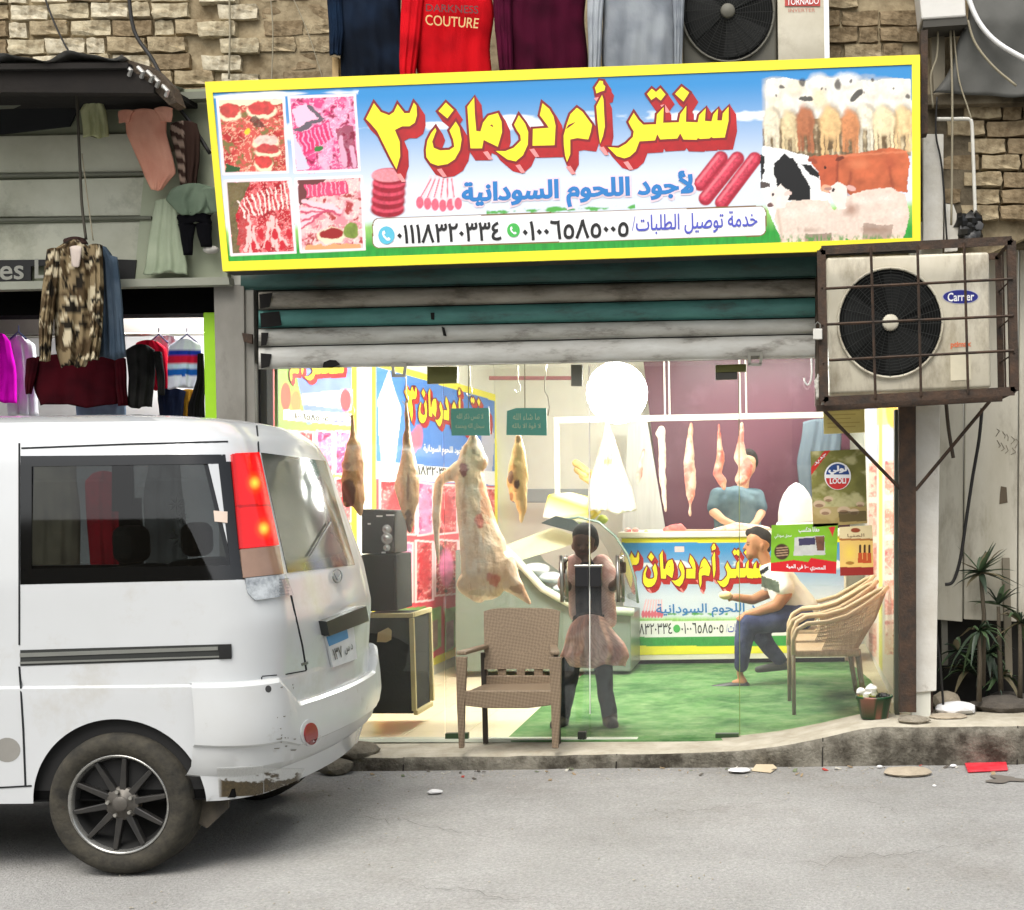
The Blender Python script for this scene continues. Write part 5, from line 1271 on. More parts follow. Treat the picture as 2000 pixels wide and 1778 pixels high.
mb = MB(); mb.prism([P(1442.4, 730, GY - .002), P(1443.8, 730, GY - .002), P(1445.6, 1440, GY - .002), P(1444.2, 1440, GY - .002)], (0, .012, 0)); mb.obj('edge_strip', MC['green_glass_edge'], t)
sill = MB(); sill.prism([P(520, 1444, GY - .03), P(1760, 1444, GY - .03), P(1760, 1450, GY - .03), P(520, 1450, GY - .03)], (0, .08, 0)); solid('door_sill', 'thin pale metal sill under the glass doors', 'sill', sill, mat('pale_sill', C(206, 212, 196), .4))
# posters on the glass
t = thing('advert_poster', 'olive green mushroom poster with a round red and blue logo on the glass', 'poster', P(1640, 1028, GY))
q = [(1583, 882), (1690, 877), (1694, 1022), (1588, 1030)]; cv = Canvas(q, 110, 150)
cv.c[:] = C(120, 118, 60); cv.c *= (.6 + .9 * fbm(cv.X * .05, cv.Y * .05, 3))[..., None]
cv.fill(np.clip((fbm(cv.X * .03, cv.Y * .04, 9) - .5) * 6, 0, 1), C(186, 180, 130)); cv.fill(cv.Y > 990, C(176, 150, 96), .7)
for x, y, r_ in ((1600, 985, 13), (1618, 975, 10), (1648, 997, 14), (1668, 1000, 11), (1680, 985, 9), (1612, 1000, 12)): cv.ell((x, y), r_, r_ * .6, C(206, 180, 150), .9); cv.ell((x, y + 3), r_ * .7, r_ * .3, C(130, 96, 70), .8)
cv.poly([(1583, 915), (1583, 930), (1622, 880), (1610, 881)], C(200, 50, 40)); cv.poly([(1637, 1000), (1692, 998), (1692, 1018), (1640, 1020)], C(74, 62, 34), .8)
canvas_px(cv, 'printed_sheet', gf, PAPER, t, lift=.004)
mb = MB(); poly_mb(mb, circ(1636, 930, 26, 27, 28), gf, .006); mb.obj('logo_ring', ink_w, t, fix=False)
lr = mat('logo_red', C(206, 44, 40), .5); lb = mat('logo_blue', C(30, 70, 140), .5)
mb = MB(); poly_mb(mb, [(1636 + 23 * math.cos(a), 930 - 24 * math.sin(a)) for a in np.linspace(.12, math.pi - .12, 14)], gf, .007); mb.obj('logo_top', lb, t, fix=False)
mb = MB(); poly_mb(mb, [(1636 + 23 * math.cos(a), 933 + 23 * math.sin(a)) for a in np.linspace(.05, math.pi - .05, 14)], gf, .007); mb.obj('logo_bottom', lr, t, fix=False)
text_obj('logo_text', 'LOOLI', [(1621, 935), (1652, 934), (1652, 944), (1621, 945)], gf, ink_w, t, .05, .008)
text_obj('logo_text', 'لولي', [(1619, 911), (1653, 910), (1653, 926), (1619, 927)], gf, ink_w, t, .05, .008)
text_obj('corner_text', 'جديد', [(1590, 905), (1612, 884), (1614, 890), (1592, 912)], gf, ink_w, t, .02, .006)
t = thing('advert_poster', 'green food poster with a red ribbon on the glass', 'poster', P(1570, 1118, GY))
q = [(1507, 1026), (1637, 1022), (1633, 1121), (1505, 1116)]; cv = Canvas(q, 130, 100)
cv.c[:] = C(124, 178, 44); cv.c *= (.75 + .5 * fbm(cv.X * .02, cv.Y * .04, 5))[..., None]
cv.poly([(1505, 1100), (1550, 1094), (1578, 1098), (1584, 1090), (1636, 1098), (1636, 1122), (1505, 1116)], C(206, 34, 40))
cv.poly([(1552, 1050), (1610, 1046), (1612, 1084), (1550, 1086)], C(196, 196, 190), var=.2); cv.poly([(1560, 1052), (1592, 1050), (1592, 1064), (1560, 1066)], C(66, 60, 90)); cv.poly([(1592, 1048), (1610, 1047), (1610, 1076), (1596, 1076)], C(110, 74, 56), var=.4); cv.ell((1527, 1078), 16, 17, C(70, 50, 36), var=.3)
for i in range(4): cv.line((1517, 1071 + i * 5), (1538, 1069 + i * 5), 1.4, C(170, 140, 110))
cv.poly([(1618, 1030), (1632, 1028), (1626, 1048)], C(206, 50, 50))
canvas_px(cv, 'printed_sheet', gf, PAPER, t, lift=.004)
text_obj('poster_text', 'معانا هتكسب', [(1560, 1030), (1600, 1029), (1600, 1041), (1560, 1042)], gf, ink_w, t, .02, .006)
text_obj('poster_text', 'سجق سوداني', [(1513, 1043), (1546, 1042), (1546, 1052), (1513, 1053)], gf, ink_w, t, .0, .006)
text_obj('poster_text', 'المصري ١٠٠ في المية', [(1536, 1102), (1612, 1105), (1612, 1117), (1536, 1113)], gf, ink_w, t, .02, .006)
t = thing('advert_poster', 'small cream and orange poster of three bottles on the glass', 'poster', P(1673, 1123, GY))
q = [(1639, 1030), (1704, 1026), (1706, 1123), (1641, 1125)]; cv = Canvas(q, 66, 98)
cv.c[:] = C(232, 214, 166); cv.fill((cv.Y > 1054) & (cv.Y < 1108), C(236, 196, 110)); cv.fill((cv.Y > 1108), C(150, 44, 36)); cv.fill((cv.Y > 1052) & (cv.Y < 1056), C(170, 110, 60)); cv.ell((1671, 1036), 10, 5, C(150, 70, 40))
cv.ell((1660, 1080), 16, 22, C(244, 214, 90), .8, soft=.9)
for i in range(3): x = 1680 + i * 9; cv.line((x, 1066), (x, 1080), 2.4, C(60, 30, 24)); cv.poly([(x - 4, 1080), (x + 4, 1080), (x + 4.5, 1100), (x - 4.5, 1100)], C(196, 84, 40))
cv.ell((1660, 1100), 9, 3.5, C(170, 120, 50))
canvas_px(cv, 'printed_sheet', gf, PAPER, t, lift=.004)
text_obj('poster_text', 'المنيا', [(1655, 1043), (1688, 1042), (1688, 1050), (1655, 1051)], gf, mat('brown_ink', C(110, 60, 40), .6), t, .0, .006)
t = thing('paper_notice', 'yellowish blank notice taped to the glass under the cage', 'poster', P(1647, 846, GY))
mb = MB(); mb.pq([(1608, 794), (1688, 791), (1689, 845), (1609, 848)], GY - .004, .002); mb.obj('paper', mat('yellow_paper', C(206, 190, 116), .8, scale=8, amt=.5), t)
mb = MB()
for i in range(5):
    y = 802 + i * 8
    mb.pq([(1616, y), (1680 - (i % 3) * 9, y - 2), (1680 - (i % 3) * 9, y), (1616, y + 2)], GY - .006, .001)
mb.obj('handwriting', mat('faint_ink', C(180, 160, 90), .8), t, kind='stuff')
# two small teal plates hanging behind the glass
for q, l1, l2, lab in (([(880, 798), (955, 797), (957, 851), (882, 851)], 'لا تنس ذكر الله', 'سبحان الله وبحمده', 'green hanging plate above the big carcass'), ([(990, 803), (1008, 797), (1067, 797), (1068, 851), (989, 850)], 'ما شاء الله', 'لا قوة الا بالله', 'green hanging plate with a chipped corner above the small carcass')):
    t = thing('hanging_plate', lab, 'plate', P(q[0][0] + 35, 851, .3))
    mb = MB(); mb.pq(q, .3, .006); mb.obj('plate', mat('teal_plate', C(86, 176, 160), .5, col2=C(100, 186, 168)), t)
    x0 = q[0][0] + 10; h_ = yplane(.3)
    text_obj('plate_text', l1, [(x0 + 2, 808), (x0 + 54, 808), (x0 + 54, 821), (x0 + 2, 821)], h_, mat('pale_text', C(206, 226, 190), .6), t, .01, .002)
    text_obj('plate_text', l2, [(x0, 827), (x0 + 56, 827), (x0 + 56, 839), (x0, 839)], h_, MC['pale_text'], t, .01, .002)
    mb = MB(); mb.tube([P(x0 + 25, 700, .31), P(x0 + 25, 798, .31)], .003, 5); mb.obj('string', wire_m, t)
# ================================================================ clothes stall on the left
shaded_under = mat('dark_canopy', C(26, 22, 18), .95, col2=C(16, 14, 12), scale=5, bump=.3)  # near-black colour carries the shade under the canopy
zinc = mat('dirty_zinc', C(206, 208, 206), .45, .5, col2=C(120, 112, 100), scale=3, amt=.9, bump=.1)
cn = thing('canopy', 'corrugated sheet canopy over the clothes stall', 'canopy', P(120, 180, -.05))
v = []; nx = 160; a0 = P(-350, 122, -.75); a1 = P(238, 112, -.75); b0 = P(-350, 172, .02); 
for k in range(nx + 1):
    u = k / nx; x = a0.x + (a1.x - a0.x) * u; w = .022 * (math.sin(x * 17) + .35 * math.sin(x * 34))
    v += [(x, -.75, a0.z + .02 + w + .01 * math.sin(x * 3)), (x, -.35, a0.z + .02 + w), (x + .02, .05, a0.z + .07 + w)]
mb = MB(); mb.add(v, [(k * 3 + j, k * 3 + 3 + j, k * 3 + 4 + j, k * 3 + 1 + j) for k in range(nx) for j in range(2)]); mb.obj('corrugated_sheet', zinc, cn, smooth=True, fix=False)
z1 = P(100, 122, -.73).z
mb = MB(); mb.prism([(a0.x, -.73, z1 - .005), (a1.x + .02, -.73, z1 - .005), (a1.x + .1, .02, z1 - .03), (a0.x, .02, z1 - .03)], (0, 0, -.03)); mb.obj('timber_deck', shaded_under, cn)
mb = MB(); mb.pq([(-350, 128), (232, 120), (300, 168), (300, 182), (-350, 178)], -.7, .06); mb.obj('fascia', mat('shade_band_board', C(20, 16, 13), .97, col2=C(34, 28, 22), scale=4, bump=.4), cn)  # board coloured near-black for the shaded band below the sheet edge
mb = MB(); mb.pq([(232, 112), (300, 132), (332, 165), (345, 200), (330, 205), (300, 175), (240, 150)], -.68, .12); mb.obj('broken_end', mat('broken_end', C(82, 70, 56), .95, col2=C(36, 30, 24), scale=14, amt=.95, bump=.9), cn)
for i, (x, y) in enumerate(((246, 128), (270, 132), (300, 150), (318, 168), (288, 140))):
    mb = MB(); mb.tube([P(x, y, -.7), P(x + 10, y + 10, -.72), P(x + 6, y + 20, -.7)], .012, 6); mb.obj('bent_bracket', zinc, cn)
for i, xx in enumerate((-20, 60, 140, 225)):
    mb = MB(); mb.pq([(xx, 168), (xx + 40, 168), (xx + 44, 182), (xx, 182)], -.6, .04); 
sb = thing('stall_shutter_box', 'pale grey green shutter box above the clothes stall', 'shutter box', P(220, 555, -.05))
pg = mat('pale_green_board', C(196, 197, 180), .8, col2=C(168, 168, 148), scale=1.6, amt=.9, dirt=C(96, 98, 82), dscale=2.2, dlo=.55, dhi=.8)
bd = mat('beam_grey', C(112, 114, 100), .8, col2=C(84, 86, 74), scale=3)
mb = MB(); mb.pq([(-350, 196), (440, 172), (446, 548), (-350, 566)], -.02, .08); mb.obj('backing', mat('olive_backing', C(136, 140, 118), .85, col2=C(104, 108, 88), scale=2), sb)
for i, (y0, y1) in enumerate(((264, 338), (350, 424), (436, 512))):
    mb = MB(); mb.pq([(-350, y0 + 8), (290 + i * 8, y0 - 4), (292 + i * 8, y1 - 3), (-350, y1 + 4)], -.045, .02); mb.obj('panel', pg, sb, bevel=.006)
for y in (343, 430):
    mb = MB(); mb.tube([P(-350, y + 6, -.06), P(296, y - 4, -.06)], .012, 8); mb.obj('pipe', bd, sb)
mb = MB(); mb.pq([(-350, 205), (412, 178), (414, 192), (-350, 220)], -.12, .08); mb.obj('top_beam', bd, sb)
mb = MB(); mb.pq([(-350, 558), (446, 541), (448, 556), (-350, 574)], -.12, .08); mb.obj('bottom_beam', mat('pale_beam', C(150, 152, 138), .8), sb)
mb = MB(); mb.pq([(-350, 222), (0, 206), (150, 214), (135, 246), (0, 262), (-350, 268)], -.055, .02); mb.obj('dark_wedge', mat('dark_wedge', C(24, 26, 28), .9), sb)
mb = MB(); mb.pq([(285, 300), (440, 290), (444, 541), (262, 545)], -.05, .01); mb.obj('side_board', mat('mint_board', C(166, 172, 148), .8, col2=C(140, 148, 124), scale=2), sb)
mb = MB(); mb.pq([(-350, 512), (205, 506), (266, 508), (262, 545), (235, 545), (200, 515), (60, 520), (60, 548), (-350, 556)], -.06, .015); mb.obj('name_band', mat('band_black', C(26, 26, 26), .7), sb)
text_obj('name_lettering', 'es L', [(0, 508), (92, 506), (92, 543), (0, 547)], yplane(-.064), mat('band_letter', C(150, 150, 140), .6), sb, .02, 0)
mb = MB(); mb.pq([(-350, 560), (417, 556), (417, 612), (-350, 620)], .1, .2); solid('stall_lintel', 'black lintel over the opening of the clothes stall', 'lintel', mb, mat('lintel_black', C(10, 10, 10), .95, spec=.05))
# stall room
sx0, sx1 = P(-350, 700, .3).x, P(436, 700, .12).x
rm_ = mat('stall_white', C(226, 226, 228), .8)
zt = P(200, 600, 1.4).z + .05
mb = MB(); mb.box((sx0, 1.6, 0), (sx1, 1.7, zt + .6)); struct('stall_back_wall', mb, rm_)
mb = MB(); mb.box((sx1, .1, 0), (sx1 + .05, 1.7, zt + .6)); struct('stall_side_wall', mb, rm_)
mb = MB(); mb.box((sx0, .1, zt + .15), (sx1, 1.7, zt + .2)); struct('stall_ceiling', mb, mat('stall_grey', C(150, 146, 140), .8))
mb = MB(); mb.pq([(-350, 612), (400, 606), (400, 650), (-350, 656)], .9, .04); struct('stall_bulkhead', mb, mat('stall_bulkhead', C(120, 116, 112), .8))
tube_lamp('tube_lamp', Vector((-4.6, .75, zt + .08)), Vector((-3.6, .75, zt + .08)), 12, 'fluorescent tube inside the clothes stall', 28)
mb = MB(); mb.tube([P(-100, 660, .7), P(400, 652, .7)], .012, 8); solid('hanging_rail', 'rail with hangers inside the clothes stall', 'rail', mb, steel, smooth=True)
mb = MB(); mb.tube([P(396, 612, .2), P(428, 612, .2)], .01, 6)
lp = MB(); lp.pq([(396, 610), (424, 610), (430, 830), (400, 830)], .06, .05); solid('lime_post', 'lime green upright at the right side of the clothes stall', 'post', lp, mat('lime', C(160, 214, 30), .5, col2=C(140, 196, 28)), bevel=.01)
def garment(name, label, rows, Y, c1, c2=None, depth=.08, folds=.014, seed=0, fn=None, sleeves=(), s=9):
    g = thing(name, label, 'garment', P((rows[0][1] + rows[0][2]) / 2, rows[-1][0], Y), group=None)
    f_ = fn or cl(c1, c2, s)
    loft('body', rows, Y, CLOTH, g, depth=depth, folds=folds, seed=seed, colfn=f_)
    for i, r_ in enumerate(sleeves): loft('sleeve', r_, Y - .02, CLOTH, g, depth=depth * .6, folds=folds * .6, seed=seed + 3 + i, colfn=f_, n=12, nr=14)
    return g
garment('long_blouse', 'magenta long blouse at the left edge of the clothes stall', [(650, -20, 8), (668, -40, 22), (720, -45, 30), (785, -50, 35)], .4, C(226, 10, 200), C(170, 0, 150), seed=1)
garment('white_shirt', 'white shirt next to the magenta top in the stall', [(655, 20, 48), (672, 8, 68), (740, 12, 74), (812, 16, 76)], .55, C(226, 228, 236), C(180, 184, 200), seed=2)
garment('maroon_jumper', 'wide dark maroon jumper below the camouflage jacket', [(690, 78, 215), (700, 62, 232), (760, 70, 235), (792, 76, 228)], .3, C(70, 12, 22), C(44, 6, 14), seed=3, sleeves=[[(698, 52, 80), (740, 48, 70), (770, 50, 62)], [(698, 222, 246), (750, 226, 248), (792, 230, 250)]])
garment('jeans', 'pale blue jeans under the maroon jumper in the stall', [(776, 148, 246), (800, 150, 248), (900, 156, 244)], .5, C(140, 164, 190), C(110, 132, 160), seed=4)
garment('black_shirt', 'black long sleeved shirt in the stall left of the striped one', [(672, 258, 290), (684, 246, 304), (740, 250, 302), (796, 250, 298)], .3, C(26, 26, 26), C(48, 48, 46), seed=5, sleeves=[[(686, 298, 316), (730, 306, 322), (772, 308, 322)]])
garment('red_blouse', 'bright red blouse hanging behind the black shirt in the stall', [(664, 268, 310), (680, 262, 324), (730, 290, 332), (762, 300, 330)], .45, C(206, 20, 50), C(160, 10, 34), seed=6)
def stripes(co):
    z = co[:, 2]; k = np.floor((z - z.min()) / .042).astype(int) % 6
    pal = np.array([C(228, 232, 244), C(228, 232, 244), C(30, 96, 180), C(200, 226, 244), C(206, 30, 60), C(34, 60, 170)]); return pal[k]
garment('striped_shirt', 'white shirt with blue and red stripes in the stall', [(662, 345, 378), (674, 330, 393), (720, 328, 392), (757, 326, 386)], .25, None, fn=stripes, seed=7)
garment('pale_shirt', 'pale shirt on a hanger behind the red top', [(655, 300, 350), (668, 296, 352), (700, 318, 346)], .6, C(220, 222, 230), seed=14)
garment('navy_trousers', 'navy trousers hanging under the striped shirt', [(758, 306, 362), (790, 310, 360), (840, 312, 352)], .4, C(22, 30, 52), C(36, 44, 66), seed=8)
garment('mustard_shirt', 'mustard yellow shirt under the striped shirt', [(760, 352, 384), (800, 356, 384), (840, 356, 384)], .45, C(206, 150, 50), seed=9)
garment('black_trousers', 'black trousers beside the lime green post', [(690, 386, 398), (740, 384, 400), (790, 368, 400), (840, 366, 402)], .2, C(14, 14, 14), seed=10)
garment('red_dress', 'long red dress in the stall seen through the van windows', [(920, 180, 225), (940, 165, 235), (1080, 175, 240), (1200, 180, 245)], .0, C(190, 30, 50), C(150, 16, 36), seed=11)
garment('floral_dress', 'grey dress in the stall seen through the rear van window', [(900, 290, 350), (980, 280, 360), (1180, 285, 370)], .05, C(120, 120, 120), C(70, 70, 70), seed=12)
garment('beige_trousers', 'beige trousers in the stall seen through the van windows', [(900, 60, 150), (1000, 60, 155), (1200, 65, 160)], .05, C(150, 140, 120), C(100, 92, 80), seed=13)
# small children's clothes on the shutter box
garment('pale_vest', 'small pale yellow vest left of the pink baby suit', [(196, 165, 198), (215, 158, 208), (268, 162, 212)], -.12, C(196, 198, 156), C(170, 174, 130), depth=.04, seed=15)
garment('baby_suit', 'pink baby suit hanging on the shutter box', [(212, 248, 312), (228, 246, 328), (262, 248, 326), (300, 262, 334), (340, 280, 344), (372, 296, 318)], -.16, C(232, 170, 146), C(212, 144, 122), depth=.05, folds=.008, seed=16, sleeves=[[(214, 230, 262), (240, 232, 252)], [(208, 300, 338), (238, 314, 336)]])
def bstr(co):
    z = co[:, 2]; k = ((z * 1 + co[:, 0] * .5) / .035).astype(int) % 2; return np.where((k[:, None] == 0) & (co[:, :1] < np.median(co[:, 0])), np.array(C(150, 130, 116)), np.array(C(60, 44, 38)))
garment('brown_shirt', 'brown striped small shirt beside the pink baby suit', [(236, 334, 386), (262, 332, 390), (320, 346, 390), (364, 352, 384)], -.14, None, fn=bstr, depth=.05, seed=17)
garment('green_jacket', 'sage green small jacket above the black leggings', [(358, 346, 412), (372, 330, 432), (392, 326, 440), (418, 344, 414)], -.16, C(120, 136, 116), C(94, 110, 92), depth=.05, seed=18, sleeves=[[(365, 392, 432), (400, 404, 440), (416, 412, 440)]])
g = thing('black_leggings', 'black leggings hanging under the sage green jacket', 'garment', P(380, 500, -.15))
loft('waist', [(414, 345, 412), (436, 347, 413)], -.15, CLOTH, g, depth=.05, folds=.004, colfn=cl(C(12, 12, 16)), n=14, nr=6)
loft('trouser_leg', [(434, 347, 382), (470, 354, 378), (498, 358, 376)], -.15, CLOTH, g, depth=.04, folds=.004, colfn=cl(C(12, 12, 16)), n=10, nr=8); loft('trouser_leg', [(434, 380, 413), (460, 386, 414), (482, 392, 414)], -.15, CLOTH, g, depth=.04, folds=.004, colfn=cl(C(12, 12, 16)), n=10, nr=8)
garment('mint_dress', 'pale mint dress hanging below the pink baby suit', [(388, 302, 345), (430, 298, 352), (500, 285, 362), (534, 280, 368)], -.11, C(176, 186, 160), C(156, 168, 142), depth=.03, seed=19)
b = MB(); b.ell(P(412, 488, -.13), (.05, .03, .025), 10, 6); solid('white_shoe', 'little white shoe beside the black leggings', 'shoe', b, mat('shoe_white', C(200, 196, 188), .6), smooth=True)
# chain and camouflage jacket
wire([(148, 150), (152, 230), (156, 320), (160, 400), (168, 468)], -.32, .009, mat('old_chain', C(80, 76, 66), .7, .4), 'hanging chain that carries the camouflage jacket', 'chain', 'chain')
wire([(160, 300), (170, 380), (182, 470)], -.32, .004, wire_m, 'thin cord beside the hanging chain')
def camo(co):
    a = n3(co, 16, 1); b_ = n3(co, 22, 8); c = cmix(C(132, 116, 88), C(74, 60, 42), (a - .46) * 14); c = np.where((b_ > .58)[:, None], np.array(C(34, 30, 24)), c); return np.where((n3(co, 20, 15) > .62)[:, None], np.array(C(190, 178, 150)), c)
g = thing('camouflage_jacket', 'camouflage jacket hanging on the chain in front of the stall', 'garment', P(140, 715, -.32))
loft('body', [(468, 128, 160), (484, 108, 182), (520, 100, 190), (600, 104, 188), (680, 110, 186), (716, 120, 168)], -.32, CLOTH, g, depth=.14, folds=.03, ff=7, seed=2, colfn=camo, n=40, nr=50)
loft('sleeve', [(484, 92, 122), (560, 82, 112), (640, 76, 104), (706, 76, 98)], -.35, CLOTH, g, depth=.1, folds=.02, seed=3, colfn=camo, n=24, nr=50)
loft('sleeve', [(476, 172, 200), (560, 176, 204), (640, 174, 200), (704, 164, 194)], -.36, CLOTH, g, depth=.1, folds=.02, seed=5, colfn=camo, n=24, nr=50)
loft('collar', [(462, 126, 166), (476, 122, 172)], -.32, CLOTH, g, depth=.12, folds=.01, colfn=cl(C(60, 44, 40)), n=16, nr=6)
loft('lining', [(480, 136, 160), (520, 140, 156), (522, 146, 152)], -.41, CLOTH, g, depth=.02, folds=.004, colfn=cl(C(200, 186, 176)), n=10, nr=8)
garment('denim_jacket', 'blue grey denim jacket behind the camouflage one', [(480, 182, 208), (510, 186, 226), (600, 190, 238), (700, 192, 246)], -.24, C(92, 106, 120), C(60, 76, 92), seed=22, depth=.12, folds=.02, sleeves=[[(500, 206, 230), (600, 212, 240), (696, 216, 246)]])
for i, (x0, y0, x1, y1) in enumerate(((352, 655, 378, 664), (300, 655, 320, 664), (28, 650, 44, 657))):
    mb = MB(); xm = (x0 + x1) / 2; mb.tube([P(x0 - 8, y1 + 6, .5), P(xm, y0 - 2, .5), P(x1 + 8, y1 + 6, .5)], .006, 6); mb.tube([P(xm, y0 - 2, .5), P(xm, y0 - 14, .5)], .004, 5)
    solid('clothes_hanger', ['hanger of the striped shirt', 'hanger between the black and the striped shirt', 'hanger of the white shirt by the magenta top'][i], 'hanger', mb, mat('hanger_plastic', C(60, 70, 110), .4))

# ================================================================ white van
VY = -2.55; VW = 1.68; RC = .26
zr = np.array([.30, .42, .51, .70, .81, .86, 1.11, 1.325, 1.865, 1.95, 2.02, 2.06]); xrv = np.array([-2.36, -2.32, -2.29, -2.275, -2.275, -2.275, -2.25, -2.285, -2.43, -2.47, -2.55, -2.67])
zi = np.array([.3, .80, .845, .855, 1.30, 1.86, 1.95, 2.02, 2.06]); iv = np.array([.02, .0, .0, .014, .03, .115, .15, .22, .32])
zf = np.array([.3, .9, 1.0, 1.9, 2.06]); fv = np.array([-6.75, -6.7, -6.2, -5.5, -5.25])
XBS = P(40, 1100, VY).x
def xr(z): return float(np.interp(z, zr, xrv))
def ins(z): return float(np.interp(z, zi, iv))
NF, NS, NC, NR = 60, 30, 12, 40
def ring(z, off=0.0, rin=0.0):
    """closed plan outline at height z: list of (x,y); indices fixed"""
    i_ = ins(z) + rin - off; x_ = xr(z) - rin + off; y0 = VY + i_; y1 = VY + VW - i_; xf = float(np.interp(z, zf, fv)) + rin - off
    xe = x_ - .05; xc = xe - RC; pts = []
    for k in range(NF): pts.append((xf + (XBS - xf) * k / NF, y0))
    for k in range(NS): pts.append((XBS + (xc - XBS) * k / NS, y0))
    for k in range(NC): a = math.pi / 2 * k / NC; pts.append((xc + RC * math.sin(a), y0 + RC - RC * math.cos(a)))
    for k in range(NR + 1):
        s = k / NR; pts.append((xe + .05 * 4 * s * (1 - s), y0 + RC + (y1 - y0 - 2 * RC) * s))
    for k in range(1, NC + 1): a = math.pi / 2 * k / NC; pts.append((xc + RC * math.cos(a), y1 - RC + RC * math.sin(a)))
    for k in range(1, NS): pts.append((xc + (XBS - xc) * k / NS, y1))
    for k in range(NF + 1): pts.append((XBS + (xf - XBS) * k / NF, y1))
    return pts
zwb, zwt = P(250, 1136, VY + .03).z, P(250, 889, VY + .11).z
zrow = sorted(set([round(float(z), 4) for z in np.linspace(.33, zwb, 32)] + [round(float(z), 4) for z in np.linspace(zwb, zwt, 16)] + [round(float(z), 4) for z in np.linspace(zwt, 2.02, 8)] + [.845, .855]))
rows = [(z, 0) for z in zrow] + [(2.045, .03), (2.06, .10), (2.07, .2), (2.08, .4)]
def van_shell(off=0.0, cut=True, arch=True, roofcap=True):
    v = []; n = None
    for z, rin in rows:
        r_ = ring(z, off, rin); n = len(r_); v += [(x, y, z) for x, y in r_]
    f = []
    WX, WZ, WR_ = WC.x, WC.z, .385 * KW
    for j in range(len(rows) - 1):
        for k in range(n - 1):
            q = (j * n + k, j * n + k + 1, (j + 1) * n + k + 1, (j + 1) * n + k)
            c = Vector([sum(v[i][a] for i in q) / 4 for a in range(3)])
            if cut:
                side_near = k < NF + NS + NC; nearwin = zwb - 1e-3 < c.z < zwt + 1e-3
                if nearwin and k < NF + NS + 4 and ((k >= NF) or (-5.3 < c.x < XBS - .16)): continue
                if c.y > VY + VW * .8 and nearwin and k > NF + NS + NC + NR + NC - 2:
                    if (-4.32 < c.x < -3.74) or (-3.62 < c.x < -3.1) or (-5.3 < c.x < -4.5): continue
            if arch and (c.y < VY + .1 or c.y > VY + VW - .1) and (c.x - WX) ** 2 + (c.z - WZ) ** 2 < WR_ ** 2 and c.z < 1: continue
            f.append(q)
    if roofcap: f.append(tuple((len(rows) - 1) * n + k for k in range(n)))
    # snap the arch edge
    used = {}
    for q in f:
        for a, b in zip(q, q[1:] + q[:1]): used[frozenset((a, b))] = used.get(frozenset((a, b)), 0) + 1
    edge = {i for e, c in used.items() if c == 1 for i in e}
    for i in edge:
        x, y, z = v[i]
        if arch and (y < VY + .1 or y > VY + VW - .1) and z < .95 and abs(math.hypot(x - WX, z - WZ) - WR_) < .045:
            d = math.hypot(x - WX, z - WZ); v[i] = (WX + (x - WX) / d * WR_, y, max(WZ + (z - WZ) / d * WR_, .33))
    return v, f
WC = P(230, 1573, VY); WR0 = WC.z - .003; KW = WR0 / .321
van = thing('van', 'white van parked at the left with its tail lamp lit', 'van', (WC.x, VY + VW / 2, 0))
paint = mat('white_car_paint', C(197, 200, 202), .2, col2=C(188, 191, 191), scale=1.2, spec=.5, coat=.6, dirt=C(170, 163, 148), dscale=2.2, dlo=.55, dhi=.85)
v_, f_ = van_shell(cut=False, arch=False); BV = BVHTree.FromPolygons([Vector(p) for p in v_], f_)
v_, f_ = van_shell()
mb = MB(); mb.add(v_, f_)
me = mesh_from(mb.v, mb.f); bm = bmesh.new(); bm.from_mesh(me)
bmesh.ops.delete(bm, geom=[vv for vv in bm.verts if not vv.link_faces], context='VERTS'); bmesh.ops.recalc_face_normals(bm, faces=bm.faces); bm.to_mesh(me); bm.free()
me.polygons.foreach_set('use_smooth', [True] * len(me.polygons)); me.set_sharp_from_angle(angle=math.radians(28))
link('body', me, paint, van)
v_, f_ = van_shell(off=-.035, arch=False)
mb = MB(); mb.add(v_, f_); mb.obj('interior_trim', mat('van_trim', C(34, 34, 34), .9), van, fix=False)
# sill floor, wheel wells
mb = MB(); mb.box((-6.6, VY + .05, .34), (-2.5, VY + VW - .05, .38)); mb.obj('underbody', dark, van)
mb = MB(); mb.lathe_s((WC.x, VY + .03, WC.z), [(.40, 0), (.41, .35), (.02, .36)], 28, 'Y'); mb.v = [Vector((p.x, p.y, max(p.z, .34))) for p in mb.v]; mb.obj('wheel_well', dark, van, fix=False)
tintm = glassmat('van_tinted_glass', (.34, .37, .37), .02)
def glass_strip(k0, k1, z0, z1, off, name='side_window', m_=None):
    zs = np.linspace(z0, z1, 10); v = []; n = k1 - k0 + 1
    for z in zs:
        r_ = ring(float(z), off); v += [(r_[k][0], r_[k][1], float(z)) for k in range(k0, k1 + 1)]
    mb = MB(); mb.add(v, [(j * n + k, j * n + k + 1, (j + 1) * n + k + 1, (j + 1) * n + k) for j in range(len(zs) - 1) for k in range(n - 1)])
    return mb.obj(name, m_ or tintm, van, smooth=True, fix=False)
kw = NF + NS + 4
w1 = glass_strip(NF, kw, zwb, zwt, -.004)
k_at = lambda x: next(k for k in range(NF) if ring(1.5)[k][0] > x)
glass_strip(k_at(-5.3), NF - 3, zwb, zwt, -.004)
far0 = NF + NS + NC + NR + 1 + NC
glass_strip(far0 - 2, far0 + NS + NF - 5, zwb, zwt, -.006, 'far_side_window')
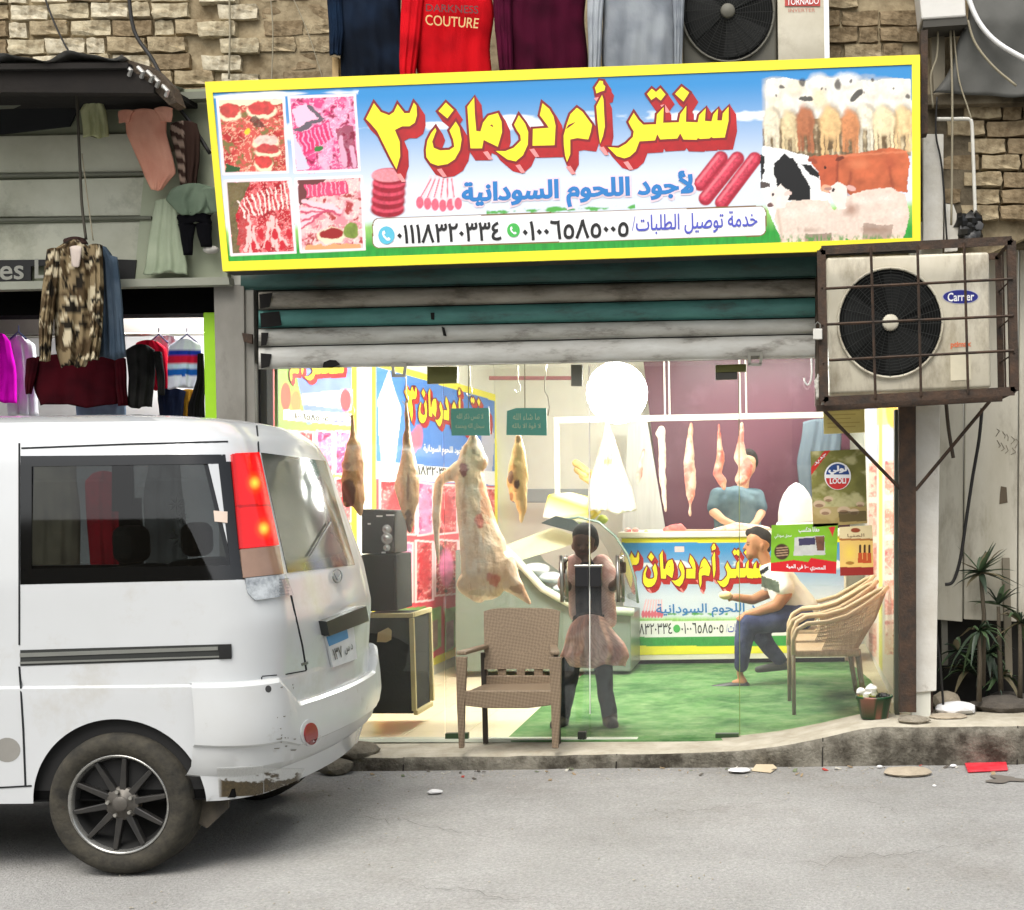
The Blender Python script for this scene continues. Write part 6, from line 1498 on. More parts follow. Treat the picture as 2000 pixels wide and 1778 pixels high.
# black ceramic border of the side window
def px_patch(name, quad, off, material, parent=None, nu=10, nv=10, th=0.006, colfn=None, shape=None, label=None):
    """shell following the van body; quad TL,TR,BR,BL in photo px, pushed outwards by off"""
    top, bot, PXY = [], [], []
    for j in range(nv + 1):
        for i in range(nu + 1):
            u, v2 = i / nu, j / nv
            x = (quad[0][0] * (1 - u) + quad[1][0] * u) * (1 - v2) + (quad[3][0] * (1 - u) + quad[2][0] * u) * v2
            y = (quad[0][1] * (1 - u) + quad[1][1] * u) * (1 - v2) + (quad[3][1] * (1 - u) + quad[2][1] * u) * v2
            if shape:
                x, y = shape(u, v2, x, y)
            h = BV.ray_cast(CAM, ray(x, y), 30)
            if h[0] is None: h = (P(x, y, VY + .7), Vector((.9, -.3, 0)), 0, 0)
            nrm = h[1] if h[1].dot(CAM - h[0]) > 0 else -h[1]
            top.append(h[0] + nrm * off); bot.append(h[0] + nrm * (off - th)); PXY.append((x, y))
    W_ = nu + 1; N = len(top); f = [(j * W_ + i, (j + 1) * W_ + i, (j + 1) * W_ + i + 1, j * W_ + i + 1) for j in range(nv) for i in range(nu)]
    bd_ = [i for i in range(nu)] + [nu + W_ * j for j in range(nv)] + [nv * W_ + nu - i for i in range(nu)] + [(nv - j) * W_ for j in range(nv)]
    f += [(bd_[i], bd_[(i + 1) % len(bd_)], bd_[(i + 1) % len(bd_)] + N, bd_[i] + N) for i in range(len(bd_))]
    me = mesh_from(top + bot, f); me.polygons.foreach_set('use_smooth', [True] * len(me.polygons)); me.set_sharp_from_angle(angle=math.radians(35))
    if colfn:
        pa = np.array(PXY * 2); at = me.color_attributes.new('Col', 'FLOAT_COLOR', 'POINT'); rgba = np.ones((len(pa), 4), dtype=np.float32); rgba[:, :3] = colfn(pa[:, 0], pa[:, 1]); at.data.foreach_set('color', rgba.ravel())
    return link(name, me, material, parent or van, label=label)
cer = mat('black_glass_border', C(6, 7, 8), .06, spec=.6)
px_patch('window_border', [(40, 1112), (472, 1104), (478, 1132), (40, 1142)], .001, cer, nu=30, nv=3, th=.004)
px_patch('window_border', [(40, 891), (440, 888), (442, 906), (40, 912)], .001, cer, nu=30, nv=3, th=.004)
px_patch('window_border', [(40, 908), (62, 908), (62, 1116), (40, 1116)], .001, cer, nu=3, nv=12, th=.004)
px_patch('window_border', [(426, 902), (452, 902), (476, 1110), (450, 1110)], .001, cer, nu=4, nv=12, th=.004)
px_patch('sticker', [(417, 998), (444, 1000), (444, 1022), (419, 1019)], .004, mat('pink_sticker', C(216, 196, 180), .6), nu=3, nv=3, th=.002)
# tail lamp
def lampcol(x, y):
    c = np.ones((len(x), 3)) * np.array(C(206, 16, 20)); 
    dk = np.clip(1 - (x - (448 + (y - 888) * .1)) / 16, 0, 1)[:, None]; c = c * (1 - dk * .5)
    for hx, hy, r1 in ((493, 945, 13), (511, 1034, 13)):
        d = np.hypot((x - hx) * 1.25, (y - hy)) / r1
        g1 = np.clip(1.9 - d, 0, 1)[:, None]; c = c * (1 - g1) + np.array(C(255, 60, 18)) * g1
        g2 = np.clip(1.15 - d, 0, 1)[:, None] ** 1.2; c = c * (1 - g2) + np.array(C(255, 196, 70)) * g2
    seam = (np.abs(y - (990 - (x - 480) * .03)) < 2.5)[:, None]; return np.where(seam, c * .55, c)
lampm = vmat('red_lamp_lens', rough=.12, spec=.6, emit=.55)
lmp = px_patch('tail_lamp', [(450, 889), (502, 886), (540, 1066), (467, 1073)], .014, lampm, nu=26, nv=60, th=.02, colfn=lampcol)
px_patch('tail_lamp', [(467.5, 1075), (540.5, 1068), (549, 1122), (474, 1130)], .013, mat('smoked_lens', C(150, 120, 100), .15, col2=C(120, 92, 78), spec=.6, coat=.5), nu=12, nv=8, th=.02)
def lowshape(u, v2, x, y):
    if v2 > .5: k = (v2 - .5) * 2; x += 14 * k * k * (1 - u)
    return x, y
px_patch('reversing_lamp', [(478, 1131), (554, 1123), (569, 1163), (484, 1173)], .013, mat('clear_lens', C(200, 206, 210), .08, col2=C(90, 96, 104), scale=18, amt=.9, spec=.8, coat=.6), nu=14, nv=8, th=.02, shape=lowshape)
for i in range(6): px_patch('lens_rib', [(541, 1132 + i * 6), (558, 1130 + i * 6), (559, 1132 + i * 6), (542, 1134 + i * 6)], .016, mat('rib_grey', C(130, 134, 138), .3), nu=2, nv=1, th=.003)
# rear window
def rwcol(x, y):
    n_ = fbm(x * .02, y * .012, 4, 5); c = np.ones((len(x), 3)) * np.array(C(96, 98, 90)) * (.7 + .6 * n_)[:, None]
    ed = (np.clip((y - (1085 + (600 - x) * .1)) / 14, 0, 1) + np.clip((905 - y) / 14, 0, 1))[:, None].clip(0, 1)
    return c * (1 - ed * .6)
rwm = vmat('reflection_grey_glass', rough=.09, spec=.7)  # opaque pane; mottled grey colour stands in for reflections
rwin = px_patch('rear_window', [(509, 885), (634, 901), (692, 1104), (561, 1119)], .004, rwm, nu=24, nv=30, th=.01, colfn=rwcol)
px_patch('wiper', [(598, 1088), (601, 1088), (640, 1022), (638, 1021)], .02, mat('wiper_grey', C(60, 60, 56), .5), nu=2, nv=8, th=.006)
seam = mat('seam_dark', C(40, 42, 44), .8, spec=.1)
def seamline(pts, w=1.6, off=.0025):
    for (x0, y0), (x1, y1) in zip(pts, pts[1:]):
        dx, dy = x1 - x0, y1 - y0; L = math.hypot(dx, dy); nx_, ny_ = -dy / L * w, dx / L * w
        px_patch('panel_gap', [(x0 - nx_, y0 - ny_), (x0 + nx_, y0 + ny_), (x1 + nx_, y1 + ny_), (x1 - nx_, y1 - ny_)], off, seam, nu=1, nv=max(2, int(L / 20)), th=.003)
seamline([(501, 832), (503, 850), (505, 884)], 1.3); seamline([(549, 1123), (568, 1162), (574, 1190), (590, 1260), (598, 1309)], 1.3)
seamline([(38, 866), (38, 1000), (38, 1150), (38, 1260)], 1.6); seamline([(38, 1302), (41, 1345), (46, 1430), (50, 1535)], 1.8)
seamline([(42, 876), (250, 868), (445, 863)], 1.5)
seamline([(511, 1322), (511, 1400), (512, 1470), (516, 1500)], .9); seamline([(512, 1321), (560, 1317), (598, 1310)], 1.0)
seamline([(62, 1535), (-30, 1540)], 1.5)
px_patch('door_track', [(40, 1270), (452, 1258), (452, 1287), (40, 1301)], .002, mat('track_dark', C(44, 46, 44), .5), nu=20, nv=2, th=.003)
px_patch('track_trim', [(40, 1276), (426, 1263), (426, 1270), (40, 1284)], .006, mat('track_grey', C(150, 152, 146), .3, .5), nu=20, nv=1, th=.004)
px_patch('track_trim', [(40, 1293), (430, 1281), (430, 1284), (40, 1297)], .006, MC['track_grey'], nu=20, nv=1, th=.004)
px_patch('track_cap', [(428, 1259), (452, 1258), (453, 1284), (429, 1286)], .01, blackp, nu=3, nv=3, th=.01)
# bumper
zb = P(540, 1526, VY).z
def bump_shell():
    k0 = NF + NS - 3; k1 = NF + NS + NC + NR + 1 + NC + 6; v = []; n = k1 - k0 + 1
    prof_ = [(1.0, .0), (1.0, .022), (.96, .034), (.72, .042), (.5, .05), (.36, .046), (.33, .03), (.12, .024), (.02, .0), (.0, -.02)]
    for tz, of in prof_:
        for k in range(k0, k1 + 1):
            s = min(1, max(0, (k - (NF + NS + NC - 3)) / 5)) * min(1, max(0, ((NF + NS + NC + NR + 4) - k) / 5))
            ztop = .862 - .135 * s; zbo = zb + .03 * max(0, (NF + NS + 6 - k) / 12) ; z = zbo + (ztop - zbo) * tz
            x, y = ring(z, of)[k]; v.append((x, y, z))
    m_ = len(prof_)
    return v, [(j * n + k, j * n + k + 1, (j + 1) * n + k + 1, (j + 1) * n + k) for j in range(m_ - 1) for k in range(n - 1)]
v_, f_ = bump_shell(); mb = MB(); mb.add(v_, f_); bo = mb.obj('bumper', mat('bumper_white', C(196, 199, 200), .26, col2=C(186, 186, 182), scale=2, dirt=C(150, 142, 128), dscale=5, dlo=.6, dhi=.8), van, auto=30)
bv_, bf_ = van_shell(cut=False, arch=False); nb_ = len(bv_)
BV = BVHTree.FromPolygons([Vector(p) for p in bv_] + [Vector(p) for p in v_], bf_ + [tuple(i + nb_ for i in q) for q in f_])
def disc_shape(cx_, cy_, rx, ry):
    def s(u, v2, x, y):
        a, b = 2 * u - 1, 2 * v2 - 1; return cx_ + rx * a * math.sqrt(1 - b * b / 2), cy_ + ry * b * math.sqrt(1 - a * a / 2)
    return s
Q0 = [(0, 0), (1, 0), (1, 1), (0, 1)]
px_patch('reflector_surround', Q0, .004, paint, nu=8, nv=8, th=.01, shape=disc_shape(606, 1432, 20, 27))
px_patch('rear_reflector', Q0, .009, mat('red_reflector', C(140, 30, 36), .2, spec=.7), nu=8, nv=8, th=.01, shape=disc_shape(605, 1433, 13, 21))
px_patch('plate_garnish', [(622, 1213), (700, 1184), (706, 1212), (628, 1241)], .04, mat('garnish', C(40, 44, 42), .35), nu=6, nv=3, th=.05)
px_patch('number_plate', [(632, 1243), (686, 1222), (693, 1287), (646, 1304)], .012, mat('plate_white', C(206, 210, 212), .5), nu=5, nv=5, th=.01)
px_patch('plate_band', [(632.5, 1244), (672, 1228), (675, 1246), (638, 1262)], .015, mat('plate_blue', C(70, 140, 190), .5), nu=3, nv=2, th=.003)
def vanfn(lift0=.016):
    def fn(x, y, lift=0.0):
        h = BV.ray_cast(CAM, ray(x, y), 30); n_ = h[1] if h[1].dot(CAM - h[0]) > 0 else -h[1]; return h[0] + n_ * (lift0 + lift)
    return fn
text_obj('plate_text', '١٣٧', [(643, 1268), (660, 1261), (664, 1282), (648, 1289)], vanfn(), mat('plate_ink', C(60, 64, 64), .5), van, .02, 0)
text_obj('plate_text', 'د س', [(666, 1264), (682, 1257), (684, 1272), (669, 1279)], vanfn(), MC['plate_ink'], van, .02, 0)
mb = MB(); h = vanfn(.01); cc = [h(655 + 9 * math.cos(a), 1126 + 13 * math.sin(a)) for a in np.linspace(0, 2 * math.pi, 17)]; mb.tube(cc, .0035, 5, cap=False); mb.tube([h(648, 1120), h(655, 1134), h(662, 1120)], .003, 5); mb.obj('emblem', mat('emblem_grey', C(120, 124, 124), .3, .6), van)
px_patch('model_script', [(588, 1296), (600, 1292), (601, 1297), (589, 1301)], .004, MC['emblem_grey'], nu=2, nv=1, th=.003)
# scuffs and rusted corner
sc_m = mat('scuff', C(126, 122, 112), .8); rs_m = mat('rust_edge', C(96, 84, 60), .95, col2=C(52, 44, 32), scale=30, amt=1, bump=1)
for k in range(16):
    x = R.gauss(552, 16); y = R.uniform(1335, 1470); w = R.choice([2, 3, 3, 5, 12])
    px_patch('scuff_mark', [(x, y), (x + w, y - 1), (x + w * .8, y + R.uniform(1, 2)), (x + 1, y + 1.5)], .0015, sc_m, nu=1, nv=1, th=.001)
px_patch('dent_mark', Q0, .001, mat('dent_dark', C(60, 60, 60), .8), nu=4, nv=4, th=.001, shape=disc_shape(524, 1346, 6, 7))
def rustcol(x, y):
    n_ = fbm(x * .05, y * .09, 3, 5); m_ = fbm(x * .3, y * .3, 8, 3); edge_ = 1522 - (x - 430) * .02 + (n_ - .5) * 46
    t_ = np.clip((y - edge_) / 3.0, 0, 1) * np.clip((x - 424) / 10, 0, 1) * np.clip((592 - x) / 14, 0, 1); c = np.ones((len(x), 3)) * np.array(C(196, 198, 197))
    br = np.array(C(92, 78, 50)) * (1 - m_[:, None] * .9) + np.array(C(40, 34, 24)) * m_[:, None] * .9; return c * (1 - t_[:, None]) + br * t_[:, None]
px_patch('rusted_edge', [(424, 1500), (514, 1496), (514, 1553), (428, 1557)], .002, vmat('rusted_paint', rough=.35, bump=.4), nu=70, nv=40, th=.002, colfn=rustcol)
px_patch('rusted_edge', [(514, 1500), (596, 1502), (584, 1526), (516, 1550)], .002, MC['rusted_paint'], nu=60, nv=30, th=.002, colfn=rustcol)
px_patch('primer_patch', Q0, .001, mat('primer_grey', C(140, 138, 132), .7), nu=5, nv=5, th=.001, shape=disc_shape(14, 1465, 26, 24))
mb = MB(); mb.pq([(374, 1478), (392, 1482), (448, 1552), (444, 1580), (404, 1618), (386, 1608), (384, 1540)], VY + .12, .02); mb.obj('mud_flap', mat('mud_rubber', C(66, 62, 56), .9, col2=C(104, 96, 82), scale=8, amt=.9), van)
# far window film, seats
fy_ = planefn((0, VY + VW - .14, 0), (0, -1, 0))
film = mat('window_film', C(180, 184, 180), .8, alpha=.55)
fm = MB()
for cx_, cy_, r_ in ((352, 1052, 22), (345, 985, 18), (356, 1012, 14)):
    for k in range(8):
        a = 2 * math.pi * k / 8; poly_mb(fm, [(cx_, cy_), (cx_ + r_ * .5 * math.cos(a - .22), cy_ + r_ * .5 * math.sin(a - .22)), (cx_ + r_ * math.cos(a), cy_ + r_ * math.sin(a)), (cx_ + r_ * .5 * math.cos(a + .22), cy_ + r_ * .5 * math.sin(a + .22))], fy_, k * .0006)
fm.obj('window_film_flowers', film, van, kind='stuff', fix=False)
seatm = mat('seat_cloth', C(60, 58, 54), .9)
for x0, yy in ((-4.35, VY + .25), (-4.35, VY + .95), (-3.2, VY + .25), (-3.2, VY + .95)):
    mb = MB(); mb.box((x0, yy, .7), (x0 + .16, yy + .5, 1.36)); mb.box((x0 + .02, yy + .13, 1.37), (x0 + .12, yy + .37, 1.55)); mb.obj('seat_back', seatm, van, bevel=.05, seg=3)
# wheel
tyre_m = mat('tyre_rubber', C(44, 43, 40), .85, col2=C(78, 74, 64), scale=9, amt=.9, bump=.4, spec=.2); rim_m = mat('dark_alloy', C(58, 58, 58), .35, .6, col2=C(90, 86, 80), scale=10); rimlip = mat('rim_lip', C(176, 176, 172), .25, .8, col2=C(120, 116, 108), scale=12)
def wheel(cx_, y0, detail=True):
    c = Vector((cx_, y0, WC.z)); s_ = 1
    tp = thing('wheel_tmp', '', ''); bpy.data.objects.remove(tp)
    mb = MB(); mb.lathe_s(c, [(.222, .012), (.232, .002), (.262, -.010), (.292, -.008), (.307, .006), (.318, .028), (.321, .05), (.321, .16), (.315, .185), (.29, .2), (.22, .2)], 72, 'Y')
    wv = len(mb.v) // 72
    w = mb.obj('wheel', tyre_m, van, smooth=True)
    def sub(m_, name, mtl, **k):
        o = m_.obj(name, mtl, None, base=(0, 0, 0), **k); o.parent = w; o.location = (0, 0, 0)
        o.location = -(w.location + van.location) ; return o
    mb = MB(); mb.lathe_s(c, [(.205, .03), (.213, .010), (.219, .002), (.225, .004), (.226, .02)], 64, 'Y'); sub(mb, 'rim_lip', rimlip, smooth=True)
    mb = MB(); mb.lathe_s(c, [(.205, .028), (.19, .06), (.185, .12), (.02, .13)], 48, 'Y'); sub(mb, 'rim_barrel', mat('barrel_dark', C(26, 26, 25), .6), smooth=True, fix=False)
    if not detail: return
    n = 10
    for k in range(n):
        a = 2 * math.pi * k / n + .17; d = Vector((math.cos(a), 0, math.sin(a))); t_ = Vector((-math.sin(a), 0, math.cos(a)))
        p = [c + d * .055 + t_ * .016, c + d * .055 - t_ * .016, c + d * .207 - t_ * .010, c + d * .207 + t_ * .010]
        q = [Vector((x.x, y0 + .030, x.z)) for x in p[:2]] + [Vector((x.x, y0 + .014, x.z)) for x in p[2:]]
        mb = MB(); mb.prism(q, (0, .03, 0)); sub(mb, 'spoke', rim_m, bevel=.004)
    mb = MB(); mb.lathe_s(c, [(.0001, .016), (.03, .016), (.034, .02), (.034, .026), (.072, .03), (.076, .04), (.076, .07)], 30, 'Y'); sub(mb, 'hub_disc', mat('hub_grey', C(104, 100, 94), .5, .5, col2=C(60, 58, 54), scale=20), smooth=True)
    for k in range(5):
        a = 2 * math.pi * k / 5 + .5; mb = MB(); mb.lathe_s(c + Vector((.055 * math.cos(a), 0, .055 * math.sin(a))), [(.0001, .014), (.008, .014), (.009, .02), (.009, .04)], 8, 'Y'); sub(mb, 'wheel_nut', mat('nut', C(190, 188, 180), .3, .8))
wheel(WC.x, VY - .0)
for xx, yy in ((WC.x, VY + VW - .22), (-6.0, VY + .02), (-6.0, VY + VW - .22)):
    mb = MB(); mb.lathe_s((xx, yy, WC.z), [(.02, .03), (.2, .03), (.22, .012), (.30, .0), (.32, .03), (.32, .18), (.29, .2), (.02, .2)], 40, 'Y'); mb.obj('wheel', tyre_m, van, smooth=True)
# ================================================================ hanging meat
def S_(Y): return FPX / (8.4 + Y)
def chain(mb, pts, Y, n=14):
    k = S_(Y); q = [(P(p[0], p[1], Y + (p[3] if len(p) > 3 else 0)), p[2] / k) for p in pts]
    for a, b in zip(q, q[1:]): mb.caps(a[0], b[0], a[1], b[1], n)
    return mb
def hook(parent, x, y0, y1, Y):
    mb = MB(); mb.tube([P(x, y0, Y), P(x, y1 - 22, Y), P(x + 4, y1 - 14, Y), P(x + 3, y1 - 4, Y), P(x - 3, y1, Y), P(x - 7, y1 - 6, Y)], .004, 6); mb.obj('meat_hook', steel, parent, smooth=True)
def pxd(co):  # photo coordinates of vertices
    d = co - np.array(CAM); z = d @ np.array(_f); return CX + FPX * (d @ np.array(_r)) / z, CY - FPX * (d @ np.array(_u)) / z
def meatcol(base, second, spots, s=9):
    def f(co):
        c = cmix(base, second, (n3(co, s, 3) - .42) * 5); c = cmix(c, np.asarray(base) * np.array([.72, .55, .45]), np.clip((fbm(co[:, 0] * 26, co[:, 2] * 5, 31) - .56) * 6, 0, .7)); c = cmix(c, np.asarray(base) * 1.08, (n3(co, s * 4, 8) - .5) * 3)
        x, y = pxd(co)
        for sx, sy, rx, ry, col, a in spots:
            d = np.sqrt(((x - sx) / rx) ** 2 + ((y - sy) / ry) ** 2) + (n3(co, 26, 5) - .5) * 1.3
            c = cmix(c, col, np.clip((1.05 - d) * 4, 0, 1) * a)
        return c
    return f
def carcass(name, label, chains, Y, colf, hk=None, vox=.008, cat='meat', noise=.009):
    t = thing(name, label, cat, P(chains[0][-1][0], chains[0][-1][1], Y)); mb = MB()
    for c_ in chains: chain(mb, c_, Y)
    blob('flesh', mb, MEAT, t, voxel=vox, smooth=5, colfn=colf, noise=noise)
    if hk: hook(t, hk[0], hk[1], hk[2], Y)
    return t
TAN, CRM, BRN, RED_ = C(222, 180, 132), C(236, 214, 178), C(104, 56, 34), C(196, 72, 66)
carcass('carcass', 'large pale goat carcass hanging head down left of the glass door', [[(922, 852, 5), (915, 890, 18), (916, 925, 28), (922, 970, 32), (930, 1020, 37), (944, 1070, 45), (950, 1110, 50), (948, 1132, 42)], [(975, 1105, 34), (1000, 1140, 20), (1034, 1178, 4)],
    [(898, 920, 20), (874, 930, 12), (858, 940, 9), (854, 975, 9), (852, 1010, 8), (853, 1050, 6), (856, 1100, 3)], [(925, 850, 6), (932, 900, 22)], [(918, 1140, 26), (935, 1160, 18)]], .85,
    meatcol(C(236, 204, 170), C(242, 222, 200), [(907, 917, 9, 13, C(120, 30, 40), .9), (938, 1018, 12, 14, C(206, 80, 74), .75), (962, 1130, 13, 14, C(206, 90, 84), .7), (950, 960, 12, 60, C(236, 150, 104), .6), (1015, 1150, 20, 8, C(150, 104, 70), .6), (925, 870, 6, 20, C(120, 96, 76), .5), (930, 1158, 20, 8, C(170, 150, 110), .5)]), (918, 715, 775), noise=.007)
carcass('carcass', 'brownish carcass hanging farthest left, just above the van', [[(688, 812, 3), (690, 850, 6), (691, 872, 14), (690, 900, 19), (688, 940, 22), (696, 975, 17), (704, 1004, 5)], [(672, 905, 6), (680, 925, 12)], [(676, 950, 10), (678, 985, 8)]], .5,
    meatcol(C(206, 150, 96), C(222, 178, 126), [(680, 965, 14, 36, BRN, .9), (676, 908, 8, 8, BRN, .6), (697, 900, 10, 20, C(226, 160, 104), .5)]), (688, 760, 815))
carcass('carcass', 'slim carcass hanging above the black speakers', [[(793, 785, 3), (795, 830, 5), (796, 862, 9), (798, 900, 15), (797, 935, 22), (800, 975, 18), (800, 1005, 10), (801, 1036, 5)], [(786, 920, 8), (776, 955, 7), (784, 985, 5), (792, 1010, 4)]], .7,
    meatcol(C(222, 180, 136), C(236, 206, 168), [(797, 1020, 8, 24, BRN, .85), (797, 955, 4, 30, C(140, 84, 50), .7), (794, 840, 6, 26, C(150, 90, 56), .6)]), (793, 735, 790))
carcass('carcass', 'small carcass with dark hollow hanging under the chipped green plate', [[(1013, 852, 5), (1013, 880, 12), (1011, 910, 18), (1012, 940, 19), (1016, 970, 14), (1020, 1000, 9), (1018, 1020, 4)], [(998, 912, 6), (997, 940, 7), (1000, 975, 5)]], 1.0,
    meatcol(C(222, 184, 124), C(240, 214, 160), [(1008, 945, 7, 11, C(70, 30, 26), .95), (998, 935, 5, 12, C(70, 30, 26), .9), (1013, 858, 5, 8, BRN, .7), (998, 970, 5, 10, C(140, 70, 40), .7)]), (1012, 715, 768))
hk = MB(); hk.tube([P(1068, 712, .9), P(1064, 745, .9), (P(1064, 765, .9)), P(1070, 775, .9), P(1073, 795, .9), P(1070, 812, .9)], .005, 6); solid('meat_hook', 'empty meat hook hanging right of the small carcass', 'hook', hk, steel, smooth=True)
wht = meatcol(C(238, 226, 214), C(232, 200, 186), [])
carcass('meat_cut', 'long white strip of fat, leftmost on the rail over the counter', [[(1284, 848, 5), (1292, 838, 7), (1293, 880, 8), (1294, 930, 7), (1297, 965, 6), (1300, 998, 3)]], 3.6, wht, vox=.01)
carcass('meat_cut', 'pale pink cut with a thin tail, second on the rail over the counter', [[(1350, 828, 4), (1347, 865, 7), (1346, 905, 11), (1348, 940, 12), (1349, 968, 9), (1348, 985, 3), (1348, 1008, 3)]], 3.6, meatcol(C(238, 214, 196), C(222, 140, 130), [(1345, 920, 8, 20, C(214, 110, 104), .5)]), vox=.01)
carcass('meat_cut', 'small red shank, third on the rail over the counter', [[(1404, 830, 3), (1405, 865, 5), (1407, 900, 9), (1400, 925, 9), (1410, 940, 9), (1414, 955, 4)]], 3.6, meatcol(C(232, 190, 170), C(206, 100, 92), [(1405, 930, 14, 14, C(214, 96, 90), .6)]), vox=.01)
carcass('meat_cut', 'thick pink leg hanging in front of the butcher, fourth on the rail', [[(1449, 828, 4), (1447, 865, 7), (1446, 895, 13), (1457, 912, 14), (1452, 930, 14), (1448, 936, 13)]], 3.6, meatcol(C(238, 206, 190), C(222, 130, 122), [(1460, 915, 12, 20, C(214, 96, 90), .55)]), vox=.01)
carcass('meat_cut', 'small pink piece hanging by the lamp over the counter', [[(1258, 878, 3), (1252, 905, 5), (1248, 930, 7), (1245, 945, 3)]], 3.6, meatcol(C(236, 214, 200), C(220, 140, 130), []), vox=.01)
t = thing('tripe', 'large white sheet of tripe hanging under the lamp', 'meat', P(1190, 1010, 3.3))
loft('sheet', [(826, 1182, 1190), (860, 1174, 1202), (905, 1162, 1216), (955, 1150, 1236), (1000, 1146, 1242)], 3.3, MEAT, t, depth=.16, folds=.05, ff=8, seed=3, colfn=meatcol(C(236, 234, 226), C(226, 222, 208), [(1186, 900, 8, 9, C(226, 150, 110), .8)]), n=40, nr=30)
b = MB(); 
for k, (x, y) in enumerate(((1125, 905), (1135, 912), (1145, 920), (1128, 918), (1138, 930), (1150, 934))): b.caps(P(x, y, 3.5), P(x + 16, y + 12, 3.48), .035, .03, 8)
solid('banana_bunch', 'yellowish bunch with a dark top hanging left of the tripe', 'bunch', b, mat('banana', C(232, 206, 130), .6, col2=C(60, 56, 50), scale=5, amt=.9), smooth=True)
b = MB(); b.pr(1000, 955, 1150, 982, 5.0, .05); solid('wall_shelf', 'grey shelf on the back wall above the display case', 'shelf', b, mat('grey_shelf', C(150, 156, 156), .5), bevel=.01)
b = MB(); b.pq([(1262, 812), (1300, 1038), (1215, 1038), (1228, 812)], 5.35, .03); solid('white_sheet', 'pale hanging sheet at the left edge of the plum panel', 'sheet', b, mat('pale_sheet', C(206, 206, 200), .8, stretch=(9, 1, .5), scale=3, amt=.6))
# things on the counter
b = MB(); b.pr(1298, 1036, 1520, 1043, 3.95, .4); solid('cutting_board', 'long wooden cutting board on the counter in front of the butcher', 'board', b, mat('board_wood', C(170, 140, 112), .7, scale=12), bevel=.006)
b = MB()
for k in range(9): b.ell(P(1318 + R.uniform(-18, 18), 1034 + R.uniform(-5, 3), 4.0), (.035, .04, .03), 8, 6, jitter=.2)
t = tagit(blob('minced_meat', b, MEAT, voxel=.012, colfn=meatcol(C(230, 130, 126), C(206, 80, 84), []), noise=.01), 'heap of pink meat chunks at the left end of the cutting board', 'meat')
b = MB(); b.caps(P(1395, 1038, 4.0), P(1440, 1030, 4.0), .03, .05, 10); b.caps(P(1440, 1030, 4.0), P(1500, 1034, 4.05), .05, .03, 10)
tagit(blob('lamb_shank', b, MEAT, voxel=.012, colfn=meatcol(C(238, 214, 196), C(226, 170, 150), []), noise=.006), 'long pale leg of meat lying on the cutting board', 'meat')
for i, x in enumerate((1226, 1241)):
    b = MB(); b.ell(P(x, 1037, 4.0), (.036, .036, .032), 12, 8); tagit(blob('kidney', b, MEAT, voxel=.009, colfn=meatcol(C(240, 226, 220), C(206, 80, 84), [(x, 1041, 6, 4, C(190, 60, 70), .9)])), ['round white and red piece nearest the case on the counter', 'round white and red piece beside the lemon on the counter'][i], 'meat')
b = MB(); b.ell(P(1262, 1040, 4.0), (.025, .025, .02), 10, 8); solid('lemon', 'yellow green lemon on the counter', 'lemon', b, mat('lemon', C(214, 220, 70), .5), smooth=True)
t = thing('scale_cover', 'tall white domed cover on the right end of the counter', 'cover', P(1556, 1045, 3.95))
c = P(1556, 1020, 4.15); hh = P(1556, 943, 4.15).z - c.z
b = MB(); b.lathe(c, [(.175, 0), (.172, hh * .25), (.155, hh * .5), (.12, hh * .72), (.07, hh * .9), (.02, hh * .99), (.001, hh)], 28); b.obj('dome', mat('dome_white', C(236, 238, 240), .4), t, smooth=True)
b = MB(); b.lathe(c + Vector((0, 0, -.14)), [(.19, 0), (.2, .03), (.2, .1), (.185, .14), (.01, .14)], 28); b.obj('base_ring', wp, t, smooth=True)

# ================================================================ speakers and case
t = thing('flight_case', 'black case with pale wooden edges under the speakers', 'case', P(760, 1395, .55))
blk = mat('black_carpet', C(14, 17, 14), .9, col2=C(28, 31, 26), scale=8, bump=.3); edge = mat('pale_wood_edge', C(196, 182, 136), .7, scale=9)
q = [P(702, 1203, .55), P(804, 1203, .55), P(806, 1394, .55), P(704, 1394, .55)]
b = MB(); b.prism(q, (0, .44, 0)); b.obj('case_body', blk, t)
zt_, zb_ = q[0].z, q[2].z; xl, xr_ = q[0].x, q[1].x
def strip(a, b_, w=.03): m_ = MB(); m_.box((min(a[0], b_[0]) - w / 2, min(a[1], b_[1]) - w / 2, min(a[2], b_[2]) - w / 2), (max(a[0], b_[0]) + w / 2, max(a[1], b_[1]) + w / 2, max(a[2], b_[2]) + w / 2)); m_.obj('edge_strip', edge, t, bevel=.003)
for a, b_ in (((xl, .55, zt_), (xr_, .55, zt_)), ((xr_, .55, zt_ - .035), (xr_, .55, zb_ + .035)), ((xr_, .59, zt_), (xr_, .99, zt_)), ((xr_, .99, zt_ - .035), (xr_, .99, zb_ + .035)), ((xr_, .59, zb_), (xr_, .95, zb_))): strip(a, b_)
b = MB(); b.pq([(738, 1236), (758, 1226), (765, 1232), (764, 1250), (754, 1255), (736, 1254)], .546, .004); b.obj('torn_label', mat('torn_paper', C(206, 180, 136), .8), t)
t = thing('speaker', 'tall black speaker box standing on the flight case', 'speaker', P(740, 1195, .6))
b = MB(); b.pq([(705, 1084), (774, 1083), (776, 1193), (706, 1195)], .6, .36); b.obj('cabinet', blk, t, bevel=.008)
b = MB(); b.pq([(712, 1092), (768, 1091), (769, 1185), (713, 1187)], .592, .01); b.obj('front_cloth', mat('speaker_cloth', C(16, 18, 16), .95), t)
t = thing('speaker', 'upper black speaker with a chrome driver stack', 'speaker', P(740, 1083, .62))
b = MB(); b.pq([(706, 995), (770, 997), (771, 1081), (706, 1082)], .62, .30); b.obj('cabinet', blackp, t, bevel=.008)
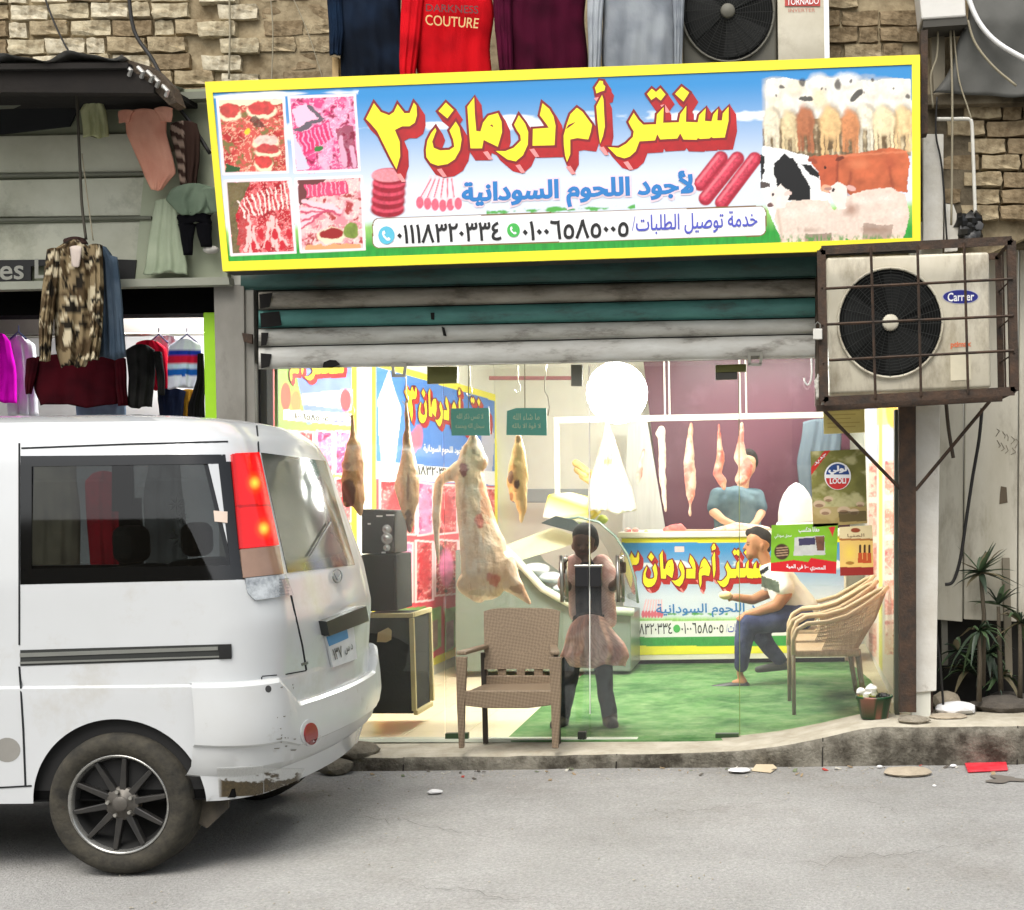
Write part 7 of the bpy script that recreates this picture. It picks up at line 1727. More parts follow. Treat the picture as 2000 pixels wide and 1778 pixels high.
for y, r_ in ((1034, 9), (1052, 11), (1070, 7)):
    c = P(756, y, .612); k = 1 / S_(.6); b = MB(); b.lathe(c, [(r_ * .45 * k, -.012), (r_ * .8 * k, -.002), (r_ * k, -.01), (r_ * k, 0)], 18, 'Y'); b.obj('driver', mat('chrome_ring', C(200, 200, 200), .25, .8), t, smooth=True)
for x, y, w in ((735, 1007, 12), (718, 1022, 6), (754, 1005, 16), (745, 1078, 8)):
    b = MB(); b.pr(x, y, x + w, y + 3, .616, .003); b.obj('trim_mark', ink_w, t)

# ================================================================ armchair in front of the glass
pl_m = mat('woven_brown_plastic', C(138, 120, 98), .6, col2=C(120, 102, 82), scale=3, bump=0)
_n = pl_m.node_tree; _b = _n.nodes['Principled BSDF']; _tc = _n.nodes.new('ShaderNodeTexCoord'); _w1 = _n.nodes.new('ShaderNodeTexChecker'); _w1.inputs['Scale'].default_value = 70
_mp = _n.nodes.new('ShaderNodeMapping'); _mp.inputs['Rotation'].default_value = (0, .6, 0); _n.links.new(_tc.outputs['Object'], _mp.inputs[0]); _n.links.new(_mp.outputs[0], _w1.inputs['Vector'])
_src = _b.inputs['Base Color'].links[0].from_socket; _sc = _n.nodes.new('ShaderNodeVectorMath'); _sc.operation = 'SCALE'; _mr = _n.nodes.new('ShaderNodeMapRange'); _mr.inputs[3].default_value = .74; _mr.inputs[4].default_value = 1.0; _n.links.new(_w1.outputs['Fac'], _mr.inputs[0]); _n.links.new(_src, _sc.inputs[0]); _n.links.new(_mr.outputs[0], _sc.inputs['Scale']); _n.links.new(_sc.outputs[0], _b.inputs['Base Color'])
_bp = _n.nodes.new('ShaderNodeBump'); _bp.inputs['Strength'].default_value = .5; _bp.inputs['Distance'].default_value = .006; _n.links.new(_w1.outputs['Fac'], _bp.inputs['Height']); _n.links.new(_bp.outputs[0], _b.inputs['Normal'])
A0, A1 = -.34, .0
t = thing('armchair', 'brown woven plastic armchair standing outside the glass front', 'chair', P(990, 1455, A0))
def cb(name, q, Y, th, bev=.006): b = MB(); b.pq(q, Y, th); return b.obj(name, pl_m, t, bevel=bev)
bw = [P(942, 1196, A1), P(1091, 1196, A1), P(1086, 1306, A1), P(946, 1306, A1)]
v = []; nx, nz = 18, 12
for j in range(nz + 1):
    for i in range(nx + 1):
        u, w = i / nx, j / nz; x0 = (941 + 5 * w); x1 = (1091 - 5 * w); y = 1190 + 118 * w
        if j == 0: y += 3 * abs(2 * u - 1) ** 6 * 2
        p = P(x0 + (x1 - x0) * u, y, A1); p.y += .05 * (1 - w) + .03 * (1 - (2 * u - 1) ** 2); v.append(p)
N = len(v); f = [(j * (nx + 1) + i, (j + 1) * (nx + 1) + i, (j + 1) * (nx + 1) + i + 1, j * (nx + 1) + i + 1) for j in range(nz) for i in range(nx)]
v2_ = [p + Vector((0, .014, 0)) for p in v]; bd_ = [i for i in range(nx)] + [nx + (nx + 1) * j for j in range(nz)] + [nz * (nx + 1) + nx - i for i in range(nx)] + [(nz - j) * (nx + 1) for j in range(nz)]
f2 = f + [tuple(i + N for i in reversed(q)) for q in f] + [(bd_[i], bd_[(i + 1) % len(bd_)], bd_[(i + 1) % len(bd_)] + N, bd_[i] + N) for i in range(len(bd_))]
b = MB(); b.add(v + v2_, f2); b.obj('backrest', pl_m, t, auto=40)
for x0, x1 in ((943, 952), (972, 988), (1009, 1025), (1043, 1060), (1080, 1088)): cb('back_rib', [(x0, 1305), (x1, 1305), (x1, 1322), (x0, 1322)], A1 + .03, .014, .002)
cb('back_rail', [(944, 1320), (1088, 1320), (1088, 1338), (945, 1338)], A1 + .02, .02)
zs = P(990, 1352, A0).z; xa, xb = P(905, 1350, A0).x, P(1078, 1350, A0).x
b = MB(); b.prism([(xa, A0 + .01, zs), (xb, A0 + .01, zs), (P(1088, 1335, A1).x, A1 + .04, zs), (P(944, 1335, A1).x, A1 + .04, zs)], (0, 0, -.03)); b.obj('seat', pl_m, t, bevel=.008)
cb('seat_apron', [(906, 1350), (1078, 1349), (1076, 1378), (1030, 1384), (950, 1384), (908, 1379)], A0, .03)
for sgn, (xo, xi_) in enumerate(((890, 911), (1072, 1096))):
    cb('leg', [(xo, 1284), (xi_, 1284), (xi_ - (4 if sgn == 0 else 2), 1380), (xi_ - 6, 1462), (xo + 6, 1462), (xo + (2 if sgn == 0 else 4), 1380)], A0, .035, .004)
    xm = (xo + xi_) / 2
    a = P(xm, 1280, A0 + .005); e = P(xm + (48 if sgn == 0 else -3), 1280, A1 + .02); e.z = a.z + .0
    b = MB(); w = Vector((.03, 0, 0)); b.prism([a - w, a + w, e + w * .8, e - w * .8], (0, 0, .026)); b.obj('armrest', pl_m, t, bevel=.008)
    xr2 = 947 if sgn == 0 else 1089
    z0 = P(xr2, 1454, A1).z; b = MB(); px_ = P(xr2, 1400, A1 + .02)
    b.box((px_.x - .015, A1 + .01, z0), (px_.x + .015, A1 + .04, P(xr2, 1275, A1 + .02).z)); b.obj('leg', mat('dark_leg', C(52, 46, 38), .7), t, bevel=.003)

# ================================================================ wicker armchairs on the right
wk = mat('beige_rattan', C(196, 174, 138), .6, col2=C(168, 144, 108), scale=6); wkd = mat('beige_weave', C(184, 160, 124), .7, col2=C(140, 116, 84), scale=70, amt=.9, stretch=(1, 1, .25), bump=.8, bscale=160)
legm = mat('olive_leg', C(122, 108, 78), .55)
def wicker(loc, label):
    t = thing('wicker_chair', label, 'chair', (0, 0, 0), 'beige wicker armchairs along the right wall')
    H = .46
    for s_ in (-1, 1):
        m_ = MB(); m_.tube([(0, s_ * .24, 0), (.0, s_ * .25, .25), (0, s_ * .25, H)], .014, 8); m_.obj('leg', legm, t, smooth=True)
        m_ = MB(); m_.tube([(.52, s_ * .2, 0), (.48, s_ * .22, .25), (.46, s_ * .22, H)], .014, 8); m_.obj('leg', legm, t, smooth=True)
        m_ = MB(); m_.tube([(0, s_ * .25, H - .03), (.0, s_ * .26, .54), (.03, s_ * .27, .61), (.10, s_ * .28, .65), (.24, s_ * .28, .66), (.38, s_ * .27, .70), (.52, s_ * .24, .78), (.63, s_ * .16, .85), (.68, 0, .88)], .017, 8); m_.obj('arm_hoop', wk, t, smooth=True)
    m_ = MB(); m_.box((-.02, -.25, H - .05), (.47, .25, H)); m_.obj('seat', wkd, t, bevel=.015, seg=3)
    # woven back and sides
    top = [(.24, -.28, .655), (.38, -.27, .70), (.52, -.24, .78), (.63, -.16, .85), (.68, 0, .88), (.63, .16, .85), (.52, .24, .78), (.38, .27, .70), (.24, .28, .655)]
    bot = [(.20, -.24, H), (.32, -.235, H), (.42, -.22, H), (.46, -.12, H), (.47, 0, H), (.46, .12, H), (.42, .22, H), (.32, .235, H), (.20, .24, H)]
    m_ = MB(); n = len(top)
    for i in range(n - 1):
        for k in range(9):
            u = k / 9; a = Vector(bot[i]).lerp(Vector(bot[i + 1]), u); c_ = Vector(top[i]).lerp(Vector(top[i + 1]), u); mid = a.lerp(c_, .5) + Vector((.02, 0, -.01)); m_.tube([a, mid, c_], .0045, 4)
    m_.obj('woven_back', wkd, t, kind='stuff')
    m_ = MB()
    for j in range(1, 7):
        m_.tube([Vector(b_).lerp(Vector(a), j / 7) + Vector((.015 * math.sin(j / 7 * 3.14), 0, 0)) for a, b_ in zip(top, bot)], .005, 4)
    m_.obj('cross_weave', wk, t, kind='stuff')
    t.location = loc; return t
c1 = P(1551, 1396, .9); x0 = c1.x
w1 = wicker((x0, 1.22, FZ + .012), 'nearest beige wicker armchair by the right wall')
def put(src, loc, label):
    o = copy_tree(src); o.location = loc; o['label'] = label; return o
put(w1, (x0 - .035, 1.86, FZ + .012), 'middle beige wicker armchair between the empty one and the seated man')
w3 = put(w1, (x0 - .02, 2.52, FZ + .012), 'farthest beige wicker armchair with the man sitting in it')

# ================================================================ people
def pchain(mb, pts, Y, n=14): return chain(mb, pts, Y, n)
def flat(c): return lambda co: cmix(c, tuple(k * .8 for k in c), (n3(co, 7, 2) - .4) * 2)
MY = 2.55
man = thing('person', 'man in a white and grey t-shirt and jeans sitting on a wicker chair', 'person', P(1450, 1345, MY))
sk = C(176, 124, 88)
b = MB(); pchain(b, [(1486, 1060, 20), (1477, 1054, 19)], MY); pchain(b, [(1474, 1064, 17), (1471, 1078, 14), (1465, 1086, 8)], MY); pchain(b, [(1459, 1062, 3), (1452, 1073, 2.6)], MY, 8); pchain(b, [(1459, 1080, 2.6), (1459, 1085, 2.6)], MY, 8); pchain(b, [(1462, 1090, 4), (1466, 1089, 5)], MY, 8); pchain(b, [(1462, 1056, 4), (1464, 1052, 5)], MY, 8); pchain(b, [(1489, 1066, 4.5, -.075), (1489, 1074, 3.5, -.07)], MY, 8)
pchain(b, [(1488, 1078, 13), (1498, 1104, 12), (1512, 1120, 22)], MY); pchain(b, [(1512, 1120, 22), (1535, 1165, 27), (1558, 1196, 30)], MY)
pchain(b, [(1524, 1126, 16, -.14), (1534, 1160, 14, -.18), (1518, 1182, 12, -.18), (1484, 1194, 9.5, -.17), (1456, 1200, 6, -.14)], MY)
for i, (dx, dy) in enumerate(((-16, 6), (-18, 9), (-15, 12), (-11, 14))): pchain(b, [(1456, 1200, 4, -.14), (1456 + dx * .6, 1200 + dy * .5, 2.4, -.14 - i * .012), (1456 + dx, 1200 + dy, 2, -.14 - i * .012)], MY, 8)
pchain(b, [(1504, 1124, 14, .14), (1500, 1158, 12, .16), (1470, 1172, 10, .1), (1436, 1167, 8, .02)], MY)
for i, (dx, dy) in enumerate(((-14, -3), (-15, 2), (-12, 6))): pchain(b, [(1436, 1167, 4, .02), (1436 + dx * .7, 1166 + dy, 2.4, .01), (1436 + dx, 1168 + dy, 2.2, .03)], MY, 8)
pchain(b, [(1446, 1290, 7, -.08), (1445, 1318, 6.5, -.08), (1452, 1332, 8, -.08), (1434, 1334, 6, -.08)], MY); pchain(b, [(1520, 1285, 7, .1), (1530, 1300, 6, .1)], MY)
def mancol(co):
    x, y = pxd(co); c = flat(sk)(co)
    for ex, ey, rx, ry, col, a in ((1461, 1064, 3.5, 1.8, C(40, 26, 20), .9), (1460, 1060, 5, 1.4, C(40, 28, 22), .8), (1457, 1083, 4, 1.4, C(120, 60, 54), .8), (1463, 1088, 9, 5, C(110, 80, 62), .4), (1489, 1070, 3, 6, C(140, 90, 66), .6)):
        d = ((x - ex) / rx) ** 2 + ((y - ey) / ry) ** 2; c = cmix(c, col, np.clip((1.2 - d) * 2, 0, 1) * a)
    return c
blob('body', b, SKIN, man, voxel=.0085, smooth=3, colfn=mancol)
b = MB(); pchain(b, [(1489, 1051, 19), (1479, 1044, 17), (1464, 1041, 9)], MY + .002); pchain(b, [(1493, 1060, 17), (1497, 1073, 9)], MY + .004); blob('hair', b, mat('black_hair', C(30, 24, 20), .9, bump=1, bscale=200), man, voxel=.009, smooth=3)
b = MB(); pchain(b, [(1502, 1114, 19), (1520, 1126, 30), (1538, 1160, 36), (1564, 1192, 37)], MY); pchain(b, [(1522, 1124, 22, -.12), (1532, 1148, 20, -.17)], MY); pchain(b, [(1502, 1122, 16, .12), (1500, 1146, 14, .15)], MY)
def shirtcol(co):
    x, y = pxd(co); u = (x - 1500) * .55 + (y - 1110) * .83; c = flat(C(232, 232, 226))(co)
    c = cmix(c, C(96, 106, 94), ((np.abs((x - 1500) * -.35 + (y - 1140)) < 11) & (x < 1522)) * 1.0); return cmix(c, C(40, 40, 44), ((np.abs((x - 1497) * .6 + (y - 1112)) < 5) & (x < 1502)) * 1.0)
blob('t_shirt', b, CLOTH, man, voxel=.01, smooth=4, colfn=shirtcol, noise=.004)
b = MB(); pchain(b, [(1562, 1202, 31, -.06), (1510, 1210, 27, -.1), (1460, 1217, 22, -.11), (1452, 1255, 18, -.11), (1448, 1300, 14, -.1)], MY); pchain(b, [(1560, 1204, 28, .1), (1500, 1214, 24, .12), (1480, 1230, 20, .12), (1500, 1262, 17, .12), (1522, 1288, 14, .1)], MY)
blob('jeans', b, CLOTH, man, voxel=.01, smooth=4, colfn=lambda co: cmix(C(44, 50, 84), C(78, 86, 120), (n3(co, 8, 3) - .4) * 3), noise=.005)
b = MB(); pchain(b, [(1456, 1339, 9, -.08), (1425, 1342, 9.5, -.085), (1392, 1345, 7, -.085)], MY); blob('slipper', b, mat('black_slipper', C(28, 28, 30), .45), man, voxel=.009, smooth=3)
b = MB(); pchain(b, [(1536, 1300, 9, .1), (1510, 1303, 9, .1), (1480, 1308, 7, .1)], MY); blob('shoe', b, mat('grey_shoe', C(72, 74, 70), .6), man, voxel=.009, smooth=3)
b = MB(); b.ell(P(1417, 1163, MY), (.055, .04, .035), 14, 9, jitter=.04); solid('bread_roll', 'cream bread roll held in the seated man\'s hand', 'bread', b, mat('bread', C(226, 206, 150), .8), smooth=True)

KY_ = .66
kid = thing('person', 'child in a pinkish smock leaning on the two glass door handles', 'person', P(1150, 1420, KY_))
dk = C(84, 58, 48)
b = MB(); pchain(b, [(1142, 1052, 24), (1140, 1066, 22), (1138, 1080, 15)], KY_); pchain(b, [(1141, 1085, 11), (1146, 1100, 12), (1148, 1120, 22)], KY_); pchain(b, [(1128, 1110, 16), (1168, 1112, 16)], KY_); pchain(b, [(1148, 1120, 26), (1150, 1165, 24), (1152, 1205, 23)], KY_)
pchain(b, [(1138, 1067, 3.4, -.075), (1137, 1073, 4, -.088)], KY_); pchain(b, [(1162, 1065, 4), (1163, 1072, 3)], KY_); pchain(b, [(1119, 1065, 4), (1119, 1072, 3)], KY_)
pchain(b, [(1122, 1112, 13), (1108, 1146, 10, -.1), (1101, 1136, 8, -.28), (1102, 1116, 7, -.42), (1103, 1108, 7, -.46)], KY_)
pchain(b, [(1174, 1112, 13), (1196, 1146, 10, -.1), (1207, 1136, 8, -.28), (1212, 1116, 7, -.42), (1214, 1108, 7, -.46)], KY_)
for hx, sg_ in ((1102, 1), (1213, -1)):
    for i in range(4): pchain(b, [(hx, 1100 + i * 6, 3.2, -.47), (hx - 5 * sg_, 1099 + i * 6, 2.8, -.50), (hx - 9 * sg_, 1100 + i * 6, 2.4, -.475)], KY_, 8)
    pchain(b, [(hx, 1100, 3.4, -.46), (hx + 6 * sg_, 1094, 3, -.48)], KY_, 8)
pchain(b, [(1136, 1220, 17), (1118, 1285, 13), (1108, 1350, 10), (1096, 1400, 8)], KY_); pchain(b, [(1162, 1220, 17), (1176, 1290, 13), (1182, 1350, 10), (1190, 1400, 8)], KY_)
def kidcol(co):
    x, y = pxd(co); c = flat(dk)(co)
    for ex, ey, rx, ry, col, a in ((1131, 1065, 4, 2.2, C(20, 14, 12), .9), (1148, 1065, 4, 2.2, C(20, 14, 12), .9), (1139, 1082, 7, 2.2, C(110, 60, 54), .7)): c = cmix(c, col, np.clip((1.2 - (((x - ex) / rx) ** 2 + ((y - ey) / ry) ** 2)) * 2, 0, 1) * a * (co[:, 1] < KY_))
    return c
blob('body', b, SKIN, kid, voxel=.008, smooth=3, colfn=kidcol)
b = MB(); pchain(b, [(1143, 1046, 26, .012), (1146, 1058, 25, .03)], KY_); blob('hair', b, mat('short_black_hair', C(22, 19, 18), .95, bump=1, bscale=240), kid, voxel=.009, smooth=3)
b = MB(); pchain(b, [(1130, 1112, 17), (1166, 1112, 17)], KY_); pchain(b, [(1149, 1122, 27, -.01), (1150, 1165, 26, -.01), (1151, 1208, 27, -.01)], KY_); blob('vest', b, CLOTH, kid, voxel=.01, smooth=4, colfn=lambda co: cmix(C(40, 42, 50), C(66, 64, 70), (n3(co, 10, 3) - .45) * 5), noise=.004)
pinkc = lambda co: cmix(cmix(C(238, 206, 196), C(196, 152, 142), (n3(co, 9, 3) - .45) * 5), C(130, 92, 84), (np.sin((co[:, 2] * 1.0 + co[:, 0] * .8) * 330) > .2) * .32)
b = MB(); pchain(b, [(1122, 1102, 20), (1106, 1140, 18, -.08)], KY_); pchain(b, [(1176, 1102, 20), (1198, 1140, 18, -.08)], KY_); pchain(b, [(1120, 1130, 14, .03), (1126, 1200, 15, .03)], KY_); pchain(b, [(1182, 1130, 16, .03), (1186, 1210, 20, .03)], KY_); blob('smock_sleeves', b, CLOTH, kid, voxel=.01, smooth=4, colfn=pinkc, noise=.004)
loft('smock_skirt', [(1200, 1124, 1180), (1222, 1114, 1194), (1255, 1102, 1218), (1282, 1092, 1228), (1302, 1106, 1224)], KY_, CLOTH, kid, depth=.30, folds=.07, ff=9, seed=5, colfn=pinkc, n=40, nr=24)
loft('sash', [(1196, 1124, 1180), (1214, 1116, 1186)], KY_ - .005, CLOTH, kid, depth=.22, folds=.01, colfn=cl(C(50, 40, 40)), n=20, nr=8)
b = MB(); pchain(b, [(1134, 1230, 22), (1116, 1290, 20), (1108, 1350, 17), (1098, 1396, 16)], KY_); pchain(b, [(1164, 1230, 22), (1178, 1290, 20), (1182, 1350, 16), (1190, 1394, 16)], KY_)
blob('trousers', b, CLOTH, kid, voxel=.01, smooth=4, colfn=lambda co: cmix(C(24, 32, 38), C(50, 62, 70), (n3(co, 8, 3) - .4) * 4), noise=.006)
for cx_ in ((1097, -6), (1191, 3)):
    b = MB(); pchain(b, [(cx_[0], 1398, 16), (cx_[0], 1410, 15), (cx_[0] + cx_[1] * 2, 1416, 12, -.12)], KY_); blob('boot', b, mat('black_boot', C(20, 20, 22), .6), kid, voxel=.009, smooth=3)

BYY = 4.75
man = thing('person', 'butcher in a grey blue shirt cutting meat behind the counter', 'person', P(1440, 1045, BYY))
sk2 = C(206, 160, 128)
b = MB(); pchain(b, [(1461, 900, 17), (1460, 914, 16), (1458, 926, 11)], BYY); pchain(b, [(1456, 935, 9), (1450, 955, 12)], BYY); pchain(b, [(1418, 970, 16), (1470, 972, 16)], BYY); pchain(b, [(1442, 975, 26), (1440, 1040, 26)], BYY)
pchain(b, [(1402, 968, 12), (1394, 1000, 10, -.05), (1412, 1016, 8, -.25), (1440, 1028, 6, -.4)], BYY); pchain(b, [(1478, 970, 12), (1487, 1002, 9, -.05), (1478, 1018, 7, -.25), (1466, 1030, 6, -.4)], BYY)
for hx in (1442, 1464):
    for i in range(4): pchain(b, [(hx, 1030, 3.4, -.42), (hx + (i - 1.5) * 4, 1037, 2, -.44), (hx + (i - 1.5) * 4, 1041, 1.8, -.44)], BYY, 8)
blob('body', b, SKIN, man, voxel=.011, smooth=3, colfn=flat(sk2))
b = MB(); pchain(b, [(1462, 894, 18, .02), (1465, 902, 17, .03)], BYY); blob('hair', b, MC['black_hair'], man, voxel=.011, smooth=3)
b = MB(); pchain(b, [(1414, 970, 19), (1474, 972, 19)], BYY); pchain(b, [(1442, 980, 32), (1440, 1044, 31)], BYY); pchain(b, [(1420, 985, 26), (1420, 1044, 26)], BYY); pchain(b, [(1462, 985, 26), (1460, 1044, 26)], BYY); pchain(b, [(1402, 968, 16), (1395, 992, 15, -.03)], BYY); pchain(b, [(1478, 970, 16), (1485, 992, 14, -.03)], BYY)
blob('shirt', b, CLOTH, man, voxel=.012, smooth=4, colfn=lambda co: cmix(C(104, 124, 132), C(76, 96, 106), (n3(co, 8, 3) - .4) * 3), noise=.006)

# ================================================================ bucket, litter, stones
c = P(1708, 1420, -.02); c.z = kerb_z(c.x) + .004; hb_ = P(1708, 1358, -.02).z - c.z; k = 1 / S_(0)
t = thing('bucket', 'dark green printed bucket full of rubbish in the right corner of the shop', 'bucket', c)
b = MB(); b.lathe(c, [(27 * k, 0), (34 * k, hb_ * .9), (37 * k, hb_ * .92), (37 * k, hb_), (34 * k, hb_), (31 * k, hb_ * .75), (.001, hb_ * .7)], 30)
o = b.obj('pail', vmat('printed_plastic', rough=.4), t, smooth=True)
setcol(o.data, lambda co: np.where((np.abs(co[:, 2] - c.z - hb_ * .72) < hb_ * .1)[:, None], np.array(C(190, 196, 70)), np.where((n3(co, 16, 4) > .63)[:, None], np.array(C(150, 100, 86)), np.array(C(24, 70, 40)))))
b = MB()
for i in range(9): b.ell(P(1692 + R.uniform(-12, 14), 1352 + R.uniform(-8, 6), -.04), (.03, .03, .025), 7, 5, jitter=.3)
solid('tissue_paper', 'crumpled white tissue on top of the bucket', 'paper', b, mat('tissue', C(236, 234, 228), .8), auto=30)
b = MB()
for i in range(12): b.ell(P(1714 + R.uniform(-20, 20), 1362 + R.uniform(-3, 3), .0), (.035, .04, .02), 7, 5, jitter=.3)
solid('bin_bag', 'black bag lining the bucket', 'bag', b, mat('bin_bag', C(20, 24, 20), .35), auto=30)
def rock(name, label, cat, x, y, w, h, Yd, m_, z=None, seed=0, flatk=.6, thick=None):
    """irregular lump standing at pixel x,y; w,h in px"""
    r = random.Random(seed); bm = bmesh.new(); bmesh.ops.create_icosphere(bm, subdivisions=2, radius=1)
    k = 1 / S_(Yd); base = P(x, y, Yd); zz_ = z if z is not None else base.z
    for v_ in bm.verts:
        n_ = .75 + .5 * float(vnoise(np.array([v_.co.x * 1.7 + seed * 3.1 + v_.co.z]), np.array([v_.co.y * 1.7 + v_.co.z * 1.3]), seed)[0]); n_ = min(n_, 1.02)
        v_.co = Vector((v_.co.x * w * .5 * k * n_, v_.co.y * (thick or w * .4 * k) * n_, (v_.co.z * n_ + .75) * h * .55 * k))
    me = bpy.data.meshes.new(name); bm.to_mesh(me); bm.free(); me.transform(Matrix.Translation((base.x, base.y, zz_)))
    me.polygons.foreach_set('use_smooth', [True] * len(me.polygons)); me.set_sharp_from_angle(angle=math.radians(14))
    return tagit(link(name, me, m_), label, cat)
stone = mat('pale_stone', C(178, 166, 146), .9, col2=C(130, 118, 98), scale=12, bump=.8, bscale=40); stoned = mat('dark_stone', C(84, 78, 70), .95, col2=C(50, 46, 42), scale=12, bump=.9, bscale=40); clw = mat('white_cloth_bag', C(226, 226, 226), .8)
rz = RZ
rock('stone', 'pale block of stone lying beside the white pier', 'stone', 1850, 1376, 62, 36, .35, stone, rz, 1)
rock('cloth_bundle', 'white crumpled cloth bundle in front of the pale stone block', 'cloth', 1868, 1396, 86, 26, .12, clw, rz, 2)
rock('stone', 'flat broken slab on the kerb at the foot of the rusty post', 'stone', 1785, 1402, 70, 16, -.2, mat('slab_grey', C(150, 142, 126), .95, col2=C(96, 88, 74), scale=14, bump=1), kerb_z(P(1785, 1400, -.2).x) - .004, 3)
rock('stone', 'thin slab lying right of the broken one', 'stone', 1850, 1400, 80, 10, -.02, stone, rz - .005, 4)
rock('stone', 'large dark mound of rubble at the far right edge', 'rubble', 1965, 1395, 130, 34, .25, stoned, rz - .01, 5)
rock('stone', 'dark rubble lump between the cloth bundle and the mound', 'rubble', 1910, 1390, 60, 20, .3, stoned, rz - .01, 6)
rock('stone', 'dark rubble lump in the shade behind the plants', 'rubble', 1970, 1362, 90, 30, .5, stoned, rz - .01, 16)
rock('stone', 'lump of broken concrete on the kerb behind the van bumper', 'rubble', 690, 1480, 110, 36, -.2, mat('concrete_lump', C(120, 114, 100), .95, col2=C(72, 66, 56), scale=20, bump=1, bscale=50), FZ - .03, 7)
rock('stone', 'lower crumbling concrete lump beside the van bumper', 'rubble', 655, 1505, 80, 34, -.36, MC['concrete_lump'], 0, 17)
t = rock('stone', 'flat pale stone slab on the road under the kerb', 'stone', 1774, 1506, 102, 16, -.55, stone, .0, 8, thick=.12)
b = MB(); q = [PZ(1884, 1496, .0), PZ(1966, 1494, .0), PZ(1969, 1508, .0), PZ(1890, 1512, .0)]; b.prism([p + Vector((0, 0, .006)) for p in q], (0, 0, .014)); o = solid('red_packet', 'flattened red packet lying on the road at the right', 'packet', b, mat('red_packet', C(206, 30, 48), .45, col2=C(226, 90, 100), scale=14), bevel=.008)
for i, (x, y, w, h, lab) in enumerate(((1444, 1509, 44, 8, 'crumpled white paper on the road below the doors'), (850, 1551, 28, 8, 'small white scrap of paper in the middle of the road'), (1862, 1499, 14, 6, 'tiny white scrap beside the red packet'), (1718, 1500, 12, 5, 'tiny white scrap left of the flat stone slab'), (1825, 1537, 8, 4, 'tiny pale crumb below the flat stone slab'))):
    rock('paper_scrap', lab, 'paper', x, y, w, h, 0, clw, .003, 20 + i).location = PZ(x, y, 0.004)
b = MB(); q = [(1468, 1508), (1490, 1487), (1518, 1503), (1505, 1512)]; pts = [PZ(x, y, .0) for x, y in q]; pts[1].z = .03; pts = [p + Vector((0, 0, .006)) for p in pts]
b.add(pts + [p + Vector((0, 0, .003)) for p in pts], [(0, 1, 2), (0, 2, 3), (4, 6, 5), (4, 7, 6), (0, 4, 5, 1), (1, 5, 6, 2), (2, 6, 7, 3), (3, 7, 4, 0)]); solid('cardboard_scrap', 'beige folded cardboard scrap on the road below the doors', 'cardboard', b, mat('cardboard', C(206, 190, 160), .9))
# pebbles and grit along the kerb: nobody could count them
b = MB(); rr = random.Random(3)
for i in range(900):
    x = rr.uniform(-3.2, 2.2); y = KY - abs(rr.gauss(0, .22)) - .01 if i < 560 else rr.uniform(-3.4, -.4)
    s_ = rr.uniform(.002, .007) * (1.5 if rr.random() < .06 else 1); c = Vector((x, y, .002 + s_ * .3))
    vv = [c + Vector((s_ * rr.uniform(.6, 1.3) * dx, s_ * rr.uniform(.6, 1.3) * dy, s_ * rr.uniform(.4, .9) * dz)) for dx, dy, dz in ((1, 0, 0), (0, 1, 0), (-1, 0, 0), (0, -1, 0), (0, 0, 1), (0, 0, -1))]
    b.add(vv, [(0, 1, 4), (1, 2, 4), (2, 3, 4), (3, 0, 4), (1, 0, 5), (2, 1, 5), (3, 2, 5), (0, 3, 5)])
o = b.obj('grit', mat('grit', C(176, 170, 156), .9, col2=C(110, 104, 92), scale=30), kind='stuff'); o['label'] = 'loose grit and pebbles along the kerb and on the road'
# cracks in the asphalt and small mixed rubbish
ck = mat('crack_dark', C(84, 82, 78), .95, spec=.1)
for seed_, x0_, y0_, x1_, y1_ in ((1, 640, 1580, 980, 1640), (2, 1180, 1600, 1560, 1560), (3, 1500, 1690, 1990, 1640), (4, 760, 1720, 1100, 1768), (5, 1650, 1545, 1800, 1600)):
    r = random.Random(seed_); L = [PZ(x0_ + (x1_ - x0_) * i / 22 + r.uniform(-8, 8), y0_ + (y1_ - y0_) * i / 22 + r.gauss(0, 4), .0085) for i in range(23)]
    b = MB(); v = []
    for i, p in enumerate(L):
        w = .0022 * (.4 + r.random()) * math.sin(3.1416 * (i + .3) / 23); v += [p + Vector((0, -w, 0)), p + Vector((0, w, 0))]
    b.add(v, [(2 * i, 2 * i + 2, 2 * i + 3, 2 * i + 1) for i in range(22)]); b.obj('crack', ck, kind='structure', fix=False)
rub = [mat('rubbish_%d' % i, C(*c_), .8) for i, c_ in enumerate(((200, 196, 184), (150, 130, 100), (90, 84, 76), (180, 60, 50), (110, 120, 90)))]
for i, m_ in enumerate(rub):
    r = random.Random(50 + i); b = MB()
    for k in range((18, 18, 18, 4, 12)[i]):
        x = r.uniform(-2.6, 1.9); c = Vector((x, KY - abs(r.gauss(0, .12)) - .02, .008)); a = r.uniform(0, 3.1); s_ = r.uniform(.006, .02)
        d1 = Vector((math.cos(a), math.sin(a), r.uniform(0, .4))) * s_; d2 = Vector((-math.sin(a), math.cos(a), 0)) * s_ * r.uniform(.3, .8)
        b.prism([c - d1 - d2, c + d1 - d2 * .6, c + d1 * .8 + d2, c - d1 * .7 + d2], (0, 0, .003))
    o = b.obj('small_rubbish', m_, kind='stuff'); o['label'] = 'tiny mixed scraps of rubbish lying along the foot of the kerb'
# damp patch in front of the red packet
b = MB(); pts = []
for i in range(22):
    a = 2 * math.pi * i / 22; r_ = 1 + .35 * math.sin(a * 3 + 1) + .2 * math.sin(a * 5); pts.append(PZ(1962 + 34 * r_ * math.cos(a), 1522 + 7 * r_ * math.sin(a), .0095))
b.add(pts, [tuple(range(22))]); o = b.obj('damp_patch', mat('damp_asphalt', C(112, 106, 98), .7, scale=6), kind='structure')

plant_n = 0
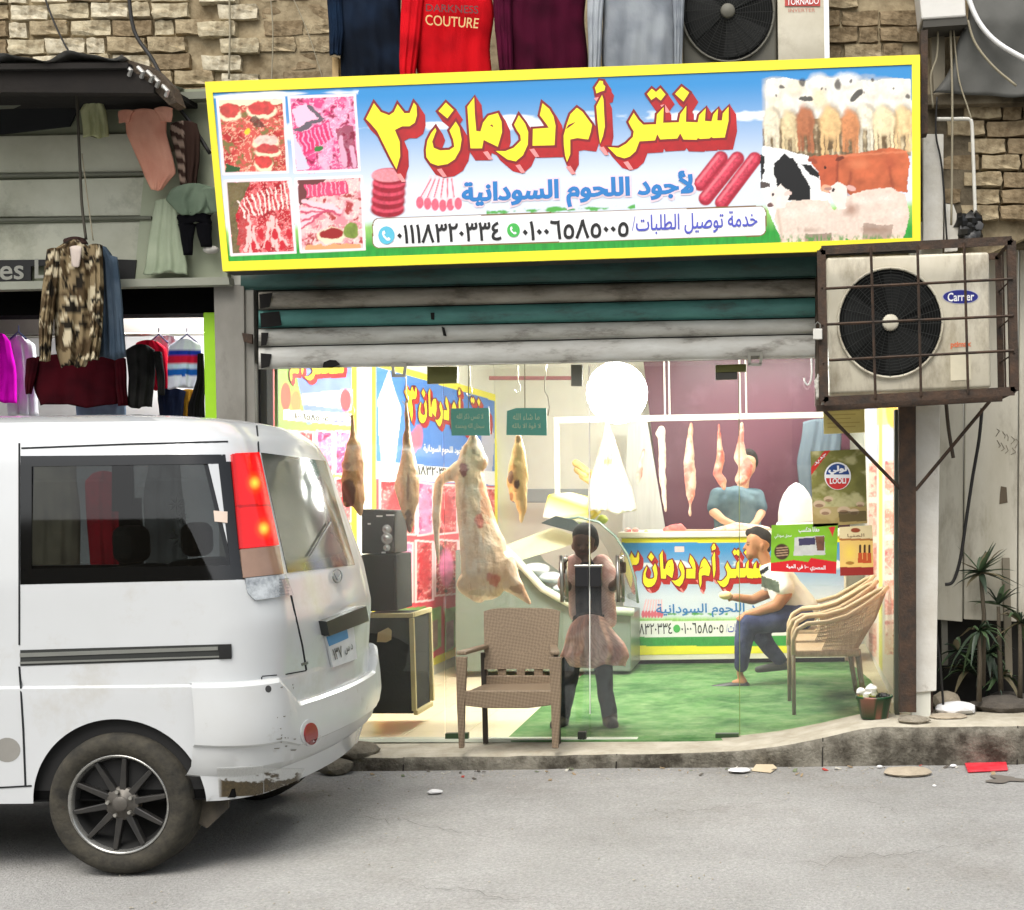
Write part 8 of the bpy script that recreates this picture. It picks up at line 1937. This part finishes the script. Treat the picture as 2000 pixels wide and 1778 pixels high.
# ================================================================ yucca plants at the right
lf = [mat('yucca_leaf', C(74, 96, 62), .5, col2=C(44, 62, 42), scale=8), mat('yucca_leaf_dark', C(50, 66, 48), .5, col2=C(30, 42, 32), scale=8), mat('yucca_leaf_dry', C(112, 104, 78), .7, col2=C(80, 70, 50), scale=8)]
def plant(label, x, y, Yd, n, L, spread, stem=None, droop=.5, seed=0, ang=(0, 360), loc=None):
    r = random.Random(seed); t = thing('yucca', label, 'plant', P(x, y + 20, Yd) if not stem else P(stem[-1][0], stem[-1][1], Yd)); k = 1 / S_(Yd); c = P(x, y, Yd)
    if stem: b = MB(); b.tube([P(sx, sy, Yd) for sx, sy in stem], [.012, .015, .018][:len(stem)], 8); b.obj('stem', mat('yucca_stem', C(78, 70, 56), .9, bump=.8), t, smooth=True)
    for i in range(n):
        a = math.radians(r.uniform(*ang)); el = r.uniform(-.3, 1.2); l_ = L * k * r.uniform(.6, 1.1)
        d = Vector((math.cos(a) * math.cos(el), math.sin(a) * math.cos(el) * .6, math.sin(el))); sd_ = d.cross(Vector((0, 0, 1))).normalized(); w0 = r.uniform(.015, .026)
        pts = []; 
        for j in range(6):
            s_ = j / 5; p = c + d * l_ * s_ + Vector((0, 0, -droop * l_ * s_ * s_ * r.uniform(.8, 1.1))); w = w0 * (math.sin(min(1, s_ * 2.2 + .35) * 1.57)) * (1 - s_ ** 2.2) + .0008
            pts.append((p - sd_ * w, p + Vector((0, 0, -w * .5)), p + sd_ * w))
        v = [q for tr in pts for q in tr]; f = [(j * 3 + m_, j * 3 + m_ + 1, j * 3 + m_ + 4, j * 3 + m_ + 3) for j in range(5) for m_ in range(2)]
        b = MB(); b.add(v, f); b.obj('leaf', lf[0 if r.random() < .5 else 1 if r.random() < .8 else 2], t, smooth=True, fix=False)
plant('tall yucca with spiky crown beside the black hanging cable', 1915, 1118, .25, 26, 92, 1, [(1915, 1120), (1922, 1200), (1920, 1340)], .25, 1)
plant('second yucca with upright leaves right of the tall one', 1950, 1180, .3, 14, 72, 1, [(1950, 1185), (1952, 1260), (1955, 1350)], .3, 2)
plant('low drooping yucca in front of the tall stem', 1912, 1232, .15, 16, 84, 1, [(1912, 1236), (1914, 1300), (1912, 1370)], .9, 3)
plant('yucca cut by the right edge of the picture', 1992, 1215, .25, 18, 84, 1, [(1992, 1220), (1993, 1300), (1992, 1370)], .6, 4)
plant('small dry yucca near the white pier', 1868, 1270, .4, 12, 56, 1, None, .5, 5)
plant('broad yucca filling the dark recess under the white panels', 1930, 1275, .45, 30, 90, 1, None, .6, 9)
plant('shadowed yucca at the back of the recess by the pier', 1890, 1310, .5, 22, 70, 1, None, .7, 10)
plant('low dark yucca behind the rubble mound', 1960, 1320, .4, 16, 70, 1, None, .7, 6)
b = MB(); b.pq([(1843, 1180), (1852, 1180), (1853, 1290), (1845, 1290)], .5, .03); b.pq([(1958, 1090), (1972, 1090), (1978, 1320), (1964, 1320)], .42, .03); 
b2 = MB(); b2.pq([(1958, 1090), (1972, 1090), (1978, 1320), (1964, 1320)], .40, .03); solid('wooden_plank', 'pale plank leaning against the wall behind the yuccas', 'plank', b2, mat('grey_plank', C(130, 122, 106), .9, scale=6))
b = MB(); b.pq([(1838, 1182), (1850, 1182), (1852, 1300), (1840, 1300)], .5, .03); solid('plastic_pipe', 'short grey upright pipe in the dark recess by the pier', 'pipe', b, mat('grey_pipe', C(110, 108, 98), .7))
wire([(1829, 1240), (1836, 1290), (1840, 1345), (1843, 1385)], .1, .008, dwire, 'dark cable beside the foot of the white pier')
